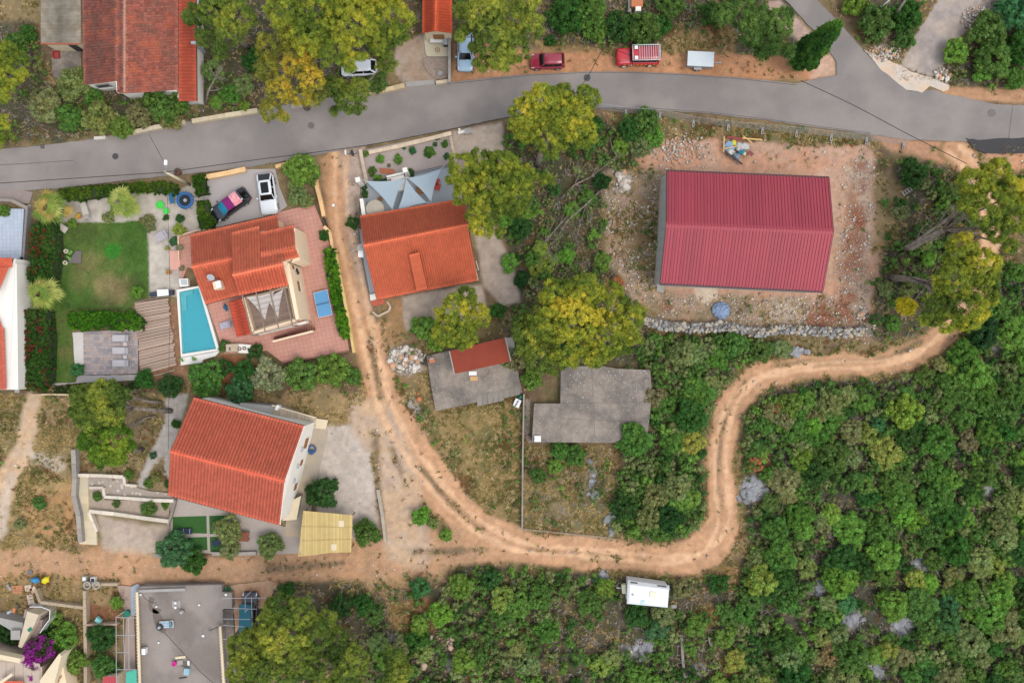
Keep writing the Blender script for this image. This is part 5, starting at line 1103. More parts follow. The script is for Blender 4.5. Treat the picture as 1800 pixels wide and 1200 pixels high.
t = T("table_tennis_table", "blue outdoor table-tennis table on the terracotta patio", "table tennis table", 567, 535)
Q = [P2(x, y, .76) for x, y in ((551, 515), (575, 509), (584, 553), (560, 558))]; md = lambda a, b, f: (a[0]+(b[0]-a[0])*f, a[1]+(b[1]-a[1])*f)
MTB = M("blue_table", C(94, 156, 204), rough=.5, var=.02)
l1, r1 = md(Q[0], Q[3], .495), md(Q[1], Q[2], .495); l2, r2 = md(Q[0], Q[3], .505), md(Q[1], Q[2], .505)
one(lambda m: m.prism([Q[0], Q[1], r1, l1], .72, .76), "tabletop", MTB, t); one(lambda m: m.prism([l2, r2, Q[2], Q[3]], .72, .76), "tabletop", MTB, t)
one(lambda m: m.beam((*md(l1, l2, .5), .83), (*md(r1, r2, .5), .83), .02, .15), "net", MDK, t)
for a, b in ((Q[0], Q[1]), (Q[1], Q[2]), (Q[2], Q[3]), (Q[3], Q[0])): one(lambda m: m.beam((*a, .763), (*b, .763), .03, .008), "white_line", MWM, t)
for f in (.15, .85):
    for a, b in ((Q[0], Q[3]), (Q[1], Q[2])): k = md(a, b, f); one(lambda m: m.beam((*md(k, md(Q[0], Q[2], .5), .15), .72), (*md(k, md(Q[0], Q[2], .5), .15), .09), .06), "leg", MDK, t)
t = T("outdoor_fireplace", "masonry outdoor fireplace with worktop and two round hobs below the patio", "fireplace", 416, 612)
one(lambda m: m.prism([P2(397, 605, 1.), P2(419, 604, 1.), P2(419, 617, 1.), P2(397, 619, 1.)], 0, 1.), "hearth", M("hearth_stone", C(190, 172, 150), rough=.9, var=.1), t); one(lambda m: m.prism([P2(419, 604, .9), P2(441, 606, .9), P2(438, 621, .9), P2(419, 620, .9)], 0, .9), "worktop", MWH, t)
one(lambda m: m.box(*P2(404, 613, 1.02), 1., 1.03, .12, .35), "opening", MDK, t)
for x, y in ((421, 613), (429.5, 612)): one(lambda m: m.ring(*P2(x, y, .95), .9, 1., .12, .2, 16), "hob_ring", M("hob_brown", C(110, 84, 74), rough=.7), t)
t = T("hot_tub_box", "white-topped box with dark ends below the lawn's lower right corner", "storage box", 284, 514); one(lambda m: m.prism([P2(262, 514, .6), P2(303, 509, .6), P2(303, 518, .6), P2(262, 521, .6)], 0, .55), "body", M("box_dark", C(50, 58, 70), rough=.5), t); one(lambda m: m.prism([P2(275, 509, .7), P2(295, 508, .7), P2(296, 519, .7), P2(276, 521, .7)], .55, .62), "lid", MWM, t)
stonewall("box_edging", "low timber rail below the white-topped box", "edging", [(235, 532), (262, 526), (300, 521)], .1, .2, seed=30, base=C(150, 134, 116), size=.9)
# trampoline and toys
t = T("trampoline", "round blue garden trampoline beside the clipped driveway hedge", "trampoline", 325, 352); x, y = P2(325, 352, .8)
MBT = M("trampoline_pad", C(40, 92, 146), rough=.6, var=.08, scale=4); one(lambda m: m.ring(x, y, .72, .8, .62, .95, 28), "pad", MBT, t); one(lambda m: m.cyl(x, y, .7, .73, .62, n=28), "mat", M("black_mesh", C(30, 36, 46), rough=.8), t); one(lambda m: m.ring(x, y, .74, .76, .1, .16, 16), "centre_ring", MWM, t)
for i in range(6): a = i*1.047; one(lambda m: m.beam((x+.9*math.cos(a), y+.9*math.sin(a), .7), (x+.95*math.cos(a), y+.95*math.sin(a), 0), .05), "leg", MGM, t)
for i in (0, 2, 4): a = i*1.047+.5; one(lambda m: m.beam((x+.95*math.cos(a), y+.95*math.sin(a), 0), (x+.95*math.cos(a), y+.95*math.sin(a), 1.9), .04), "net_pole", MBT, t)
t = T("garden_swing_seat", "blue folding chair and bag tucked against the trampoline's left side", "folding chair", 305, 351); x, y = P2(305, 354); one(lambda m: (m.box(x, y, .4, .45, .5, .6, .4), m.beam((x, y+.3, .45), (x-.1, y+1.1, 1.), .5, .06)), "seat", MBF, t); one(lambda m: [m.beam((x+a, y+b, .4), (x+a, y+b, 0), .04) for a in (-.2, .2) for b in (-.25, .25)], "legs", MDK, t)
MGT = M("green_plastic", C(70, 210, 76), rough=.5, var=.03)
for x0, y0, lb in ((283, 361, "larger bright green shell sandpit lid on the gravel"), (293.5, 371.5, "smaller bright green shell half, lower right of the other")):
    t = T("shell_sandpit", lb, "sandpit", x0, y0, group="bright green shell toys"); x, y = P2(x0, y0); k = 1 if y0 < 365 else .75
    one(lambda m: m.cyl(x, y, .02, .22, .38*k, .45*k, 14), "shell", MGT, t); one(lambda m: m.ring(x, y, .22, .26, .36*k, .46*k, 14), "rim", MGT, t)
def pot(px, py, label, col, leaf, r=.22, group="plant pots around the villa garden", z=0., lr=.3):
    t = T("plant_pot", label, "plant pot", px, py, z, group=group); x, y = P2(px, py, z)
    one(lambda m: m.cyl(x, y, z, z+.35, r*.75, r, 12), "pot", col, t); one(lambda m: [m.rock(x+rs_.uniform(-1, 1)*lr*.5, y+rs_.uniform(-1, 1)*lr*.5, z+.45+rs_.uniform(0, .15), lr*.5, jit(leaf, .2, rs_)) for _ in range(10)], "foliage", M("planter_leaves", (1, 1, 1), attr=True), t)
MTP = M("terracotta_pot", C(200, 122, 76), rough=.85)
pot(297, 437, "terracotta pot with a plant at the top of the pink steps", MTP, C(130, 140, 70)); pot(320, 437, "round grey-green pot plant on the patio beside the upper step", MGC, C(120, 118, 84), lr=.5); pot(299, 479, "terracotta pot at the lower side of the pink steps", MTP, C(170, 130, 60)); pot(322, 472, "round olive pot plant on the patio by the lower step", MGC, C(112, 110, 74), lr=.38); pot(141, 381, "orange pot plant beside the upper palm", MTP, C(190, 150, 50), lr=.4); pot(315, 302+2, "brown wicker pot beside the wooden utility pole", M("wicker", C(92, 66, 56), rough=.9), C(100, 70, 60), r=.4, lr=.5)
pot(641, 358, "pot with a dark plant at the terrace's left wall", MGC, C(50, 80, 46), lr=.4, group="pots on the sail terrace")
# garden feature on the lawn
t = T("stone_garden_feature", "flat grey stones with two white ring pots on the lawn", "garden ornament", 128, 450)
one(lambda m: m.prism([P2(120, 462), P2(134, 441), P2(144, 441), P2(143, 463)], 0, .12), "slate_bed", M("slate", C(116, 108, 106), rough=.9, var=.2, scale=10, fine=.2), t)
for x, y, z in ((118, 442, .3), (116, 462, .25)): one(lambda m: m.ring(*P2(x, y), 0, z, .14, .24, 16), "ring_pot", M("cream_ceramic", C(222, 218, 190), rough=.5), t)
one(lambda m: [m.rock(*P2(x, y), .25, .2, SCOL['g']) for x, y in ((124, 446), (127, 443), (121, 452), (124, 455))], "plants", M("planter_leaves", (1, 1, 1), attr=True), t)
one(lambda m: [m.rock(*P2(x, y), .1, .2, C(70, 66, 66)) for x, y in ((112, 448), (114, 455), (120, 458))], "dark_stones", M("planter_leaves", (1, 1, 1), attr=True), t)
# ---- hedges
def hedge(label, poly, h, seed, cols, per=34, dens=22, leaf=.1, pr=.17, flowers=None, name="hedge", cat="hedge", group=None, wide=.16):
    rs = np.random.RandomState(seed); Q = [P2(x, y, h) for x, y in poly]; t = T(name, label, cat, at=(Q[0][0], Q[0][1], 0), group=group)
    xs = [p[0] for p in Q]; ys = [p[1] for p in Q]; area = abs(sum(Q[i][0]*Q[(i+1) % len(Q)][1]-Q[(i+1) % len(Q)][0]*Q[i][1] for i in range(len(Q)))/2); n = int(area*dens)
    X = rs.uniform(min(xs), max(xs), n*6); Y = rs.uniform(min(ys), max(ys), n*6); s = sdpoly(X, Y, Q)+ (fbm(X, Y, .9, 3, seed)-.5)*.25; k = s < .0; X, Y, s = X[k][:n], Y[k][:n], s[k][:n]
    Z = h*np.clip(.35+(-s)*3, .3, 1)*rs.uniform(.9, 1.05, len(X))
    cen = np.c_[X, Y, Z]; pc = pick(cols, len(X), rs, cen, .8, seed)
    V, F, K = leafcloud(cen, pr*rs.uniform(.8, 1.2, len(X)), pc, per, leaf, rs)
    me = mesh_np("leaves", V-np.array([Q[0][0], Q[0][1], 0]), F, 3, K); me.materials.append(MF); o = link(bpy.data.objects.new("leaves", me)); o.parent = t
    m = MB(); m.prism(inset(Q, .22), 0, h*.85); m.build("inner_branches", M("hedge_core", C(52, 66, 34), rough=1.), t)
    if flowers:
        k = rs.choice(len(X), int(len(X)*.24), replace=False); g = fbm(X[k], Y[k], .8, 3, seed+4) > .5; k = k[g]
        V, F, K = leafcloud(cen[k]+np.array([0, 0, .12]), np.full(len(k), .2), np.repeat(np.array([flowers]), len(k), 0)*rs.uniform(.7, 1.3, len(k))[:, None], 14, .11, rs, core=0)
        me = mesh_np("flowers", V-np.array([Q[0][0], Q[0][1], 0]), F, 3, K); me.materials.append(MF); o = link(bpy.data.objects.new("flowers", me)); o.parent = t; o['kind'] = 'stuff'
HG_ = [C(52, 96, 24), C(78, 128, 30), C(104, 150, 38)]; HG2 = [C(50, 88, 26), C(74, 112, 32), C(110, 134, 46)]
hedge("long bright green clipped hedge between patio and sandy drive", [(566, 437), (578, 431), (590, 440), (594, 470), (600, 510), (608, 550), (616, 594), (607, 598), (592, 588), (588, 560), (580, 520), (574, 490), (567, 460)], 1.3, 1, [C(60, 118, 24), C(88, 150, 32), C(122, 176, 48)])
hedge("thick clipped green hedge between lawn and paved sun terrace", [(116, 550), (130, 545), (180, 547), (236, 546), (252, 560), (250, 580), (222, 582), (180, 577), (130, 583), (116, 575)], 1.2, 2, [C(58, 114, 26), C(84, 142, 34), C(112, 164, 44)])
hedge("roadside hedge between the garden and the road, left of the pole", [(95, 333), (130, 328), (180, 324), (230, 320), (290, 316), (311, 326), (305, 342), (280, 340), (240, 336), (190, 345), (130, 354), (100, 350)], 1.4, 3, HG2)
hedge("upper clipped block hedge at the edge of the driveway", [(335, 308), (358, 305), (363, 342), (340, 346)], 1.4, 4, HG2); hedge("lower clipped hedge along the dark car's driveway side", [(343, 352), (366, 350), (370, 372), (377, 392), (372, 403), (350, 403), (345, 380)], 1.3, 5, HG2)
hedge("upper stretch of red-flowering oleander hedge left of the lawn", [(50, 390), (95, 386), (99, 440), (93, 492), (70, 500), (44, 500), (48, 430)], 1.9, 6, [C(50, 90, 34), C(70, 112, 44), C(96, 128, 60)], flowers=C(150, 46, 48)); hedge("lower stretch of red-flowering oleander hedge beside the white wall", [(36, 543), (82, 543), (87, 600), (84, 672), (70, 688), (34, 686), (34, 620)], 1.9, 7, [C(50, 90, 34), C(70, 112, 44), C(96, 128, 60)], flowers=C(150, 46, 56))
hedge("thin dark planting strip under the paved sun terrace", [(90, 682), (130, 676), (190, 676), (246, 672), (250, 682), (180, 688), (95, 692)], .6, 8, [C(50, 74, 34), C(70, 92, 44)], per=24)
hedge("green planting box strip behind the sail terrace railing", [(650, 320), (680, 312), (680, 321), (651, 328)], .8, 9, [C(50, 110, 40), C(66, 130, 50)], name="planting_box", cat="planting box")
# ---- palms
def palm(label, px, py, rpx, h, seed, cols, n=15, group="fan palms in the villa garden", tr=True):
    rs = random.Random(seed); t = T("fan_palm", label, "palm", px, py, group=group); x, y, _ = P(px, py, h); R0 = rpx/16*(CH-h)/CH
    if tr: one(lambda m: m.tube([(x, y, -.1), (x, y, h*.9)], [.28, .2], 10), "trunk", MBK, t)
    MPF = M("palm_fronds", (1, 1, 1), rough=.7, var=.05, attr=True, transl=.35)
    for i in range(n):
        a = i*2.399+rs.uniform(-.3, .3); lev = (i+.5)/n; rl = R0*(.03+.52*lev**.8)*rs.uniform(.8, 1.15); dz = .8*(1-lev)*R0*.4-.3*lev; c = jit(rs.choice(cols), .15, rs); m = MB()
        hx, hy, hz = x+math.cos(a)*rl, y+math.sin(a)*rl, h+dz
        m.tube([(x, y, h), ((x+hx)/2, (y+hy)/2, h+dz*.6+.12), (hx, hy, hz)], [.04, .03, .02], 4, jit(C(170, 166, 80), .1, rs)); ns = 17
        for k in range(ns):
            u = k/(ns-1)-.5; b = a+u*3.3+rs.uniform(-.05, .05); Lf = R0*.5*rs.uniform(.8, 1.1)*(1-.5*abs(u)); w = .032*R0
            tx, ty, tz = hx+math.cos(b)*Lf, hy+math.sin(b)*Lf, hz-.05-.3*lev-.1*abs(u)-rs.uniform(0, .2)
            mx, my, mz = hx+math.cos(b)*Lf*.5, hy+math.sin(b)*Lf*.5, hz+.06-.1*lev+(.04 if k % 2 else -.02); sx, sy = -math.sin(b)*w, math.cos(b)*w; cc = jit(c, .16, rs)
            i0 = [m.v(q) for q in ((hx, hy, hz), (mx-sx, my-sy, mz), (mx+sx, my+sy, mz+.03), (tx, ty, tz))]; m.f((i0[0], i0[1], i0[2]), cc); m.f((i0[1], i0[3], i0[2]), cc)
        m.build("frond", MPF, t)
PC = [C(150, 172, 72), C(172, 184, 84), C(118, 148, 56), C(190, 196, 104)]
palm("upper left fan palm, fronds over the corner of the gravel", 88, 366, 40, 2.8, 1, PC+[C(196, 170, 90)]); palm("fan palm overhanging the roadside hedge, right of the corner one", 213, 355, 37, 2.4, 2, PC); palm("lowest fan palm, growing between the two oleander hedges", 76, 517, 40, 2.8, 3, PC+[C(196, 176, 100)])
palm("low green fan palm in the gravel rockery", 754, 266, 14, .5, 4, [C(84, 136, 44), C(104, 152, 52)], 16, None, tr=False)
# ---- villa neighbours at the left edge
def left_house():
    t = T("neighbour_house", "white-walled neighbour house cut off by the left edge", "house", 0, 580)
    h = 3.6; one(lambda m: m.prism([P2(-300, 462, h), P2(25, 462, h), P2(28, 685, h), P2(-300, 685, h)], -.1, h-.4), "wall_core", MWH, t)
    one(lambda m: m.prism([P2(21, 455, h), P2(30, 455, 3), P2(18, 560, h), P2(13, 684, h), P2(2, 684, h), P2(-8, 560, h)], -.1, h-.3), "boundary_wall", MWH, t)
    x0 = -250
    tile_roof("roof_tiles", P(22, 453, h), P(22, 470, h), P(x0, 470, h+1), P(x0, 453, h+1), t, C(206, 96, 70), .26, .4, .04, .07, seed=41); tile_roof("roof_tiles", P(16, 470, h+.2), P(-2, 512, h+.2), P(x0, 512, h+1.2), P(x0, 470, h+1.2), t, C(206, 96, 70), .26, .4, .04, .07, seed=42)
    tile_roof("roof_tiles", P(-3, 555, h), P(6, 580, h), P(x0, 590, h+1), P(x0, 560, h+1), t, C(206, 96, 70), .26, .4, .04, .07, seed=43); tile_roof("roof_tiles", P(8, 577, h), P(12, 684, h), P(x0, 690, h+1.), P(x0, 580, h+1.), t, C(190, 98, 78), .26, .4, .04, .08, seed=44)
    window(P2(21, 545, 1.5), P2(22, 534, 1.5), 1.2, 2., t, (1, 0), False)
    b = paving("tiled_terrace", [(-200, 362), (45, 368), (40, 455), (-200, 458)], .3, .42, .02, C(186, 196, 212), bed=M("blue_grout", C(160, 170, 186), rough=.8), seed=3, var=.04)
    stonewall("terrace_wall", "grey wall along the right side of the blue-white tiled terrace", "wall", [(47, 366), (44, 400), (40, 455)], .25, .7, seed=31, base=C(140, 136, 134), size=.8); stonewall("terrace_wall", "weathered wall between the tiled terrace and the road", "wall", [(-20, 350), (20, 352), (48, 366)], .35, .7, seed=32, base=C(150, 140, 130), size=.8)
    sheet("side_concrete_path", [(40, 362), (54, 360), (48, 460), (38, 560), (34, 690), (26, 690), (30, 560), (40, 455)], .05, MGC)
    sheet("concrete_layby", [(-200, 336), (40, 334), (58, 338), (52, 358), (-200, 350)], .045, M("layby_concrete", C(150, 136, 130), rough=.9, var=.1, fine=.1))
    l = T("wall_lantern", "small black lantern on the tiled terrace's wall corner", "lantern", 36, 454); x, y = P2(37, 454, .9); one(lambda m: m.box(x, y, .7, 1., .18, .3), "housing", MDK, l); one(lambda m: m.box(x, y, .3, .7, .06, .06), "stem", MDK, l)
left_house()
# ---- kerb walls along the road
for pts, w, lb, b in (([(165, 243), (185, 241)], .35, "short kerb wall stub where the thicket meets the road, left", C(206, 200, 190)), ([(220, 235), (270, 224), (325, 214)], .45, "pale coping wall under the roadside thicket", C(204, 188, 162)), ([(337, 213), (395, 203), (452, 194)], .5, "longer pale coping wall left of the orange-tinged pine", C(206, 190, 160)), ([(512, 188), (545, 182), (560, 178)], .5, "grey kerb wall piece half hidden by the thin pine", C(170, 158, 148))):
    stonewall("kerb_wall", lb, "wall", pts, w, .6, seed=int(pts[0][0]), base=b, size=.6)
stonewall("terrace_wall", "thin pale wall at the top of the dry slope, under the oleander", "wall", [(53, 694), (90, 693), (127, 694)], .2, .5, seed=41, base=C(206, 180, 146), size=.5)
# ---- terraced beds left of the white house
paving("cream_ramp", [(133, 833), (156, 835), (157, 900), (170, 932), (171, 957), (141, 955), (136, 905)], .12, .9, 0., [C(216, 200, 170), C(206, 192, 166), C(220, 196, 150)], bed=MCR, seed=4, var=.06, sx=1.3)
sheet("stone_paved_path", [(156, 838), (215, 840), (218, 852), (240, 856), (262, 862), (300, 866), (306, 878), (250, 878), (184, 876), (182, 856), (156, 855)], .1, M("path_stone", C(170, 156, 144), rough=.95, var=.16, scale=2, fine=.12, speck=(C(214, 206, 198), 2.5, .7)))
sheet("bed_gravel", [(157, 858), (182, 858), (184, 878), (300, 880), (296, 917), (157, 898)], .06, M("bed_gravel", C(174, 156, 140), rough=.95, var=.16, scale=3, fine=.15, fscale=12))
for pts, w, h, lb, b in (([(128, 790), (131, 840), (129, 872), (137, 905), (141, 953)], .5, .8, "grey rendered wall down the left side of the cream ramp", C(160, 152, 144)), ([(135, 835), (180, 836), (216, 838)], .35, .5, "topmost white-capped wall of the terraced beds", C(216, 204, 188)), ([(217, 838), (219, 852), (240, 854)], .3, .5, "stepped pale wall around the ball shrub's bed", C(214, 200, 182)), ([(156, 857), (181, 857), (183, 872)], .3, .5, "short pale wall by the little brown planter", C(210, 198, 182)), ([(183, 873), (230, 876), (270, 879), (305, 880)], .35, .5, "middle long pale wall of the terraced beds", C(212, 202, 188)), ([(156, 898), (200, 903), (250, 910), (296, 916)], .4, .6, "lowest long pale wall of the terraced beds, above the gravel", C(218, 206, 188)), ([(308, 878), (302, 900), (294, 925)], .25, .5, "dark-edged wall closing the terraced beds on the right", C(150, 138, 128)), ([(156, 900), (163, 918), (170, 934)], .3, .5, "slanting pale wall between cream ramp and gravel yard", C(224, 212, 194))):
    stonewall("bed_wall", lb, "wall", pts, w, h, seed=int(pts[-1][0]), base=b, size=.5)
# ---- artificial lawns and things
MAT = M("artificial_turf", C(52, 96, 40), rough=.95, var=.12, scale=3, fine=.2, fscale=20)
for q, lb in (([(304, 908), (363, 906), (364, 937), (304, 936)], "left"), ([(368, 906), (397, 905), (399, 937), (369, 938)], "right"), ([(330, 944), (364, 943), (365, 966), (330, 966)], "lower left"), ([(369, 943), (399, 941), (400, 968), (370, 969)], "lower right")):
    o = sheet("artificial_lawn", q, .055, MAT)
t = T("parked_mower_trailer", "dark blue ladder-backed frame lying on the artificial lawn", "frame", 328, 932); x, y = P2(328, 932); MNV = M("navy_fabric", C(36, 46, 70), rough=.8)
one(lambda m: m.box(x, y, .3, .36, 1.5, .6), "panel", MNV, t); one(lambda m: (m.beam((x-.2, y-.3, .38), (x-.2, y+.3, .38), .04), m.beam((x+.5, y-.3, .38), (x+.5, y+.3, .38), .04)), "bars", MGM, t); one(lambda m: [m.beam((x+a, y+b, .3), (x+a, y+b, 0), .05) for a in (-.6, .6) for b in (-.25, .25)], "legs", MGM, t)
t = T("dark_cushion_bench", "navy bench half hidden under the airy tree on the lower lawn", "bench", 385, 951); x, y = P2(385, 951); one(lambda m: m.box(x, y, .35, .45, 1.2, .6, .6), "cushion", MNV, t); one(lambda m: [m.beam((x+a, y+b, .35), (x+a, y+b, 0), .05) for a in (-.4, .4) for b in (-.2, .2)], "legs", MGM, t)
t = T("brown_table", "square rusty brown table in the front yard of the white house", "table", 428, 944); x, y = P2(428, 943, .75); one(lambda m: m.box(x, y, .7, .75, 1.15, 1.0, -.05), "tabletop", M("rust_brown", C(132, 76, 56), rough=.8, var=.1), t); one(lambda m: [m.beam((x+a, y+b, .7), (x+a, y+b, 0), .06) for a in (-.45, .45) for b in (-.4, .4)], "legs", MDK, t)
stonewall("front_yard_wall", "grey low wall between front yard trees and the dirt track", "wall", [(272, 976), (300, 978)], .4, .5, seed=51, base=C(150, 148, 144), size=.6); stonewall("front_yard_wall", "low wall continuing along the track below the airy tree", "wall", [(372, 973), (420, 973), (450, 972)], .35, .5, seed=52, base=C(160, 152, 144), size=.6)
stonewall("yard_wall", "thin wall at the right end of the gravel parking yard", "wall", [(664, 860), (672, 905), (677, 952)], .35, .4, seed=53, base=C(176, 164, 148), size=.5)
# ---- flat-roofed house at the bottom
def flat_house():
    t = T("flat_roofed_house", "flat-roofed concrete house with lattice parapets at the bottom left", "house", 320, 1110)
    z = .9; q = [(240, 1035), (252, 1029), (390, 1027), (390, 1040), (407, 1041), (408, 1068), (391, 1070), (392, 1110), (398, 1400), (242, 1400)]
    one(lambda m: m.prism([P2(x, y, z) for x, y in q], -.1, z), "roof_slab", MCON2, t)
    one(lambda m: m.beam(P(242, 1038, z+.15), P(326, 1035, z+.15), .3, .3), "curb", MGC, t); one(lambda m: (m.beam(P(250, 1029, z+.02), P(388, 1026, z+.02), .12, .1)), "dark_edge", MK, t)
    one(lambda m: m.prism([P2(x, y, .0) for x, y in ((232, 1030), (244, 1024), (250, 1030), (242, 1045), (240, 1080), (232, 1078))], 0, .3), "stair_block", M("blue_grey_step", C(164, 170, 180), rough=.9), t)
    for x0, x1, y0, y1, lb in ((241, 247, 1040, 1240, "left"), (387, 396, 1100, 1240, "right")):
        n = 16 if y1-y0 > 150 else 12; L_ = (y1-y0); k = 0
        for zz in (z+.05, z+.85): one(lambda m: m.beam(P(x0, y0, zz), P(x1, y1, zz), .24, .1), "parapet_rail", MCR, t)
        nb = int(L_/5.5)
        for i in range(nb):
            f = (i+.5)/nb; a = V3(P(x0+(x1-x0)*f, y0+L_*f, z+.45)); d = .13
            one(lambda m: (m.beam(a+V3((0, -d, -.35)), a+V3((0, d, .35)), .16, .06), m.beam(a+V3((0, d, -.35)), a+V3((0, -d, .35)), .16, .06)), "lattice_block", MCR, t)
    for x, y, lb in ((276, 1065, 0), (351, 1062, 0), (280, 1128, 0), (248, 1044, 1), (358, 1116, 1), (398, 1044, 1)): one(lambda m: m.cyl(*P2(x, y, z), z, z+.2, .1 if not lb else .14, n=10), "roof_vent", MWM, t)
    one(lambda m: m.box(*P2(310, 1061, z), z, z+.03, .9, .75), "vent_plinth", MGC, t)
    for y in (1058, 1066): one(lambda m: m.cyl(*P2(310, y, z), z+.03, z+.3, .13, n=10), "roof_vent", MWM, t)
    MSTN = M("damp_concrete", C(118, 106, 98), rough=.9, var=.2, scale=1.)
    for q in ([(262, 1048), (272, 1052), (268, 1066), (284, 1070), (276, 1078), (262, 1070)], [(268, 1068), (280, 1076), (292, 1098), (290, 1112), (280, 1108), (270, 1090)], [(320, 1160), (336, 1164), (330, 1172), (318, 1170)]):
        q = smooth_pts(q+[q[0]], 5)[:-1]; one(lambda m: m.poly([P(x, y, z)[:2]+(z+.004,) for x, y in q]), "damp_stain", MSTN, t)
    o = T("chimney_pot", "black-rimmed grey chimney pot on the flat roof beside the striped lounger", "chimney", 284, 1099, z); x, y = P2(284, 1099, z); one(lambda m: m.ring(x, y, z, z+.5, .15, .38, 20), "rim", MDK, o); one(lambda m: m.cyl(x, y, z, z+.7, .14, n=12), "flue", MGM, o)
    o = T("chimney_pot", "small grey vent pot above the striped lounger, right", "chimney", 322, 1073, z); x, y = P2(322, 1073, z); one(lambda m: m.cyl(x, y, z, z+.5, .2, n=12), "rim", MGC, o); one(lambda m: m.cyl(x, y, z+.5, z+.6, .14, n=12), "flue", MGM, o)
    lo = lounger(300, 1090, .06, "white lounger with blue checked straps on the flat roof", M("blue_straps", C(96, 150, 176), rough=.8), 1.35, .62, z0=z, frame=MWM, back=.2)
    lo.location.x *= 1; 
    m = MB(); x, y = P2(300, 1090); 
    for i in range(9): m.box(x-.62+i*.15, y, z+.375, z+.385, .03, .62, .06)
    for j in range(4): m.box(x-.05, y-.24+j*.16, z+.386, z+.395, 1.3, .03, .06)
    m.build("white_grid", MWM, lo)
    o = T("tub_stool", "magenta plastic tub stool on the flat roof", "stool", 306, 1166, z); x, y = P2(306, 1166, z+.4); MMG = M("magenta_plastic", C(206, 30, 140), rough=.5); one(lambda m: m.cyl(x, y, z, z+.42, .2, .24, 16), "body", MMG, o); one(lambda m: m.ring(x, y, z+.42, z+.48, .15, .26, 16), "rim", MMG, o)
    o = T("cool_box", "pale blue cool box on the flat roof", "cool box", 328, 1180, z); x, y = P2(328, 1180, z+.4); one(lambda m: m.box(x, y, z, z+.38, .55, .65, -.15), "body", M("pale_blue_plastic", C(150, 186, 200), rough=.5), o); one(lambda m: m.box(x, y, z+.38, z+.45, .58, .68, -.15), "lid", M("pale_blue_plastic", (0, 0, 0)), o)
    o = T("ac_unit", "white air-conditioning unit against the left lattice parapet", "air conditioner", 252, 1145, z); x, y = P2(252, 1145, z+.7); one(lambda m: m.box(x, y, z+.1, z+.7, .4, .65), "casing", MWM, o); one(lambda m: m.box(x, y, z, z+.1, .3, .5), "feet", MDK, o)
    for x_, y_, w, d, lb, m_ in ((318, 1154, 1.1, .25, "broken plank of pale wood on the flat roof", MCR), (317, 1163, .6, .5, "grey rubble pile beside the magenta stool", MGC), (332, 1164, .22, .5, "short white block right of the rubble on the roof", MWM), (322, 1190, .8, .06, "thin dark rod lying near the roof's cool box", MDK)):
        o = T("roof_debris", lb, "debris", x_, y_, z); x, y = P2(x_, y_, z); one(lambda m: m.box(x, y, z, z+.15, w, d, .1), "piece", m_, o)
    o = T("tv_antenna", "dark television antenna mast at the flat roof's right edge", "antenna", 380, 1105, z); one(lambda m: (m.tube([P(389, 1099, z+.1), P(369, 1107, z+2)], .04, 6), [m.beam(P(366+i*2.5, 1105-i*.2+4, z+2), P(366+i*2.5, 1105-i*.2-4, z+2), .025) for i in range(3)]), "mast", MDK, o)
    o = T("roof_cable", "thin black cable curling from the roof's corner vent", "cable", 250, 1044, z); m = MB(); m.tube([P(x_, y_, z+.03) for x_, y_ in smooth_pts([(250, 1044), (256, 1052), (266, 1058), (276, 1059)], 4)], .018, 4); m.build("cable", MDK, o)
    o = T("roof_cable", "long dark cable crossing the flat roof diagonally", "cable", 290, 1112, z); m = MB(); m.tube([P(x_, y_, z+.03) for x_, y_ in ((290, 1112), (320, 1145), (350, 1178), (375, 1200))], .018, 4); m.build("cable", MDK, o)
    sheet("side_paving", [(392, 1070), (410, 1070), (415, 1210), (398, 1210)], .05, MCON)
    sheet("side_passage", [(206, 1028), (232, 1030), (236, 1080), (240, 1210), (216, 1210), (222, 1080)], .05, M("passage_concrete", C(176, 154, 142), rough=.9, var=.08))
    # pergola rails left and right
    for lb, q, hs_ in (("white pipe pergola frame left of the flat-roofed house", [(204, 1084), (205, 1230), (217, 1084), (219, 1175), (226, 1084), (227, 1175)], [(204, 1084, 238, 1085), (205, 1116, 238, 1116), (206, 1146, 228, 1146), (206, 1176, 238, 1176)]), ("thin white pipe pergola over the dark car by the flat-roofed house", [(391, 1051, 391, 1070)], [(391, 1051, 470, 1050), (400, 1068, 452, 1070), (392, 1087, 440, 1088), (392, 1098, 430, 1101), (392, 1123, 425, 1122)])):
        p = T("pipe_pergola", lb, "pergola", *q[0][:2]); zz = 2.4; Q = q if len(q) > 1 else [(431, 1049), (431, 1075), (442, 1049), (443, 1085)]
        for a, b in zip(Q[::2], Q[1::2]): one(lambda m: m.beam(P(*a, zz), P(*b, zz), .05), "rail", MGM, p)
        for h_ in hs_: one(lambda m: m.beam(P(h_[0], h_[1], zz), P(h_[2], h_[3], zz), .05), "cross_pipe", MGM, p)
        for a in (Q[0], Q[1]): one(lambda m: m.beam(P(*a, zz), (*P2(*a, zz), 0), .05), "post", MWM, p)
    o = T("garden_canopy", "turquoise garden canopy at the bottom edge left of the flat roof", "canopy", 230, 1190); one(lambda m: m.prism([P2(x, y, 2.) for x, y in ((222, 1180), (240, 1176), (241, 1230), (220, 1230))], 1.95, 2.02), "cloth", M("turquoise_cloth", C(76, 176, 152), rough=.8, var=.08), o); one(lambda m: [m.cyl(*P2(x, y, 1.9), 0, 1.95, .03, n=6) for x, y in ((223, 1182), (238, 1180))], "pole", MWM, o)
    o = T("corrugated_red_sheet", "red corrugated sheet roof at the bottom edge", "shed", 193, 1195); rib_roof("roof_panel", P(181, 1230, 2), P(205, 1230, 2), P(205, 1188, 2.2), P(181, 1188, 2.2), o, C(190, 70, 80), .8, .2, .04, MRED, 9); one(lambda m: m.prism([P2(183, 1230, 2), P2(203, 1230, 2), P2(203, 1190, 2), P2(183, 1190, 2)], 0, 1.9), "wall", MCR, o)
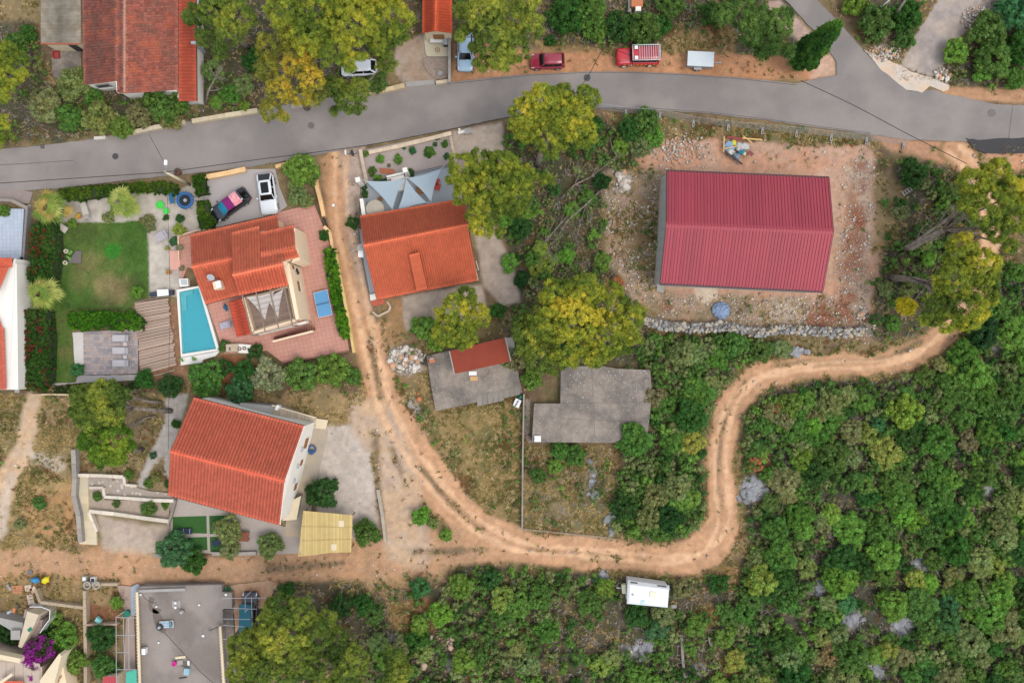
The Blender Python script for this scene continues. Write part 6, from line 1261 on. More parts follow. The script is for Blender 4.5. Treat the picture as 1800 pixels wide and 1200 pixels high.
    o = T("water_tub", "dark green round tub on the passage beside the lattice wall", "tub", 226, 1076); x, y = P2(226, 1076); MTG = M("dark_teal_plastic", C(30, 120, 96), rough=.5); one(lambda m: m.cyl(x, y, 0, .5, .33, .38, 18), "body", MTG, o); one(lambda m: m.ring(x, y, .5, .55, .3, .4, 18), "rim", MTG, o)
    chair(177, 1087, -.7, "pale turquoise garden chair on red soil below the dry garden", M("pale_turquoise", C(150, 222, 222), rough=.5), s=1.3)
    o = T("green_plant_tub", "dark green tub with a plant at the flat roof's upper right corner", "plant tub", 402, 1034); x, y = P2(402, 1034); one(lambda m: m.cyl(x, y, 0, .4, .28, .32, 14), "tub", MTG, o); one(lambda m: [m.rock(x+.15+rs_.uniform(-.15, .15), y+.1+rs_.uniform(-.15, .15), .5, .12, C(40, 80, 40)) for _ in range(8)], "leaves", M("planter_leaves", (1, 1, 1), attr=True), o)
flat_house()
sheet("red_soil_strip", [(392, 1030), (470, 1020), (490, 1024), (478, 1045), (470, 1068), (440, 1070), (414, 1112), (410, 1068), (394, 1040)], .02, M("parking_earth", C(196, 160, 130), rough=.95, var=.12, scale=1., fine=.1, tone2=C(176, 128, 98)), wob=1.5)
# ---- bottom left corner: stairs, walls, house bits
def corner():
    t = T("stair_house", "terraced stone house corner with cream walls at the bottom left edge", "house", 40, 1160)
    one(lambda m: m.prism([P2(x, y, 2.4) for x, y in ((-60, 1140), (0, 1145), (36, 1158), (50, 1165), (74, 1172), (74, 1260), (-60, 1260))], -.1, 2.4), "terrace_block", M("terrace_cream", C(196, 176, 156), rough=.9, var=.08), t)
    for i in range(5): one(lambda m: m.prism([P2(x, y, 2.5) for x, y in ((-4+i*15, 1163), (9.5+i*15, 1163+i*.8), (9.5+i*15, 1230), (-4+i*15, 1230))], 2.4, 2.44, jit(C(196, 178, 164), .05)), "floor_slab", MPL, t)
    one(lambda m: m.beam(P(-30, 1144, 2.9), P(40, 1158, 2.9), .5, .9), "parapet", MCR, t)
    one(lambda m: m.prism([P2(x, y, 3) for x, y in ((70, 1195), (104, 1148), (108, 1152), (88, 1230), (70, 1230))], -.1, 3.), "cream_wall", MCR, t); one(lambda m: m.prism([P2(x, y, 2) for x, y in ((90, 1230), (108, 1155), (122, 1230))], -.1, 2), "inner_yard", MPE, t)
    for a, b in (((92, 1192), (110, 1160)), ((96, 1200), (108, 1188)), ((90, 1208), (104, 1196))): one(lambda m: m.beam(P(*a, 2.3), P(*b, 2.3), .12, .1), "timber", MWOOD, t)
    tile_roof("roof_tiles", P(0, 1240, 2.6), P(44, 1240, 2.6), P(40, 1196, 3.2), P(6, 1196, 3.2), t, C(210, 100, 70), .28, .4, .045, .06, seed=51)
    one(lambda m: m.beam(P(0, 1200, 3.3), P(22, 1184, 3.3), .3, .1), "verge", MCR, t)
    s = T("stone_stair", "curved stone stair with white railing at the bottom left", "stairs", 70, 1100)
    pts = [(60, 1068), (76, 1072), (82, 1080), (80, 1092), (74, 1102), (68, 1112), (60, 1122), (54, 1132), (46, 1142), (38, 1150)]
    for i, (a, b) in enumerate(zip(pts, pts[1:])):
        d = V3((b[0]-a[0], b[1]-a[1], 0)).normalized(); n = V3((-d.y, d.x, 0))*7; z = 1.8-i*.18
        one(lambda m: m.prism([P2(a[0]-n.x, a[1]-n.y), P2(b[0]-n.x, b[1]-n.y), P2(b[0]+n.x, b[1]+n.y), P2(a[0]+n.x, a[1]+n.y)], 0, z, jit(C(160, 138, 132), .1)), "step", MST2, s)
    rl = [(52, 1066), (72, 1066), (88, 1072), (87, 1088), (78, 1100), (70, 1112)]
    one(lambda m: [m.beam(P(*a, 2.6), P(*b, 2.6), .06) for a, b in zip(rl, rl[1:])], "top_rail", MWM, s); m = MB()
    for a, b in zip(rl, rl[1:]):
        for k in range(5): f = k/5; p = P(a[0]+(b[0]-a[0])*f, a[1]+(b[1]-a[1])*f, 2.6); m.beam(p, (p[0], p[1], 1.4), .025)
    m.build("balusters", MWM, s)
    o = T("cream_wall_slab", "pale sloping wall top beside the stone stair", "wall", 45, 1100); one(lambda m: m.prism([P2(x, y, 2.2) for x, y in ((48, 1074), (68, 1080), (60, 1098), (38, 1138), (32, 1136), (40, 1105))], -.1, 2.2), "wall_top", M("cream_slab", C(206, 190, 166), rough=.9, var=.08), o); one(lambda m: m.box(*P2(52, 1106, 2.25), 2.2, 2.22, .5, .35, .7), "bird_mosaic", MTG_(), o)
    o = T("grey_terrace_wall", "grey paved wall band running in from the left edge", "wall", 15, 1090); one(lambda m: m.prism([P2(x, y, 1.6) for x, y in ((-60, 1084), (0, 1085), (40, 1094), (40, 1112), (20, 1108), (0, 1096), (-60, 1094))], -.1, 1.6), "wall_body", MGC, o); one(lambda m: m.beam(P(24, 1076, 1.8), P(26, 1068, 1.8), .25, .2), "brick_post", MTP, o); one(lambda m: m.cyl(*P2(15, 1076, 2.), 0, 2.1, .14, n=10), "chimney_pipe", MGM, o)
    o = T("stone_pier", "square grey pier between the wall band and the cream wall", "pier", 28, 1114); one(lambda m: m.box(*P2(28, 1115, 2.), 0, 2., .9, .9), "block", MGC, o); one(lambda m: m.box(*P2(28, 1115, 2.), 2., 2.1, 1., 1.), "cap", MGC, o)
    for pts, lb, w in (([(62, 1036), (70, 1058), (100, 1062), (146, 1068)], "pale stone retaining wall around the dry garden, bottom left", .3), ([(148, 1038), (149, 1098), (150, 1140), (150, 1230)], "long straight grey-brown wall running down to the bottom edge", .35), ([(150, 1098), (206, 1097)], "dark thin wall below the pale turquoise chair", .2), ([(146, 1027), (206, 1027)], "wall with two grey planters along the track", .3)):
        stonewall("garden_wall", lb, "wall", pts, w, .7, seed=int(pts[0][0]+pts[-1][0]), base=C(184, 164, 140), size=.4)
    o = T("brick_pavers", "patch of orange brick paving on the dry slope", "paving", 30, 1035)
    for i in range(4): one(lambda m: m.prism([P2(20+i*1, 1029+i*3.5), P2(40, 1028+i*3.5), P2(40, 1031+i*3.5), P2(21+i, 1032+i*3.5)], 0, .06, jit(C(206, 140, 104), .08)), "brick_row", MPL, o)
    strips("stone_landing", [[(44, 1034), (56, 1032), (62, 1040)], [(52, 1044), (56, 1062)]], .7, MCO, .03)
def MTG_(): return M("dark_teal_plastic", (0, 0, 0))
corner()
for x, y, mm, lb in ((65, 1017, M("blue_bag", C(44, 134, 190), rough=.5), "blue refuse bag on the orange soil by the track"), (82, 1017, M("yellow_bag", C(228, 212, 40), rough=.5), "yellow refuse bag right of the blue one")):
    t = T("refuse_bag", lb, "bag", x, y, group="refuse bags by the track"); X, Y = P2(x, y); one(lambda m: (m.rock(X, Y, .3, .48, None, .8), m.rock(X+.15, Y-.12, .25, .3, None, .8)), "sack", mm, t); one(lambda m: m.rock(X+.3, Y+.12, .4, .14, None), "knot", mm, t)
t = T("manhole_cover", "grey stone disc lying on the orange soil by the blue bag", "disc", 53, 1005); one(lambda m: m.cyl(*P2(53, 1005), 0, .08, .28, n=18), "disc", MI2, t)
t = T("buried_tyre", "dark lump of rubble at the left edge of the dry garden", "rubble", 17, 1032); one(lambda m: [m.rock(*P2(14+i*2, 1028+i*2.5), .1, .2, None) for i in range(4)], "stones", MGC, t)
for x, y, lb, mm in ((148, 1017, "left white box standing on the small track-side wall", MWM), (163, 1019, "black box with a white frame on the small track-side wall", MDK)):
    t = T("meter_box", lb, "box", x, y, group="boxes on the track-side wall"); one(lambda m: m.box(*P2(x, y, .5), 0, .5, .5, .55), "body", MGC if mm is MWM else MWM, t); one(lambda m: m.box(*P2(x, y, .5), .5, .54, .34, .38), "lid", mm, t)
for x, lb in ((153.5, "left oval planter on the track-side wall"), (170, "right oval planter on the track-side wall")): t = T("planter_trough", lb, "planter", x, 1028, group="troughs on the wall"); one(lambda m: m.ring(*P2(x, 1028, .8), .7, .9, .3, .42, 16), "trough", MGC, t)
# bougainvillea
def bougainvillea():
    rs = np.random.RandomState(5); t = T("bougainvillea", "purple-flowering bougainvillea spilling over the stair and cream wall", "bougainvillea", 72, 1140)
    L3 = [(*P(x, y, 2), r/16) for x, y, r in ((60, 1140, 14), (78, 1128, 14), (74, 1148, 14), (60, 1168, 13), (52, 1150, 10), (45, 1160, 8), (56, 1186, 9), (90, 1145, 12))]; cen, rad = lobes_to_puffs(L3, rs, .24)
    pc = pick([C(92, 82, 66), C(84, 100, 56), C(120, 96, 84)], len(cen), rs, cen); V, F, K = leafcloud(cen, rad, pc, 22, .13, rs, core=.5); o0 = np.array(P(72, 1140)); me = mesh_np("leaves", V-o0, F, 3, K); me.materials.append(MF); o = link(bpy.data.objects.new("leaves", me)); o.parent = t
    k = (fbm(cen[:, 0], cen[:, 1], .9, 3, 7) > .5) & (cen[:, 2] > 1.8); c2 = cen[k]+np.array([0, 0, .15]); V, F, K = leafcloud(c2, rad[k]*1.1, np.repeat(np.array([C(184, 60, 176)]), len(c2), 0)*rs.uniform(.7, 1.3, len(c2))[:, None], 26, .12, rs, core=0); me = mesh_np("flowers", V-o0, F, 3, K); me.materials.append(MF); o = link(bpy.data.objects.new("flowers", me)); o.parent = t; o['kind'] = 'stuff'
    one(lambda m: m.tube([P(72, 1140, 0), P(70, 1142, 2)], [.12, .05], 6), "stem", MBK, t)
bougainvillea()
# ---- junk heap, tarps, pallets, well, rubble piles
MWP = lambda n, c: M(n, C(*c), rough=.6, var=.06)
def junk():
    t = T("junk_heap", "heap of mixed building rubbish, bags and planks on the plot", "rubbish heap", 1297, 262); r = random.Random(3)
    for x, y, w, d, rz, c, nm in ((1281, 255, 1.2, .9, .3, MWP("pale_blue_sheet", (130, 160, 190)), "plastic_sheet"), (1292, 250, .7, .6, .1, MWP("yellow_bag_junk", (214, 206, 40)), "yellow_bag"), (1286, 264, .9, .8, .6, MWP("white_bag_junk", (206, 206, 200)), "white_bag"), (1302, 258, 1.2, .6, 1.1, MWP("grey_sheet", (188, 186, 184)), "grey_bag"), (1304, 266, .6, .4, .4, MWP("teal_bag", (40, 130, 160)), "teal_bag"), (1312, 254, .9, 1.1, .2, MWP("light_grey_sheet", (196, 196, 196)), "grey_bag"), (1296, 273, .9, .6, .2, MWP("blue_grey_sheet", (120, 136, 150)), "plastic_sheet"), (1308, 270, .5, .5, 0, MWP("cream_bag", (214, 206, 170)), "cream_bag")):
        X, Y = P2(x, y, .5); one(lambda m: [m.rock(X+r.uniform(-w, w)*.3, Y+r.uniform(-d, d)*.3, .25, max(w, d)*r.uniform(.3, .5), None, .7, r) for _ in range(4)], nm, c, t)
    for a, b, w, c in (((1278, 241), (1307, 245), .22, MWP("red_plank", (150, 50, 50))), ((1305, 243), (1340, 246), .14, MWP("tan_plank", (220, 180, 110))), ((1273, 240), (1272, 268), .12, MWP("tan_plank", (0, 0, 0))), ((1274, 266), (1305, 289), .2, MWP("black_beam", (50, 46, 52))), ((1316, 266), (1323, 273), .4, MWP("brown_board", (130, 60, 60))), ((1272, 262), (1300, 256), .1, MWP("tan_plank", (0, 0, 0))), ((1306, 239), (1322, 251), .1, MWP("tan_plank", (0, 0, 0))), ((1312, 280), (1321, 268), .16, MWP("brown_plank2", (170, 130, 90)))):
        one(lambda m: m.beam(P(*a, .55), P(*b, .5), w, .06), "plank", c, t)
    t = T("blue_tarp", "crumpled pale blue tarpaulin on the stones below the red hall", "tarpaulin", 1266, 546); rs = np.random.RandomState(4); n = 15; m = MB(); idx = {}
    cx, cy = P2(1267, 546)
    for i in range(n):
        for j in range(n):
            a, b = i/(n-1)*2-1, j/(n-1)*2-1; k = 1-.18*(abs(a*b)); idx[i, j] = m.v((cx+a*1.0*k+rs.uniform(-.04, .04), cy+b*.95*k+rs.uniform(-.04, .04), .05+.35*max(0, 1-(a*a+b*b)*.9)+rs.uniform(0, .14)))
    for i in range(n-1):
        for j in range(n-1):
            if ((i-7)**2+(j-7)**2) < 62: m.f((idx[i, j], idx[i+1, j], idx[i+1, j+1], idx[i, j+1]))
    m.build("cloth", M("blue_tarp", C(134, 154, 186), rough=.6, var=.2, scale=4), t); one(lambda m: [m.rock(cx+a, cy+b, .3, .12, None) for a, b in ((.6, .5), (-.6, -.4))], "weight_stone", MGC, t)
    t = T("broken_pallet", "broken grey wooden pallet or bench frame in the bushes right of the hall", "pallet", 1600, 332)
    for i in range(7): one(lambda m: m.beam(P(1586+i*4.3, 338-i*2.9, .3), P(1591+i*4.3, 344-i*2.9, .3), .14, .03, jit(C(176, 168, 160), .1)), "slat", MPL, t)
    for k in (0, 5): one(lambda m: m.beam(P(1585+k, 338+k, .26), P(1612+k, 320+k, .26), .08, .08, C(160, 152, 144)), "bearer", MPL, t)
    t = T("tool_bundle", "white and teal plastic sacks with a dark tool by the thin wall", "sacks", 910, 706); X, Y = P2(909, 708); one(lambda m: m.box(X, Y, 0, .35, .7, .9, -.4), "white_sack", MWM, t); one(lambda m: m.rock(*P2(915, 697), .25, .35, None), "teal_sack", M("dark_teal_plastic", (0, 0, 0)), t); one(lambda m: m.beam((X-.2, Y-.3, .4), (X+.15, Y+.3, .4), .09, .06), "tool", MDK, t)
    t = T("terracotta_jar", "two tumbled terracotta jars in the weeds left of the slab", "jar", 737, 699); one(lambda m: m.tube([P(736, 704, .3), P(738, 697, .3)], [.3, .22], 12), "jar", MTP, t); one(lambda m: m.rock(*P2(735, 691), .15, .22, None), "shard", MTP, t)
    t = T("white_manhole", "white disc cover on the sandy drive beside the patio wall", "cover", 586, 361); one(lambda m: m.cyl(*P2(586, 361), .01, .05, .17, n=14), "disc", MWM, t)
    for (x0, x1, y0, y1, n, nb, lb, rmax, seed) in ((682, 745, 608, 655, 60, 240, "heap of white and orange limestone rubble beside the dirt drive", .42, 5), (1082, 1106, 302, 338, 24, 90, "pile of white boulders above the red hall's left corner", .5, 6), (735, 850, 1110, 1190, 46, 220, "pinkish limestone rock heap at the bottom edge", .5, 7), (1165, 1225, 240, 285, 24, 260, "scatter of pale stones at the plot's upper left corner", .22, 8), (1525, 1580, 82, 108, 16, 130, "rubble bank between the road junction and the concrete apron", .3, 9), (1642, 1670, 120, 147, 16, 60, "rubble patch at the right end of the concrete apron", .3, 10), (1690, 1740, 10, 60, 8, 130, "loose dark and pale stones at the gravel lane's edge", .2, 11), (1505, 1530, 545, 570, 8, 30, "pale stone pile at the lower right corner of the building plot", .4, 12)):
        r = random.Random(seed); t = T("rock_pile", lb, "rock pile", (x0+x1)/2, (y0+y1)/2); bulk = MB(); MSR = M("rubble_rock", (1, 1, 1), rough=.95, var=.12, scale=4, fine=.12, attr=True, bump=.3)
        for i in range(n+nb):
            a = r.uniform(0, 6.28); k = math.sqrt(r.random()); x = (x0+x1)/2+math.cos(a)*k*(x1-x0)/2; y = (y0+y1)/2+math.sin(a)*k*(y1-y0)/2
            if seed == 8: x, y = r.gauss(1195, 22), r.gauss(262, 14)
            if seed == 7: x = x0+(x1-x0)*r.random(); y = 1150-25*math.sin((x-735)/115*3.14*1.5)+r.gauss(0, 11)
            c = r.choice((C(206, 194, 180), C(184, 170, 156), C(216, 208, 198), C(206, 160, 126), C(168, 158, 150))) if seed != 7 else r.choice((C(222, 186, 164), C(214, 196, 180), C(198, 168, 150)))
            rad = r.uniform(.4, 1)*rmax if i < n else r.uniform(.06, .16); X, Y = P2(x, y)
            if i < n: one(lambda m: m.rock(X, Y, rad*.4, rad, c, .75, r), "rock", MSR, t)
            else: bulk.rock(X, Y, rad*.3, rad, c, .75, r)
        bulk.build("small_rubble", MSR, t, stuff=True)
    # limestone outcrop boulders
    r = random.Random(21); MOL = M("limestone_outcrop", (1, 1, 1), rough=.95, var=.2, scale=3, fine=.15, attr=True, bump=.6, bscale=8.)
    for (x, y, w, hgt, n, lb) in ((1325, 860, 26, 22, 26, "weathered grey limestone outcrop right of the track bend"), (1590, 1095, 28, 16, 24, "largest grey limestone outcrop in the lower scrub"), (1500, 1090, 20, 10, 14, "grey limestone outcrop left of the largest one in the lower scrub"), (1544, 1180, 16, 18, 16, "grey limestone outcrop at the bottom edge of the scrub"), (1440, 1035, 8, 12, 8, "small pale limestone outcrop below the track in the scrub"), (1130, 1140, 22, 16, 16, "grey rocks in the scrub under the caravan"), (1620, 990, 18, 9, 9, "low limestone ledge in the right-hand scrub"), (1042, 850, 7, 40, 14, "vertical streak of grey rocks below the L-shaped slab"), (1668, 782, 8, 14, 7, "small rocks showing through the scrub at the right"), (1075, 915, 10, 22, 9, "rocks between the dry field and dark scrub"), (1060, 1012, 12, 8, 6, "grey rocks on the verge left of the caravan"), (1400, 640-22, 26, 6, 12, "rocky verge above the track by the dry-stone wall")):
        t = T("limestone_outcrop", lb, "rock outcrop", x, y)
        for i in range(n*3):
            a = r.uniform(0, 6.28); k = math.sqrt(r.random()); rad = r.uniform(.12, .5); k *= .75+.4*math.sin(3*a+w)+.2*math.sin(5*a); X, Y = P2(x+math.cos(a)*k*w*1.2, y+math.sin(a)*k*hgt*1.2)
            one(lambda m: m.rock(X, Y, .0, rad, jit(C(146, 146, 150), .22, r), .5, r), "rock", MOL, t)
junk()
# ---- poles, lamps, wires
t = T("utility_pole", "leaning-looking pale wooden utility pole beside the road and trampoline", "utility pole", 334, 325); MPW = M("pale_pole_wood", C(214, 200, 172), rough=.8, var=.06)
one(lambda m: m.tube([P(334, 325, -.1), P(290, 302, 6.4)], [.17, .11], 10), "shaft", MPW, t); one(lambda m: m.tube([P(290, 302, 6.2), P(293, 290, 6.9), P(292, 286, 7.)], .04, 6), "lamp_arm", MGM, t); one(lambda m: m.box(*P2(291.5, 286, 7.), 6.95, 7.1, .3, .5), "lamp_head", MWM, t)
t = T("white_road_post", "leaning white metal post in the bushes near the top right", "post", 1542, 20); one(lambda m: m.tube([P(1542, 19, 0), P(1566, -2, 5)], .07, 8), "shaft", MWM, t); one(lambda m: m.box(*P2(1549, 13, 1.5), 1.4, 1.6, .2, .2), "sign_bracket", MWM, t)
t = T("utility_pole", "grey wooden utility pole standing among bushes near the top right", "utility pole", 1571, 30); one(lambda m: m.tube([P(1571, 30, -.1), P(1594, -4, 6)], [.16, .12], 8), "shaft", M("grey_pole_wood", C(150, 142, 130), rough=.9, var=.1), t)
MWIRE = M("black_cable", C(36, 34, 36), rough=.6, var=0, fine=0)
def wire(lb, pts, z, r=.035):
    t = T("overhead_cable", lb, "cable", pts[0][0], pts[0][1], group="overhead cables"); n = 24; A, B = V3(P(*pts[0], z)), V3(P(*pts[-1], z)); q = []
    ps = smooth_pts(pts, 10) if len(pts) > 2 else [(pts[0][0]+(pts[1][0]-pts[0][0])*i/n, pts[0][1]+(pts[1][1]-pts[0][1])*i/n) for i in range(n+1)]
    for i, p in enumerate(ps): f = i/(len(ps)-1); q.append(P(p[0], p[1], z-1.2*f*(1-f)))
    one(lambda m: m.tube(q, r, 5), "cable", MWIRE, t)
wire("long cable above the road's lower edge from the pole to the left edge", [(-30, 324), (290, 303)], 6.5); wire("long cable running from the pole along the road to the terrace pines", [(290, 303), (450, 281), (640, 256), (800, 226), (900, 205)], 6.5); wire("thin cable from the wooden pole across the road to the kerb", [(291, 290), (276, 262), (262, 236)], 6.4, .022); wire("cable crossing the road beside the red off-roader", [(1100, 20), (1055, 95), (1032, 137), (1005, 172)], 6.); wire("diagonal cable across the road junction to the right", [(1408, 142), (1500, 185), (1600, 238), (1700, 288)], 6.); wire("thin cable hanging down over the gravel garden and deck", [(294, 345), (297, 440), (299, 540), (297, 640), (296, 790)], 4., .018)
# ---------------------------------------------------------------- vehicles
MTYR = M("tyre", C(44, 44, 46), rough=.85, var=.05); MRIMS = M("alloy_rim", C(190, 190, 192), rough=.35, metal=.4, var=.02); MCG = M("car_glass", C(14, 17, 20), rough=.06, var=0, fine=0, spec=.35)
MTRIM = M("black_trim", C(36, 36, 38), rough=.55, var=.03); MHL = M("headlight_glass", C(220, 226, 230), rough=.15, spec=.7); MTL = M("tail_light", C(150, 24, 28), rough=.25)
def paint_mat(n, c, coat=.5): return M(n, C(*c), rough=.32, var=.01, fine=0, coat=coat, spec=.5)
def car(name, label, cat, px, py, rz, body, L_=4.1, W=1.75, H=1.45, hood=.30, wind=.46, rear=.93, kind="hatch", z=0., roofm=None, group=None, zz=.6, sunroof=False, ground=.02):
    """x forward. hood/wind/rear: fractions from the nose where windscreen starts, roof starts, roof ends."""
    x0, y0 = P2(px, py, zz); t = T(name, label, cat, at=(x0, y0, 0), rz=rz, group=group); FR[t.name] = ((x0, y0, 0), rz); c, s = math.cos(rz), math.sin(rz)
    Wd = lambda x, y, q: (x0+x*c-y*s, y0+x*s+y*c, q+ground)
    n = 21; belt = H*.62; m = MB(); rings = []
    for i in range(n):
        f = i/(n-1); x = L_/2-f*L_; e = min(f, 1-f); rnd = 1-(1-min(1, e/.13))**2.4*.30; w = W/2*rnd
        top = belt*(.66+.34*min(1, f/.30)**.6) if f < .30 else belt*(1. if f < .92 else 1-.18*((f-.92)/.08)); zb = .22+.10*(1-min(1, e/.06))
        if kind == "jeep": top = belt*.97 if .02 < f < .98 else belt*.8; w = W/2*(1 if .02 < f < .98 else .94); zb = .35
        P_ = [(x, -w*.86, zb), (x, -w, zb+.18), (x, -w*1.0, top*.72), (x, -w*.95, top*.93), (x, -w*.80, top), (x, -w*.3, top+.03*(1 if e > .05 else 0)), (x, w*.3, top+.03*(1 if e > .05 else 0)), (x, w*.80, top), (x, w*.95, top*.93), (x, w, top*.72), (x, w, zb+.18), (x, w*.86, zb)]
        rings.append([m.v(Wd(*p)) for p in P_])
    for A, B in zip(rings, rings[1:]):
        for k in range(12): m.f((A[k], A[(k+1) % 12], B[(k+1) % 12], B[k]), None, True)
    m.f(rings[0][::-1]); m.f(rings[-1]); m.build("body", body, t)
    xs = lambda f: L_/2-f*L_
    wb, wt = W/2*.86, W/2*.70
    if kind == "jeep": wt = W/2*.80
    xh, xw, xr, xe = xs(hood), xs(wind), xs(rear), xs(.985 if kind != "sedan" else .9)
    if kind == "jeep": xe = xs(.985); 
    bot = [(xh, wb*.94), (xw+.1*0, wb), (xr, wb), (xe, wb*.9)]
    def q(name_, pts, mat, off=0): mm = MB(); mm.poly([Wd(*p) for p in pts]); return mm.build(name_, mat, t)
    zt = H; zbelt = belt-.01
    q("windscreen", [(xh, -wb*.93, zbelt+.02), (xh, wb*.93, zbelt+.02), (xw, wt*.95, zt-.05), (xw, -wt*.95, zt-.05)], MCG)
    q("rear_window", [(xe+.03, wb*.88, zbelt+.02), (xe+.03, -wb*.88, zbelt+.02), (xr, -wt*.93, zt-.06), (xr, wt*.93, zt-.06)], MCG)
    for sg, nm in ((1, "side_window"), (-1, "side_window")):
        xm = (xw+xr)/2
        for a, b in ((xw-.02, xm+.04), (xm-.04, xr+.02)):
            la = xh+.05 if a > xm else a; lb_ = b if a > xm else xe+.25
            q(nm, [(la-.12 if a > xm else la, sg*wb, zbelt+.02), (a-.05 if a > xm else a, sg*wt*1.0, zt-.07), (b, sg*wt*1.0, zt-.07), (lb_, sg*wb, zbelt+.02)], MCG)
    mm = MB()      # pillars
    for sg in (1, -1):
        mm.beam(Wd(xh, sg*wb*.97, zbelt), Wd(xw, sg*wt, zt-.04), .09, .06); mm.beam(Wd(xe+.02, sg*wb*.93, zbelt), Wd(xr, sg*wt, zt-.05), .14, .07); mm.beam(Wd((xw+xr)/2, sg*wb, zbelt), Wd((xw+xr)/2, sg*wt, zt-.05), .08, .04)
    mm.build("pillars", body, t)
    mm = MB(); rr_ = []
    for i in range(7):
        f = i/6; x = xw+.04+(xr-.06-xw)*f; w = wt*(1.04 if 0 < i < 6 else .96); h_ = zt-(.05 if i in (0, 6) else .0)
        rr_.append([mm.v(Wd(x, y, zq)) for y, zq in ((-w, h_-.09), (-w*.92, h_-.025), (-w*.4, h_+.012), (w*.4, h_+.012), (w*.92, h_-.025), (w, h_-.09))])
    for A, B in zip(rr_, rr_[1:]):
        for k in range(5): mm.f((A[k], A[k+1], B[k+1], B[k]), None, True)
    mm.build("roof", roofm or body, t)
    if sunroof: mm = MB(); a = xw-.15; b = xr+.22; mm.prism([Wd(a, -wt*.62, 0)[:2], Wd(a, wt*.62, 0)[:2], Wd(b, wt*.62, 0)[:2], Wd(b, -wt*.62, 0)[:2]], zt-.01+ground, zt+.035+ground); mm.build("sunroof", MCG, t)
    for a in (.19, .80):
        for sg in (1, -1):
            X = xs(a); mm = MB(); r = .33 if kind != "jeep" else .38; yy = sg*(W/2-.07)
            mm.tube([Wd(X, yy-.1*sg, r), Wd(X, yy+.08*sg, r)], r, 18, sm=False); w_ = mm.build("wheel", MTYR, t); mm = MB(); mm.tube([Wd(X, yy+.07*sg, r), Wd(X, yy+.10*sg, r)], r*.62, 14, sm=False); mm.build("rim", MRIMS if kind != "jeep" else MWM, w_)
    for sg in (1, -1):
        X, Y = xh-.25, sg*(W/2+.09); one(lambda m_: m_.beam(Wd(X+.06, Y, belt+.07), Wd(X-.08, Y, belt+.07), .17, .14), "mirror", body if kind != "jeep" else MTRIM, t)
        one(lambda m_: m_.beam(Wd(L_/2-.12, sg*W*.36, belt*.62), Wd(L_/2-.42, sg*W*.41, belt*.80), .2, .1), "headlight", MHL, t); one(lambda m_: m_.beam(Wd(-L_/2+.04, sg*W*.38, belt*.8), Wd(-L_/2+.16, sg*W*.44, belt*.9), .16, .2), "tail_light", MTL, t)
    one(lambda m_: m_.beam(Wd(L_/2-.05, -W*.36, .42), Wd(L_/2-.05, W*.36, .42), .1, .2), "bumper", MTRIM, t); one(lambda m_: m_.beam(Wd(-L_/2+.02, -W*.40, .45), Wd(-L_/2+.02, W*.40, .45), .1, .2), "bumper", body, t)
    mm = MB(); mm.tube([Wd(xh+.04, -wb*.7, belt+.03), Wd(xh+.03, wb*.2, belt+.05)], .015, 4); mm.build("wiper", MTRIM, t)
    mm = MB()
    for sg in (1, -1): mm.beam(Wd(L_/2-.35, sg*W*.30, belt*.9), Wd(xh+.05, sg*W*.34, belt+.015), .02, .02)
    mm.build("bonnet_crease", MTRIM if kind == "jeep" else body, t)
    return t, Wd, (xs, belt, wt, wb, H, xh, xw, xr)
PI = math.pi
RD = paint_mat("dark_red_paint", (150, 30, 56)); RJ = paint_mat("bright_red_paint", (196, 22, 40)); WP = paint_mat("white_paint", (226, 230, 236)); BP = paint_mat("black_paint", (34, 38, 50)); SB = paint_mat("silver_blue_paint", (168, 196, 220))
car("parked_car", "dark red hatchback parked alone on the orange verge above the road", "car", 962, 108, PI+.03, RD, 3.75, 1.66, 1.42, .27, .42, .90)
# red off-roader with roof rack
t, Wd, (xs, belt, wt, wb, H, xh, xw, xr) = car("fire_off_roader", "bright red long off-road vehicle with a silver slatted roof rack", "off-roader", 1121, 99, PI+.02, RJ, 4.6, 1.8, 1.95, .31, .36, .97, "jeep", zz=1.)
m = MB(); a, b, w = xw+.05, xr-.02, wt+.10; z = H+.14
for y in (-w, w): m.tube([Wd(a, y, z), Wd(b, y, z)], .03, 6)
for x in (a, b): m.tube([Wd(x, -w, z), Wd(x, w, z)], .03, 6)
m.build("roof_rack_frame", MWM, t)
for i in range(10): one(lambda m: m.beam(Wd(a-.75-i*.245, -w, z), Wd(a-.75-i*.245, w, z), .06, .03), "rack_slat", MGM, t)
for y in (-.55, .55): one(lambda m: m.beam(Wd(a-.2, y, z), Wd(a-.55, y, z), .36, .05), "rack_plate", MWM, t)
one(lambda m: m.tube([Wd(-2.3, 0, 1.1), Wd(-2.5, 0, 1.1)], .36, 18), "spare_wheel", MTYR, t)
for sg in (1, -1):
    for i in range(8): one(lambda m: m.beam(Wd(1.5-i*.45, sg*.907, .92), Wd(1.28-i*.45, sg*.907, .92), .015, .07), "reflective_stripe", M("yellow_stripe", C(228, 196, 70), rough=.4), t)
    one(lambda m: m.tube([Wd(.62, sg*.90, .8), Wd(.62, sg*.912, .8)], .17, 16), "door_emblem", MWM, t)
one(lambda m: (m.beam(Wd(2.2, -.6, 1.23), Wd(.95, -.05, 1.24), .03, .02), m.beam(Wd(2.2, .6, 1.23), Wd(.95, .62, 1.24), .03, .02)), "bonnet_seam", MTRIM, t)
car("parked_car", "white coupe-like car with a black glass sunroof on the villa driveway", "car", 470, 341, -PI/2+.13, WP, 4.5, 1.9, 1.35, .34, .46, .80, sunroof=True, kind="hatch")
t, Wd, (xs, belt, wt, wb, H, xh, xw, xr) = car("parked_car", "black estate car covered with teal, purple and pink blankets on the driveway", "car", 406, 360, PI+.62, BP, 4.5, 1.8, 1.5, .23, .41, .85)
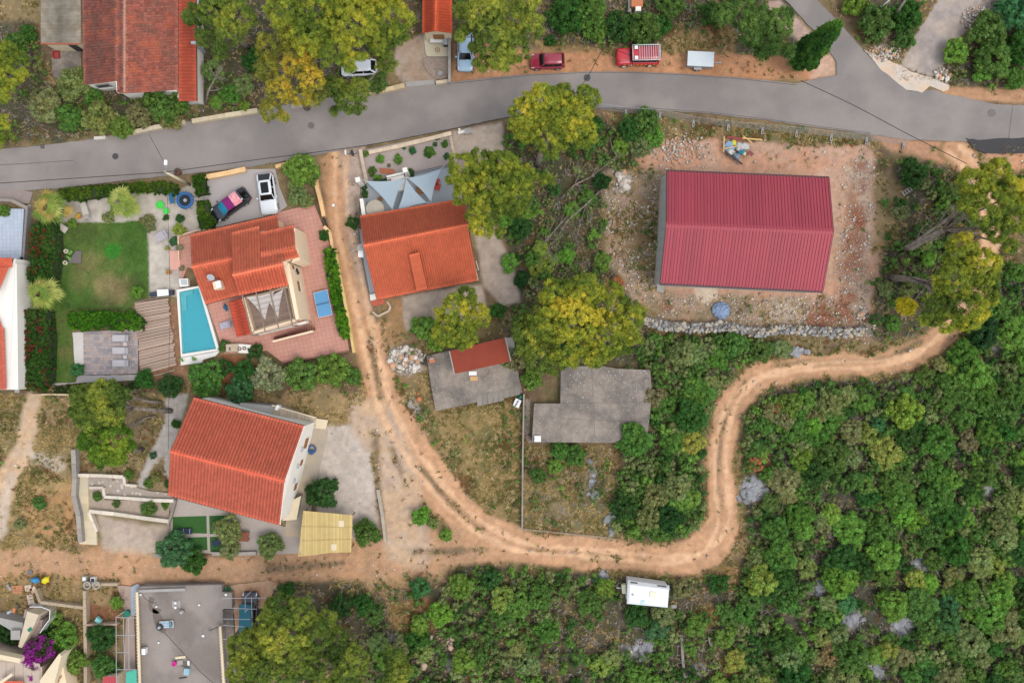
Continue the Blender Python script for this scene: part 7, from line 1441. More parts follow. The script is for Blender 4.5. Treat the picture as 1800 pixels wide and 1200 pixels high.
def blanket(nm, xa, xb, c, za, zb, w): mm = MB(); r_ = [[mm.v(Wd(x_, y_, z_)) for y_, z_ in ((-w-.04, z_0-.16), (-w, z_0-.01), (0, z_0+.03), (w, z_0-.01), (w+.04, z_0-.16))] for x_, z_0 in ((xa, za), ((xa+xb)/2, (za+zb)/2+.01), (xb, zb))]; [mm.f((A[k], A[k+1], B[k+1], B[k]), None, True) for A, B in zip(r_, r_[1:]) for k in range(4)]; mm.build(nm, c, t)
blanket("teal_blanket", xh+.02, xw+.02, M("teal_blanket", C(30, 128, 162), rough=.9, var=.08, scale=5), belt+.06, H+.02, wt*.98); blanket("purple_blanket", xw+.0, xw-.85, M("purple_blanket", C(128, 30, 110), rough=.9, var=.05), H+.035, H+.045, wt*1.05)
t3 = M("pink_checked_blanket", C(226, 132, 146), rough=.9, var=.12, scale=9, fine=.2, fscale=20, tone2=C(240, 180, 186), t2s=6.); blanket("pink_blanket", xw-.86, xr+.2, t3, H+.045, H+.03, wt*1.05)
car("parked_car", "white car mostly hidden under the big yellow pine at the top", "car", 631, 120, PI+.05, WP, 3.9, 1.7, 1.45, .27, .42, .86); car("parked_car", "silver-blue car nose-down half under the olive-green pine", "car", 818, 92, -PI/2-.02, SB, 4.2, 1.75, 1.45, .28, .42, .9)
t, Wd, k = car("parked_car", "black car with a teal cover parked beside the flat-roofed house", "car", 439, 1074, PI/2-.02, BP, 4.3, 1.75, 1.45, .26, .40, .92)
mm = MB(); mm.prism([Wd(1.0, -.4, 0)[:2], Wd(1.1, .85, 0)[:2], Wd(-2.0, .85, 0)[:2], Wd(-2.0, -.45, 0)[:2]], 1.50, 1.54); mm.build("teal_cover", M("teal_cover", C(34, 104, 120), rough=.7, var=.08), t)
# box trailer
t = T("box_trailer", "grey covered box trailer parked on the verge right of the red off-roader", "trailer", 1231, 106); x, y = P2(1231, 105, 1.)
one(lambda m: m.box(x, y, .45, 1.15, 2.75, 1.5, -.05), "box", M("trailer_side", C(150, 156, 164), rough=.4, metal=.3, var=.04), t); one(lambda m: m.box(x, y, 1.15, 1.22, 2.85, 1.6, -.05), "lid", M("trailer_lid", C(206, 214, 220), rough=.35, var=.04, scale=2), t)
one(lambda m: (m.beam((x+1.4, y-.1, .5), (x+2.3, y-.2, .5), .1), m.cyl(x+2.3, y-.2, .45, .6, .09, n=8)), "drawbar", MGM, t)
for sg in (1, -1):
    o = one(lambda m: m.tube([(x-.2, y+sg*.78, .3), (x-.2, y+sg*.95, .3)], .3, 16, sm=False), "wheel", MTYR, t); one(lambda m: m.tube([(x-.2, y+sg*.95, .3), (x-.2, y+sg*.97, .3)], .15, 12, sm=False), "rim", MRIMS, o); one(lambda m: m.box(x-.2, y+sg*.87, .62, .67, .8, .24, -.03), "mudguard", MGM, t)
# caravan
t = T("caravan", "white caravan parked in the scrub just below the dirt track", "caravan", 1138, 1043); z = 2.5; MCV = M("caravan_shell", C(222, 226, 232), rough=.4, var=.02)
Q = [P2(1104, 1019, z), P2(1177, 1029, z), P2(1174, 1068, z), P2(1102, 1061, z)]; one(lambda m: m.prism(inset(Q, .12), .5, z-.1), "body", MCV, t)
m = MB(); I_ = inset(Q, .22); 
b0 = [m.v((*p, z-.12)) for p in Q]; b1 = [m.v((*p, z+.05)) for p in I_]
for i in range(4): m.f((b0[i], b0[(i+1) % 4], b1[(i+1) % 4], b1[i]))
m.f(b1); m.build("roof", MCV, t)
one(lambda m: m.prism([P2(1104, 1019, z), P2(1176, 1029, z), P2(1177, 1035, z), P2(1103, 1026, z)], z+.05, z+.09), "roof_rail_band", M("caravan_grey", C(176, 178, 182), rough=.5), t)
for x_, y_, w in ((1114, 1023, .75), (1163, 1029, 1.0)): one(lambda m: m.box(*P2(x_, y_, z), z+.09, z+.12, w, .14, -.12), "roof_vent_slot", MTRIM, t)
one(lambda m: m.box(*P2(1147, 1044, z), z+.05, z+.14, .6, .55, -.1), "roof_hatch", M("cream_plastic", C(236, 232, 196), rough=.4), t); one(lambda m: m.box(*P2(1130, 1058, z), z+.05, z+.13, .4, .4, -.1), "roof_hatch", M("pale_cyan_plastic", C(176, 214, 220), rough=.4), t); one(lambda m: m.cyl(*P2(1112, 1044, z), z+.05, z+.16, .1, n=10), "roof_vent", MGC, t)
one(lambda m: m.prism([P2(1093, 1028, 1.), P2(1100, 1027, 1.), P2(1100, 1043, 1.), P2(1094, 1043, 1.)], .4, 1.), "gas_locker", M("cream_plastic", (0, 0, 0)), t)
for sg in (0, 1):
    p, q_ = P(1136, 1023 if sg == 0 else 1065, .3), None; one(lambda m: m.tube([(p[0], p[1]-.1, .3), (p[0], p[1]+.1, .3)], .32, 16, sm=False), "wheel", MTYR, t)
one(lambda m: m.beam(P(1102, 1035, .5), P(1084, 1032, .5), .1), "drawbar", MGM, t)
def park_slab(lb, x, y, w, d): t = T("paving_slab", lb, "slab", x, y, group="stone slabs around the caravan"); one(lambda m: m.box(*P2(x, y), 0, .12, w, d, .05), "slab", MGC, t)
park_slab("grey slab lying right of the caravan", 1184, 1065, .6, .4); park_slab("grey slab lying below the caravan's left end", 1118, 1072, .4, .5)
stonewall("ruined_wall", "low ruined grey wall running down through the scrub under the caravan", "wall", [(1198, 1115), (1200, 1150), (1203, 1190), (1222, 1186)], .3, .3, seed=61, base=C(150, 140, 132), size=.3); stonewall("ruined_wall", "second short ruined wall piece right of the first in the scrub", "wall", [(1248, 1120), (1252, 1142)], .35, .3, seed=62, base=C(150, 142, 134), size=.3)
for k, v in (("wires", None),): pass
def pine(label, lobes, base, z, pal, seed, group="pine trees between the houses", per=66, pr=.28, leaf=.14, cat="pine tree", name="pine_tree", bend=None, limbs=True):
    rs = np.random.RandomState(seed); t = T(name, label, cat, base[0], base[1], group=group)
    L3 = []
    for l in lobes:
        px, py, r = l[:3]; zz = z+(l[3] if len(l) > 3 else rs.uniform(-.8, .8))
        s = (CH-zz)/CH/16; rr = r*s; L3.append((*P(px, py, zz), rr))
    cen, rad = lobes_to_puffs(L3, rs, pr)
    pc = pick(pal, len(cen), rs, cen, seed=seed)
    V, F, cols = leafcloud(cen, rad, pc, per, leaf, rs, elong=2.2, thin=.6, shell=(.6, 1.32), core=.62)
    l0, _ = FR[t.name]; V = V-np.array(l0)
    me = mesh_np("crown", V, F, 3, cols); me.materials.append(MF); o = link(bpy.data.objects.new("crown", me)); o.parent = t
    # trunk and limbs
    bx, by, _ = P(*base); cx = sum(q[0]*q[3] for q in L3)/sum(q[3] for q in L3); cy = sum(q[1]*q[3] for q in L3)/sum(q[3] for q in L3)
    fork = (bx+(cx-bx)*.55, by+(cy-by)*.55, z*.55)
    mid = (bx+(cx-bx)*.22+rs.uniform(-.2, .2), by+(cy-by)*.22+rs.uniform(-.2, .2), z*.28)
    k = .055*z**.8
    one(lambda m: m.tube([(bx, by, -.2), mid, fork], [k*1.25, k, k*.75], 8), "trunk", MBK, t)
    if limbs:
        for q in L3[:8]:
            e = (q[0], q[1], q[2]-q[3]*.1); h = tuple((fork[i]*.5+e[i]*.5)+(rs.uniform(-.3, .3) if i < 2 else -.3) for i in range(3))
            one(lambda m: m.tube([fork, h, e], [k*.5, k*.32, k*.12], 6), "limb", MBK, t)
    return t
pine("large yellow-green pine overhanging the road above the garden with gravel and rockery, trunk showing below", [(925, 200, 32), (955, 178, 30), (985, 172, 26), (1032, 175, 24), (1005, 212, 40), (965, 235, 38), (925, 225, 26), (1025, 235, 26), (985, 195, 34)], (945, 290), 9, PINE, 1)
pine("yellow-green pine overhanging the right end of the shade-sail terrace", [(815, 300, 32), (848, 292, 30), (885, 295, 30), (918, 315, 27), (860, 330, 42), (900, 348, 34), (850, 370, 32), (848, 398, 22), (822, 335, 28), (880, 410, 11), (962, 318, 13)], (905, 380), 8.5, PINE, 2)
pine("broad golden pine left of the dry-stone wall below the building plot", [(985, 520, 33), (1030, 512, 32), (1072, 530, 32), (1108, 555, 27), (965, 560, 34), (1010, 560, 42), (1062, 590, 42), (1105, 600, 24), (1000, 610, 36), (1045, 628, 20)], (985, 575), 9, PINE, 3)
pine("duller olive pine between the small brick-red roof and the broad golden pine", [(930, 585, 30), (918, 565, 18), (945, 625, 28), (975, 640, 22), (930, 610, 22)], (925, 600), 7, PINEG, 4)
pine("bushy pine just above the small brick-red shed roof", [(820, 522, 19), (798, 548, 30), (842, 556, 22), (790, 580, 30), (815, 590, 24)], (805, 590), 6.5, PINE, 5)
pine("largest bright yellow pine at the top edge over the half-hidden white car", [(500, 15, 34), (560, 20, 48), (620, 35, 48), (680, 35, 42), (672, 76, 26), (586, 84, 30), (545, 65, 36), (609, 106, 13), (616, 120, 11), (624, 102, 11), (640, 100, 9), (700, 60, 20), (590, -10, 40), (660, -10, 40)], (620, 90), 11, PINE, 6)
pine("thin orange-tinged pine with gaps, leaning over the upper road kerb", [(475, 85, 26), (510, 62, 24), (468, 120, 22), (520, 108, 26), (548, 140, 24), (492, 158, 24), (530, 168, 20), (560, 172, 14), (476, 195, 20), (497, 205, 12), (540, 95, 18)], (540, 190), 9, PINEO, 7, per=36)
pine("narrow pine hanging over the road edge right of the thin orange-tinged pine", [(588, 150, 18), (632, 160, 21), (610, 178, 22), (633, 192, 11), (600, 165, 20), (590, 195, 10), (680, 110, 18)], (625, 160), 7, PINEG, 8)
pine("pine beside the right eave of the old weathered roof", [(345, 28, 22), (378, 18, 32), (420, 30, 30), (400, 62, 26), (360, 65, 18), (385, 92, 14), (330, 30, 12), (400, -10, 30)], (435, 85), 8, PINEG, 9)
pine("wide olive-green pine covering most of the silver-blue car", [(850, 20, 34), (895, 25, 38), (868, 68, 36), (902, 85, 30), (935, 45, 22), (850, 112, 14), (832, 84, 11), (808, 66, 10), (836, 112, 9), (815, 20, 18), (925, 5, 24), (880, 105, 22), (815, 55, 14)], (890, 60), 9, PINEG, 10)
pine("yellow pine cut off by the left edge above the road", [(12, 92, 20), (30, 112, 23), (18, 138, 22), (0, 165, 18), (-8, 110, 26), (40, 130, 12)], (20, 150), 7, PINE, 11)
pine("small yellow pine at the left edge right above the road", [(4, 232, 20), (8, 215, 12), (-6, 250, 16)], (10, 245), 5, PINE, 12)
pine("tall pine at the right edge beside the bare grey leaning trunk", [(1710, 325, 30), (1748, 310, 30), (1775, 345, 34), (1735, 358, 38), (1700, 360, 18), (1785, 385, 28), (1752, 400, 26), (1775, 432, 14), (1795, 345, 20)], (1562, 452), 10, PINE, 13, limbs=True)
pine("lower right pine overhanging the bend of the dirt track", [(1690, 440, 30), (1722, 468, 34), (1678, 490, 34), (1728, 510, 28), (1650, 540, 26), (1702, 548, 34), (1665, 562, 24), (1745, 490, 12), (1655, 505, 18), (1625, 560, 14)], (1565, 488), 9, PINE, 14)
pine("small round golden pine left of the track bend", [(1592, 541, 16), (1600, 536, 10), (1585, 530, 8)], (1585, 545), 4, [CF(166, 158, 40), CF(204, 178, 48)], 15, limbs=False)
pine("round pine beside the twisted bare branches under the villa garden", [(150, 700, 27), (185, 690, 26), (208, 698, 20), (165, 728, 32), (203, 730, 20), (140, 725, 18), (190, 715, 28)], (300, 722), 6.5, PINEG, 16, leaf=.15)
pine("darker green pine just below the round one, above the terraced beds", [(168, 770, 28), (205, 770, 28), (190, 802, 22), (222, 788, 16), (175, 795, 20), (212, 805, 14)], (250, 790), 6, PIND, 17, leaf=.15)
pine("dense green pine mass right of the parked car under the teal cover", [(474, 1088, 20), (492, 1066, 26), (525, 1078, 30), (440, 1140, 38), (498, 1120, 42), (555, 1112, 28), (470, 1185, 44), (425, 1185, 26), (530, 1160, 34), (448, 1122, 16)], (500, 1110), 8, PINEG, 18)
pine("dark-shadowed pine at the bottom edge left of the bare grey thicket", [(598, 1128, 27), (622, 1160, 28), (570, 1175, 34), (610, 1195, 30), (575, 1085, 18)], (610, 1130), 7.5, PINEG, 19)
pine("slim pale green pine at the bottom edge beside the pinkish rock heap", [(692, 1155, 20), (700, 1180, 24), (688, 1205, 22)], (700, 1160), 5.5, PINEG, 20)
pine("shaggy green conifer directly left of the cypress", [(1300, 22, 28), (1335, 40, 28), (1368, 45, 26), (1350, 75, 26), (1322, 60, 24), (1385, 90, 14), (1270, 25, 20), (1380, 25, 14), (1340, 95, 14)], (1345, 90), 7, [CF(52, 76, 34), CF(78, 104, 50), CF(110, 134, 66)], 21, cat="tree", name="conifer")
# bare dead trunk by the right pines: long grey trunk and a fan of limbs
def bare_tree(label, base, pts, z, seed, spread=5, r=.2, cat="dead tree", name="dead_tree", n=10):
    rs = random.Random(seed); t = T(name, label, cat, base[0], base[1])
    m = [P(*base, -.1)]+[P(px, py, zz) for px, py, zz in pts]
    rr = [r*(1-.8*i/(len(m)-1)) for i in range(len(m))]
    one(lambda b: b.tube(m, rr, 7), "trunk", MBK, t)
    for i in range(n):
        k = rs.randint(1, len(m)-1); q = m[k]; o = m[-1]
        e = (o[0]*.4+q[0]*.6+rs.uniform(-spread, spread)*.5, o[1]*.4+q[1]*.6+rs.uniform(-spread, spread)*.5, q[2]+rs.uniform(-.4, .8))
        h = tuple((q[j]+e[j])/2+rs.uniform(-.25, .25) for j in range(3))
        one(lambda b: b.tube([q, h, e], [r*.4, r*.22, .02], 5), "limb", MBK, t)
        for _ in range(2):
            e2 = tuple(h[j]+rs.uniform(-1, 1)*spread*.25 for j in range(3)); one(lambda b: b.tube([h, e2], [r*.15, .012], 4), "twig", MBK, t)
    return t
bare_tree("long bare grey trunk with a fan of dry limbs, leaning towards the right pines", (1568, 450), [(1610, 424, 1.8), (1650, 395, 3), (1690, 370, 4)], 4, 1, 4, .26)
bare_tree("second bare trunk, lower and thinner, below the long leaning one", (1567, 489), [(1610, 488, 1.2), (1650, 500, 2), (1680, 515, 3)], 3, 2, 3.5, .17)
bare_tree("pale fork of dead wood behind the trunk of the pine by the road", (1060, 330), [(1030, 360, 1.2), (1000, 385, 2), (965, 440, 2.2)], 2, 3, 5, .12)
bare_tree("fallen grey trunk lying in the scrub left of the stones by the red hall", (985, 350), [(1010, 325, .5), (1040, 310, .7), (1085, 275, .9)], 1, 4, 4, .14)
bare_tree("fallen dead pole with peeling bark in the undergrowth", (928, 455), [(958, 425, .4), (985, 393, .5), (1030, 345, .6)], 1, 5, 2.5, .13)
bare_tree("twisted bare branches beside the round pine, below the villa deck", (285, 707), [(262, 706, 1.), (240, 700, 1.6), (215, 708, 2)], 2, 6, 1.6, .2)
bare_tree("lower twisted branch over the dry slope beside the white house path", (275, 730), [(255, 735, .8), (240, 745, 1.2), (228, 750, 1.5)], 1, 7, 1.4, .14)
bare_tree("dry grey brushwood fan in the scrub below the track, left end of the dry-stone wall", (1235, 640), [(1240, 620, .5), (1250, 600, .8)], 1, 8, 3, .07)
bare_tree("heap of bare twigs beside the foot of the lower right pine", (1605, 530), [(1620, 512, .5), (1640, 500, .8)], 1, 9, 3.4, .08)
bare_tree("bare bent tree trunk beside the right wall of the old house", (362, 185), [(366, 160, 1.5), (380, 135, 3), (392, 118, 4)], 2, 10, 2, .16)

# cypress: a leaning-looking flame because it stands tall off to the side
def cypress():
    rs = np.random.RandomState(77); t = T("cypress_tree", "tall dark pointed cypress at the junction of the two roads", "cypress", 1402, 112)
    bx, by, _ = P(1402, 112); H = 11.; n = 620
    u = rs.uniform(0, 1, n)**.8; z = .5+u*(H-.5); prof = 1.75*np.minimum(1, (u+.06)*5)*(1-u)**.62+.05
    a = rs.uniform(0, 6.28, n); lump = 1+.12*np.sin(3*a+z*1.7)+rs.uniform(-.15, .1, n)
    cen = np.c_[bx+np.cos(a)*prof*lump*.85, by+np.sin(a)*prof*lump*.85, z]
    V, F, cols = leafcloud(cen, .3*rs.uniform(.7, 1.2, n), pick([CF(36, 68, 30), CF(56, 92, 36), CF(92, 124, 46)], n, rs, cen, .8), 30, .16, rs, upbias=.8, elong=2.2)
    me = mesh_np("crown", V-np.array([bx, by, 0]), F, 3, cols); me.materials.append(MF); o = link(bpy.data.objects.new("crown", me)); o.parent = t
    one(lambda m: m.tube([(bx, by, -.1), (bx, by, H*.8)], [.22, .05], 8), "trunk", MBK, t)
cypress()

# ---- shrub prototypes, shared by copies
def shrub_mesh(r, seed, leaf, per, pr, domes=5, flat=.8):
    rs = np.random.RandomState(seed); lobes = [(0, 0, r*.55, r*.72)]
    for i in range(domes):
        a = i/domes*6.28+rs.uniform(-.4, .4); k = rs.uniform(.42, .62); lobes.append((math.cos(a)*r*k, math.sin(a)*r*k, r*rs.uniform(.35, .7), r*rs.uniform(.32, .5)))
    cen, rad = lobes_to_puffs(lobes, rs, pr, 1.35, flat, -.35); cen[:, 2] = np.maximum(cen[:, 2], .05)
    pc = np.ones((len(cen), 3))*rs.uniform(.72, 1.25, len(cen))[:, None]
    pc *= np.c_[rs.uniform(.9, 1.14, len(cen)), np.ones(len(cen)), rs.uniform(.85, 1.1, len(cen))]
    V, F, cols = leafcloud(cen, rad, pc, per, leaf, rs, elong=1.5)
    me = mesh_np("leaves", V, F, 3, cols); me.materials.append(MFO); return me
PROT = {}
for nm, r, leaf, per, pr, k in (('S', 1., .105, 40, .19, 5), ('M', 1.8, .125, 44, .25, 6), ('L', 3., .15, 48, .34, 4)):
    PROT[nm] = [shrub_mesh(r, 300+i*7+ord(nm), leaf, per, pr, 4+i % 3) for i in range(k)]
PR = {'S': 1., 'M': 1.8, 'L': 3.}
def stemmesh(): 
    m = MB()
    for i in range(4):
        a = i*1.57+.3; m.tube([(0, 0, -.1), (math.cos(a)*.25, math.sin(a)*.25, .3), (math.cos(a)*.5, math.sin(a)*.5, .6)], [.05, .035, .015], 5)
    me = bpy.data.meshes.new("stems"); me.from_pydata(m.V, [], m.F); me.materials.append(MBK); return me
STEM = stemmesh()
def shrub(px, py, rpx, c, label=None, group=None, rnd=R, hz=None, cat="shrub", name="shrub", parts=True):
    r = rpx/16.0; cl = 'S' if r < 1.35 else 'M' if r < 2.4 else 'L'
    me = rnd.choice(PROT[cl]); s = r/PR[cl]; h = r*1.0 if hz is None else hz
    x, y, _ = P(px, py, h*.5)
    t = link(bpy.data.objects.new(name, me if not parts else None)) if not parts else T(name, label, cat, at=(x, y, 0), rz=rnd.uniform(0, 6.28), group=group)
    if parts:
        o = link(bpy.data.objects.new("leaves", me)); o.parent = t; q = link(bpy.data.objects.new("stems", STEM)); q.parent = t; q.scale = (r, r, r*.8)
    else:
        o = t; t.location = (x, y, 0); t.rotation_euler = (0, 0, rnd.uniform(0, 6.28)); tag(t, label, cat, group)
    o.scale = (s, s, s*(h/r)); base = SCOL[c]
    o.color = (*[v*rnd.uniform(.88, 1.14) for v in base], 1)
    return t
NAMED = [
 # px, py, r, colour, label
 (995, 30, 38, 'd', "dark green bush nearest the red hatchback, above it"), (1035, 20, 34, 'g', "mid green bush behind the gap between the two red vehicles"), (1050, 52, 26, 'b', "brighter bush right above the bare roadside strip"), (968, 72, 12, 'd', "small dark bush touching the verge above the red hatchback"),
 (1085, 48, 30, 'd', "dark bush just behind the red off-roader's bonnet"), (1130, 52, 36, 'g', "big green bush directly behind the red off-roader"), (1165, 45, 20, 'd', "bush behind the red off-roader's spare wheel"), (1180, 10, 30, 'g', "green bush at the top edge right of the small brick ruin"),
 (1255, 25, 26, 'd', "dark bush left of the shaggy conifer"),
 (1540, 40, 36, 'g', "green bush left of the leaning white post"), (1595, 30, 32, 'd', "dark bush between the two grey poles and the gravel lane"), (1590, 68, 22, 'g', "lower bush pointing to the concrete apron"), (1500, 5, 26, 'b', "bright bush at the top edge beside the junction road"),
 (1680, 92, 27, 'b', "round bright bush at the bend of the gravel lane"), (1735, 55, 38, 'g', "big green bush right of the gravel lane"), (1785, 20, 40, 'e', "bluish green bush in the top right corner"), (1745, 105, 38, 'g', "broad bush above the right end of the road"), (1795, 85, 34, 'd', "dark bush cut by the right edge above the road"), (1725, 130, 18, 'b', "low bright bush touching the orange verge on the right"), (1785, 140, 22, 'g', "low bush at the right edge above the orange verge"),
 (130, 150, 34, 'o', "loose olive-green tree at the lower left corner of the old roof"), (80, 190, 34, 'o', "olive shrub at the left end of the roadside thicket"), (125, 205, 30, 'g', "green shrub in the roadside thicket below the concrete yard"), (175, 205, 34, 'o', "grey-green shrub under the old house's white gable"), (215, 225, 24, 'b', "bright green shrub spilling over the road kerb"), (245, 205, 26, 'o', "pale olive shrub right of the spilling bright one"), (290, 180, 44, 'g', "large olive-green tree crown in front of the old tiled house"), (300, 210, 24, 'o', "drooping crown edge above the long pale kerb"), (165, 170, 22, 'g', "small crown against the white gable wall"), (30, 75, 24, 'g', "shrub at the left edge beside the grey corrugated roof"), (50, 60, 18, 'd', "dark shrub left of the corrugated shed"),
 (375, 125, 24, 'o', "greyish shrub under the pine beside the old roof"), (405, 165, 22, 'g', "green shrub in the garden strip above the road"), (430, 150, 20, 'o', "olive shrub left of the orange-tinged pine"), (380, 180, 14, 'b', "bright low plant by the stone kerb"), (430, 188, 12, 'b', "bright round plant on the kerb near the pines"), (445, 110, 22, 'd', "dark shrub in the pine shade"), (665, 145, 20, 'g', "green bush by the kerb right of the half-hidden white car"),
 (1135, 215, 30, 'g', "green bush under the left end of the mesh fence"), (1110, 230, 26, 'd', "dark bush below the mesh fence"), (1150, 240, 20, 'b', "bright bush at the plot's upper left corner"), (1125, 260, 22, 'o', "olive bush above the stones"),
 (1605, 305, 30, 'd', "dark round bush above the broken grey pallet"), (1795, 320, 14, 'd', "dark bush cut by the right edge below the road"),
 (530, 300, 34, 'b', "bright green dense bush beside the white car's parking space"), (548, 312, 18, 'g', "bush on the corner wall of the white car's parking"), (620, 392, 14, 'd', "dark shrub at the left corner of the orange-roofed house"), (572, 412, 12, 'd', "small round bush on the villa's right wall above the long hedge"),
 (745, 575, 26, 'b', "bright green bush left of the bushy pine"), (770, 600, 22, 'b', "green bush above the concrete slab's upper left corner"), (873, 545, 18, 'd', "dark bush at the lower end of the gravel side yard"), (935, 665, 22, 'b', "bright round bush between the two concrete slabs"), (915, 400, 24, 'd', "dark bush beside the gravel side yard"),
 (362, 665, 38, 'g', "large round dark-green tree below the pool"), (430, 655, 26, 'd', "dark bush below the outdoor fireplace"), (425, 685, 30, 'e', "leafy green bush right of the large round tree"), (472, 660, 36, 's', "silvery olive tree below the villa terrace"), (530, 660, 34, 'b', "bright green tree under the terracotta terrace edge"), (585, 648, 34, 'b', "bright green tree at the villa's lower right corner"), (620, 660, 18, 'g', "bush beside the track at the end of the villa hedge"), (449, 618, 17, 'd', "small dark bush right of the outdoor fireplace"), (396, 608, 13, 'g', "bush between pool corner and outdoor fireplace"), (300, 680, 24, 'd', "dark bush below the wooden deck"), (255, 668, 22, 'd', "dark bush under the paved sun terrace"), (395, 645, 18, 'd', "small dark bush under the pool's planter"),
 (566, 865, 33, 'd', "round dark green tree beside the reed awning"), (310, 965, 36, 'e', "big dense tree over the corner of the artificial lawn"), (340, 985, 26, 'd', "lower crown of the dense tree reaching over the track"), (400, 930, 30, 'o', "airy tree over the right artificial lawn"), (405, 965, 20, 'o', "drooping airy crown beside the brown table"), (475, 955, 26, 'o', "thin olive tree in the yard left of the reed awning"), (645, 935, 28, 'g', "shrub growing at the right edge of the reed awning"),
 (1065, 700, 1, 'g', ""), (205, 1058, 14, 'b', "bright leafy bush above the pale blue chair"), (182, 1120, 28, 'd', "dark bush under the left pergola frame"), (100, 1085, 14, 'b', "bright round bush beside the white stair railing"), (115, 1120, 28, 'b', "bright green tree beside the purple bougainvillea"), (132, 1160, 26, 'b', "second bright green tree, lower, by the beige wall"), (185, 1170, 26, 'g', "loose shrub left of the red corrugated sheet"), (82, 1105, 18, 'd', "dark bush behind the stairs"), (15, 1110, 24, 'k', "dark bush below the grey terrace at the left edge"),
 (740, 905, 18, 'b', "bright bush on the triangle between the two tracks"), (783, 940, 14, 'b', "vivid small bush at the tip of the triangle"), (762, 920, 12, 'o', "dull bush on the triangle between the tracks"),
 (505, 1035, 16, 'd', "dark bush above the pine mass, right below the track"), (600, 1065, 24, 'd', "dark bush below the main track bend"), (640, 1062, 22, 'd', "second dark bush below the main track bend"), (655, 1080, 20, 'g', "green bush left of the bracken patch"), 
 (1215, 700, 20, 'y', "yellow-green bush standing out in the scrub right of the concrete slab"), (1010, 800, 22, 'g', "bush at the lower edge of the L-shaped slab"), (985, 790, 20, 'g', "bush below the slab's white box"), (1030, 805, 1, 'g', ""), (945, 835, 16, 'g', "bush in the dry field right of the thin wall"), (975, 820, 16, 'b', "bright bush in the dry field"), (960, 1, 1, 'g', ""),
 (1330, 815, 17, 'r', "rusty brown dead bush right of the track bend"), (1370, 718, 15, 'r', "reddish brown dead shrub in the scrub"), (1430, 740, 18, 'p', "brownish dry shrub in the scrub"), (1405, 960, 1, 'g', ""), (1085, 495, 13, 'r', "rust-coloured dead bush above the golden pine"), (260, 388, 13, 'o', "grey-green lavender mound at the upper right corner of the lawn"), (265, 400, 11, 'o', "second grey-green mound at the lawn corner"), (525, 345, 22, 'o', "grey-green lavender bed beside the white car"), (540, 355, 14, 'o', "lower lavender mound at the terrace edge"), (515, 325, 14, 'o', "upper lavender mound beside the white car"),
 (316, 404, 13, 'y', "variegated bush near the villa's upper left corner"), (317, 384, 9, 'd', "small dark shrub on the gravel near the trampoline"), (307, 424, 10, 'e', "bluish bush against the terrace corner"), (292, 383, 6, 'd', "tiny dark shrub beside the green toys"), (241, 513, 13, 'b', "bright lime-green bush at the lower right of the lawn"), (135, 650, 14, 'e', "bluish green bush at the corner of the sun terrace"), (5, 370, 14, 'g', "bush at the left edge over the blue tiled terrace"), (127, 393, 10, 'b', "bright low plant under the top left palm"), (190, 382, 12, 'o', "grey-green shrub under the top middle palm"), (117, 538, 6, 'g', "small white-flowering plant beside the lower palm"), (245, 330, 14, 'b', "low plant at the right end of the road hedge"),
 (227, 834, 10, 'g', "clipped ball shrub beside the dry slope"), (261, 849, 11, 'g', "clipped ball shrub beside the path to the house"), (171, 873, 10, 'g', "leftmost clipped ball shrub in the terraced bed"), (205, 884, 8, 'g', "small clipped ball shrub in the terraced bed"), (262, 894, 16, 'g', "largest clipped ball shrub in the terraced bed"), (291, 887, 8, 'g', "rightmost clipped ball shrub in the terraced bed"), (275, 838, 12, 'o', "loose grey-green shrub by the white house's corner"), (310, 745, 10, 'd', "shrub against the upper left corner of the white house"), (270, 800, 8, 'e', "young bluish shrub in the path triangle"), (295, 850, 8, 'd', "dark shrub under the white house's left eave"),
 (643, 270, 7, 'b', "leafy plant in the rockery's upper left corner"), (668, 280, 9, 'b', "second leafy plant in the rockery"), (700, 280, 9, 'b', "spreading plant in the middle of the rockery"), (655, 302, 9, 'g', "plant behind the terrace wall, left end"), (725, 265, 8, 'e', "round blue-green tussock in the rockery"), (710, 260, 4, 'e', "small agave in the rockery"), (683, 261, 4, 'd', "small dark plant in the rockery"), (736, 249, 4, 'd', "small dark plant near the rockery's upper wall"), (769, 243, 5, 'g', "plant in the rockery's upper right corner"), (782, 253, 7, 'g', "leafy plant at the rockery's right border"), (765, 254, 5, 'e', "agave beside the fan palm in the rockery"), (785, 275, 7, 'e', "plant beside the white terrace post"), (684, 291, 4, 'o', "purple-grey sage in the rockery"), (722, 303, 9, 'd', "green shrub below the middle white post"), (665, 316, 10, 'b', "planting strip shrub beside the terrace counter"), (641, 342, 8, 'd', "potted shrub row at the terrace's left edge"), (641, 330, 6, 'd', "upper potted shrub at the terrace's left edge"),
 (1005, 40, 1, 'g', ""), (490, 1, 1, 'g', ""), (70, 885, 14, 'g', "green bush on the dry slope at the left"), (35, 920, 12, 'o', "olive bush low on the dry slope at the left"), (1105, 655, 14, 'o', "olive bush behind the L-shaped slab"),
]
for (x, y, r, c, lb) in NAMED:
    if lb: shrub(x, y, r, c, lb, "shrubs and bushes in gardens and verges")
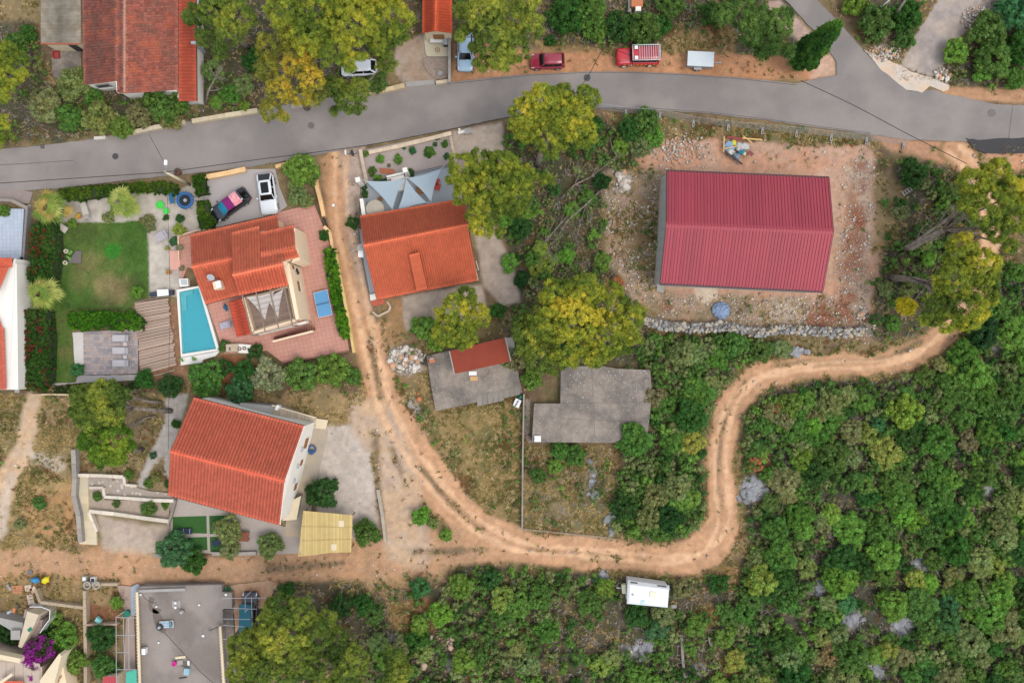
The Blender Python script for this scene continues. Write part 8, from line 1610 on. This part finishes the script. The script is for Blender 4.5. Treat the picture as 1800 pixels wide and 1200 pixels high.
# ---- maquis: scattered shrubs, the larger ones as individuals
BLOCK = [smooth_pts(TR1, 3)]
def inside(x, y, poly):
    r = False; n = len(poly)
    for i in range(n):
        (ax, ay), (bx, by) = poly[i], poly[(i+1) % n]
        if (ay > y) != (by > y) and x < ax+(y-ay)*(bx-ax)/(by-ay): r = not r
    return r
def ok_track(x, y, r):
    d1 = float(sdline(np.array([x*1.]), np.array([y*1.]), TR1, 25)[0]); d2 = float(sdline(np.array([x*1.]), np.array([y*1.]), TR2, 25)[0])
    return min(d1, d2) > r*.8
ROCKS = [(1325, 860, 26), (1585, 1095, 24), (1500, 1090, 18), (1440, 1035, 10), (1545, 1180, 18), (1130, 1135, 16), (1620, 990, 12)]
ZONES = [(0, "a", 1250), (1, "scrub between the L-shaped slab and the dirt track", 320), (2, "c", 300), (3, "thicket left of the building plot", 110), (4, "bushes left of the track among the right pines", 60)]
cands = []
rq = random.Random(5)
for zi, zn, cnt in ZONES:
    poly = MAQ[zi]; pts = []; tries = 0
    while len(pts) < cnt and tries < cnt*30:
        tries += 1; x = rq.uniform(min(p[0] for p in poly), max(p[0] for p in poly)); y = rq.uniform(min(p[1] for p in poly), max(p[1] for p in poly))
        if not (-60 < x < 1850 and -40 < y < 1245) or not inside(x, y, poly): continue
        r = rq.choice((8, 10, 12, 15, 19, 25, 31)) if zi != 2 else rq.choice((7, 9, 12, 15, 19, 24))
        if float(fbm(np.array(x/16), np.array(y/16), .13, 3, 50)) < (.40 if zi == 0 else .47 if zi == 2 else .33) and rq.random() < .8: continue
        if zi in (3, 4): r = rq.choice((8, 10, 13, 16))
        if not ok_track(x, y, r) or any(math.hypot(x-a, y-b) < c+r*.4 for a, b, c in ROCKS): continue
        if (zi == 2 and (1095 < x < 1185 and 1010 < y < 1075)): continue
        if zi == 2 and x < 660: continue
        if zi == 2 and x < 800 and y < 1130 and rq.random() < .7: continue
        if zi == 3 and x > 1060 and y > 290: continue
        if any(math.hypot(x-a, y-b) < (r+c)*.52 for a, b, c in pts): continue
        pts.append((x, y, r))
    cands += [(x, y, r, zi, zn) for x, y, r in pts]
cands.sort(key=lambda q: -q[2])
CN = {'d': "dark green", 'g': "mid green", 'b': "bright green", 'o': "grey-green", 'y': "yellow-green", 'p': "brownish", 'e': "blue-green", 'k': "very dark green", 'r': "rusty", 's': "silvery"}
IND, REST = cands[:295], cands[295:]
def place(zi, x, y):
    if zi == 0:
        v = "top" if y < 780 else "middle" if y < 980 else "bottom"; h = "left" if x < 1480 else "centre" if x < 1640 else "right"
        return "%s %s part of the big right-hand scrub" % (v, h)
    if zi == 1: return "%s scrub between L-shaped slab and track" % ("upper" if y < 740 else "lower")
    if zi == 2: return "bottom scrub, %s" % ("left of the caravan" if x < 1090 else "below the caravan" if x < 1200 else "right of the caravan")
    if zi == 3: return "thicket left of the red hall, %s half" % ("upper" if y < 420 else "lower")
    return "thicket around the bare leaning trunk"
for (x, y, r, zi, zn) in IND:
    c = rq.choices("dgboyepk", (15, 28, 22, 20, 6, 3, 5, 2))[0]
    sz = "small" if r < 13 else "medium" if r < 18 else "large"; w = "%s %s wild bush, %s" % (sz, CN[c], place(zi, x, y))
    shrub(x, y, r*1.12, c, w, w, rq, hz=r/16*rq.uniform(.7, 1.15), name="scrub_bush", parts=False)
print("maquis individuals", len(IND), "rest", len(REST))
def stuffcloud(name, pts, per, leaf, pr, pal, label, cat, seed, hz=.5, nlobe=4):
    rs = np.random.RandomState(seed); C_, R_, K_ = [], [], []
    for (x, y, r) in pts:
        X, Y, _ = P(x, y, .4); rr = r/16; n = max(3, int(nlobe*(rr/.6)**1.6)); base = np.array(SCOL[pal[rs.randint(len(pal))]])*rs.uniform(.8, 1.15)
        a = rs.uniform(0, 6.28, n); d = np.sqrt(rs.uniform(0, 1, n))*rr*.75
        C_.append(np.c_[X+np.cos(a)*d, Y+np.sin(a)*d, hz*rr*rs.uniform(.4, 1.3, n)*(1.2-.5*d/rr)]); R_.append(pr*rs.uniform(.6, 1.3, n)*min(1.2, .6+rr*.5)); K_.append(np.repeat(base[None], n, 0)*rs.uniform(.8, 1.2, n)[:, None])
    cen, rad, pc = np.concatenate(C_), np.concatenate(R_), np.concatenate(K_)
    V, F, cols = leafcloud(cen, rad, pc, per, leaf, rs, elong=1.5)
    me = mesh_np(name, V, F, 3, cols); me.materials.append(MF); o = link(bpy.data.objects.new(name, me)); o['kind'] = 'stuff'; tag(o, label, cat); return o
stuffcloud("undergrowth", [(x, y, r*1.1) for x, y, r, a, b in REST], 30, .13, .3, "dgbogogg", "mixed green undergrowth filling the scrub between the larger bushes", "undergrowth", 8, .9, 6)
# scattered low greenery, dry grass and stones follow the density maps
def sample(den, n, rs, inner=True):
    sub = (np.abs(GX) < 58.5) & (np.abs(GY) < 39.8); w = np.where(sub, den, 0).ravel(); w = w/w.sum(); idx = rs.choice(w.size, n, p=w)
    return GX.ravel()[idx]+rs.uniform(-.1, .1, n), GY.ravel()[idx]+rs.uniform(-.1, .1, n), GZ.ravel()[idx]
rs = np.random.RandomState(3)
roadmask = (sdpoly(PX, PY, top+bot) < 8)
for q in ([(40, 325), (560, 270), (640, 640), (600, 625), (330, 660), (84, 676), (40, 560)], [(625, 262), (885, 215), (915, 530), (700, 580), (640, 530)], [(290, 690), (580, 740), (560, 975), (300, 975)], [(70, -60), (350, -60), (350, 180), (150, 150), (72, 90)], [(130, 830), (310, 860), (296, 925), (290, 965), (140, 960)], [(230, 1025), (480, 1020), (420, 1230), (200, 1230)], [(1160, 295), (1470, 300), (1460, 515), (1155, 512)], [(742, -60), (796, -60), (796, 145), (742, 145)], [(750, 620), (905, 590), (920, 690), (765, 722)], [(932, 640), (1146, 640), (1146, 780), (932, 780)], [(-60, 350), (98, 350), (84, 690), (-60, 690)]):
    roadmask |= sdpoly(PX, PY, q) < 3
g = dens['green']**1.5*np.clip((fbm(GX, GY, .35, 4, 9)-.42)*5, 0, 1); g[roadmask] = 0; g[lab == 1] = 0; g[lab == 3] = 0
x, y, z = sample(g, 5200, rs)
stuffcloud("ground_cover", [(900+a*16, 600-b*16, rs.choice((3, 4, 5, 6, 8, 11))) for a, b in zip(x, y)], 20, .11, .2, "ogoopgb", "low green weeds and seedlings scattered over open ground", "ground cover", 9, .8, 4)
g = dens['grass']**1.3*np.clip((fbm(GX, GY, .5, 4, 12)-.34)*4, .05, 1); g[roadmask] = 0; g[lab == 3] = 0; g[lab == 4] = 0
n = 26000; x, y, z = sample(g, n, rs); B = 7
ang = rs.uniform(0, 6.28, (n, B)); ln = rs.uniform(.14, .4, (n, B)); hh = rs.uniform(.08, .34, (n, B)); w = rs.uniform(.02, .05, (n, B))
c0 = np.stack([np.repeat(x[:, None], B, 1)+rs.uniform(-.1, .1, (n, B)), np.repeat(y[:, None], B, 1)+rs.uniform(-.1, .1, (n, B)), np.repeat(z[:, None], B, 1)], -1)
side = np.stack([-np.sin(ang), np.cos(ang), 0*ang], -1)*w[..., None]; tip = c0+np.stack([np.cos(ang)*ln, np.sin(ang)*ln, hh], -1)
V = np.stack([c0-side, c0+side, tip], 2).reshape(-1, 3)
pal = np.array([C(206, 178, 122), C(176, 150, 98), C(128, 122, 66), C(214, 188, 138), C(104, 110, 56), C(150, 112, 74)])
gc = pal[(np.clip((fbm(x, y, .4, 3, 14)-.25)*2+rs.uniform(-.25, .25, n), 0, .999)*6).astype(int)]
cols = np.repeat(gc, B*3, 0)*np.repeat(rs.uniform(.8, 1.15, n*B), 3)[:, None]
me = mesh_np("dry_grass", V, np.arange(len(V)).reshape(-1, 3), 3, cols); me.materials.append(MGR); o = link(bpy.data.objects.new("dry_grass", me)); o['kind'] = 'stuff'; tag(o, "dry straw-coloured grass tufts on fields, verges and slopes", "dry grass")
# lawn blades
g = (lab == 4).astype(float); x, y, z = sample(g, 16000, rs); n = len(x)
ang = rs.uniform(0, 6.28, n); w = .03; c0 = np.c_[x, y, z]; side = np.c_[-np.sin(ang)*w, np.cos(ang)*w, 0*ang]
V = np.stack([c0-side, c0+side, c0+np.c_[np.cos(ang)*.07, np.sin(ang)*.07, rs.uniform(.03, .08, n)]], 1).reshape(-1, 3)
ix = np.clip(np.searchsorted(gx, x), 0, len(gx)-1); iy = np.clip(np.searchsorted(gy, y), 0, len(gy)-1)
cols = np.repeat(col[ix, iy]*rs.uniform(.8, 1.35, n)[:, None], 3, 0)
me = mesh_np("grass", V, np.arange(len(V)).reshape(-1, 3), 3, cols); me.materials.append(MGR); o = link(bpy.data.objects.new("grass", me)); o['kind'] = 'stuff'; tag(o, "short green grass blades of the villa's patchy lawn", "grass")
# stones
g = dens['stone']**1.6*np.clip((fbm(GX, GY, .6, 4, 15)-.3)*4, .06, 1); g[roadmask] = 0
n = 9000; x, y, z = sample(g, n, rs); rr = np.minimum(.03+rs.exponential(.03, n), .24)
iv, jf = ico_base(); k = len(iv); V = (iv[None]*rs.uniform(.7, 1.15, (n, k))[..., None]*np.array([1, 1, .7])*rr[:, None, None]+np.c_[x, y, z+rr*.3][:, None, :]).reshape(-1, 3)
F = (jf[None]+(np.arange(n)*k)[:, None, None]).reshape(-1, 3)
pal = np.array([C(214, 202, 190), C(188, 170, 154), C(200, 172, 146), C(166, 148, 134), C(222, 214, 204)]); cols = np.repeat(pal[rs.randint(0, 5, n)]*rs.uniform(.8, 1.1, n)[:, None], k, 0)
me = mesh_np("loose_stones", V, F, 3, cols); me.materials.append(MST); o = link(bpy.data.objects.new("loose_stones", me)); o['kind'] = 'stuff'; tag(o, "pale limestone rubble strewn over the building plot and tracks", "stones")

# grey bare twigs showing between the scrub bushes
g = np.where(dens['green'] > .55, dens['green'], 0.); g[roadmask] = 0; g[(lab == 1) | (lab == 3) | (lab == 4)] = 0; n = 9000; x, y, z = sample(g, n, rs); B = 5
ang = rs.uniform(0, 6.28, (n, B)); ln = rs.uniform(.2, .7, (n, B)); w = rs.uniform(.015, .04, (n, B)); zz = rs.uniform(.05, .75, n)*np.clip((fbm(x, y, .5, 3, 44)-.3)*4, .1, 1)
c0 = np.stack([np.repeat(v[:, None], B, 1) for v in (x, y, zz*.4)], -1); side = np.stack([-np.sin(ang), np.cos(ang), 0*ang], -1)*w[..., None]; tip = c0+np.stack([np.cos(ang)*ln, np.sin(ang)*ln, np.repeat(zz[:, None], B, 1)], -1)
V = np.stack([c0-side, c0+side, tip], 2).reshape(-1, 3); pal = np.array([C(150, 142, 136), C(128, 116, 104), C(168, 158, 148), C(140, 120, 96)]); cols = np.repeat(pal[rs.randint(0, 4, n)], B*3, 0)
me = mesh_np("dry_twigs", V, np.arange(len(V)).reshape(-1, 3), 3, cols); me.materials.append(MGR); o = link(bpy.data.objects.new("dry_twigs", me)); o['kind'] = 'stuff'; tag(o, "grey bare twigs and brush between the green bushes", "twigs")
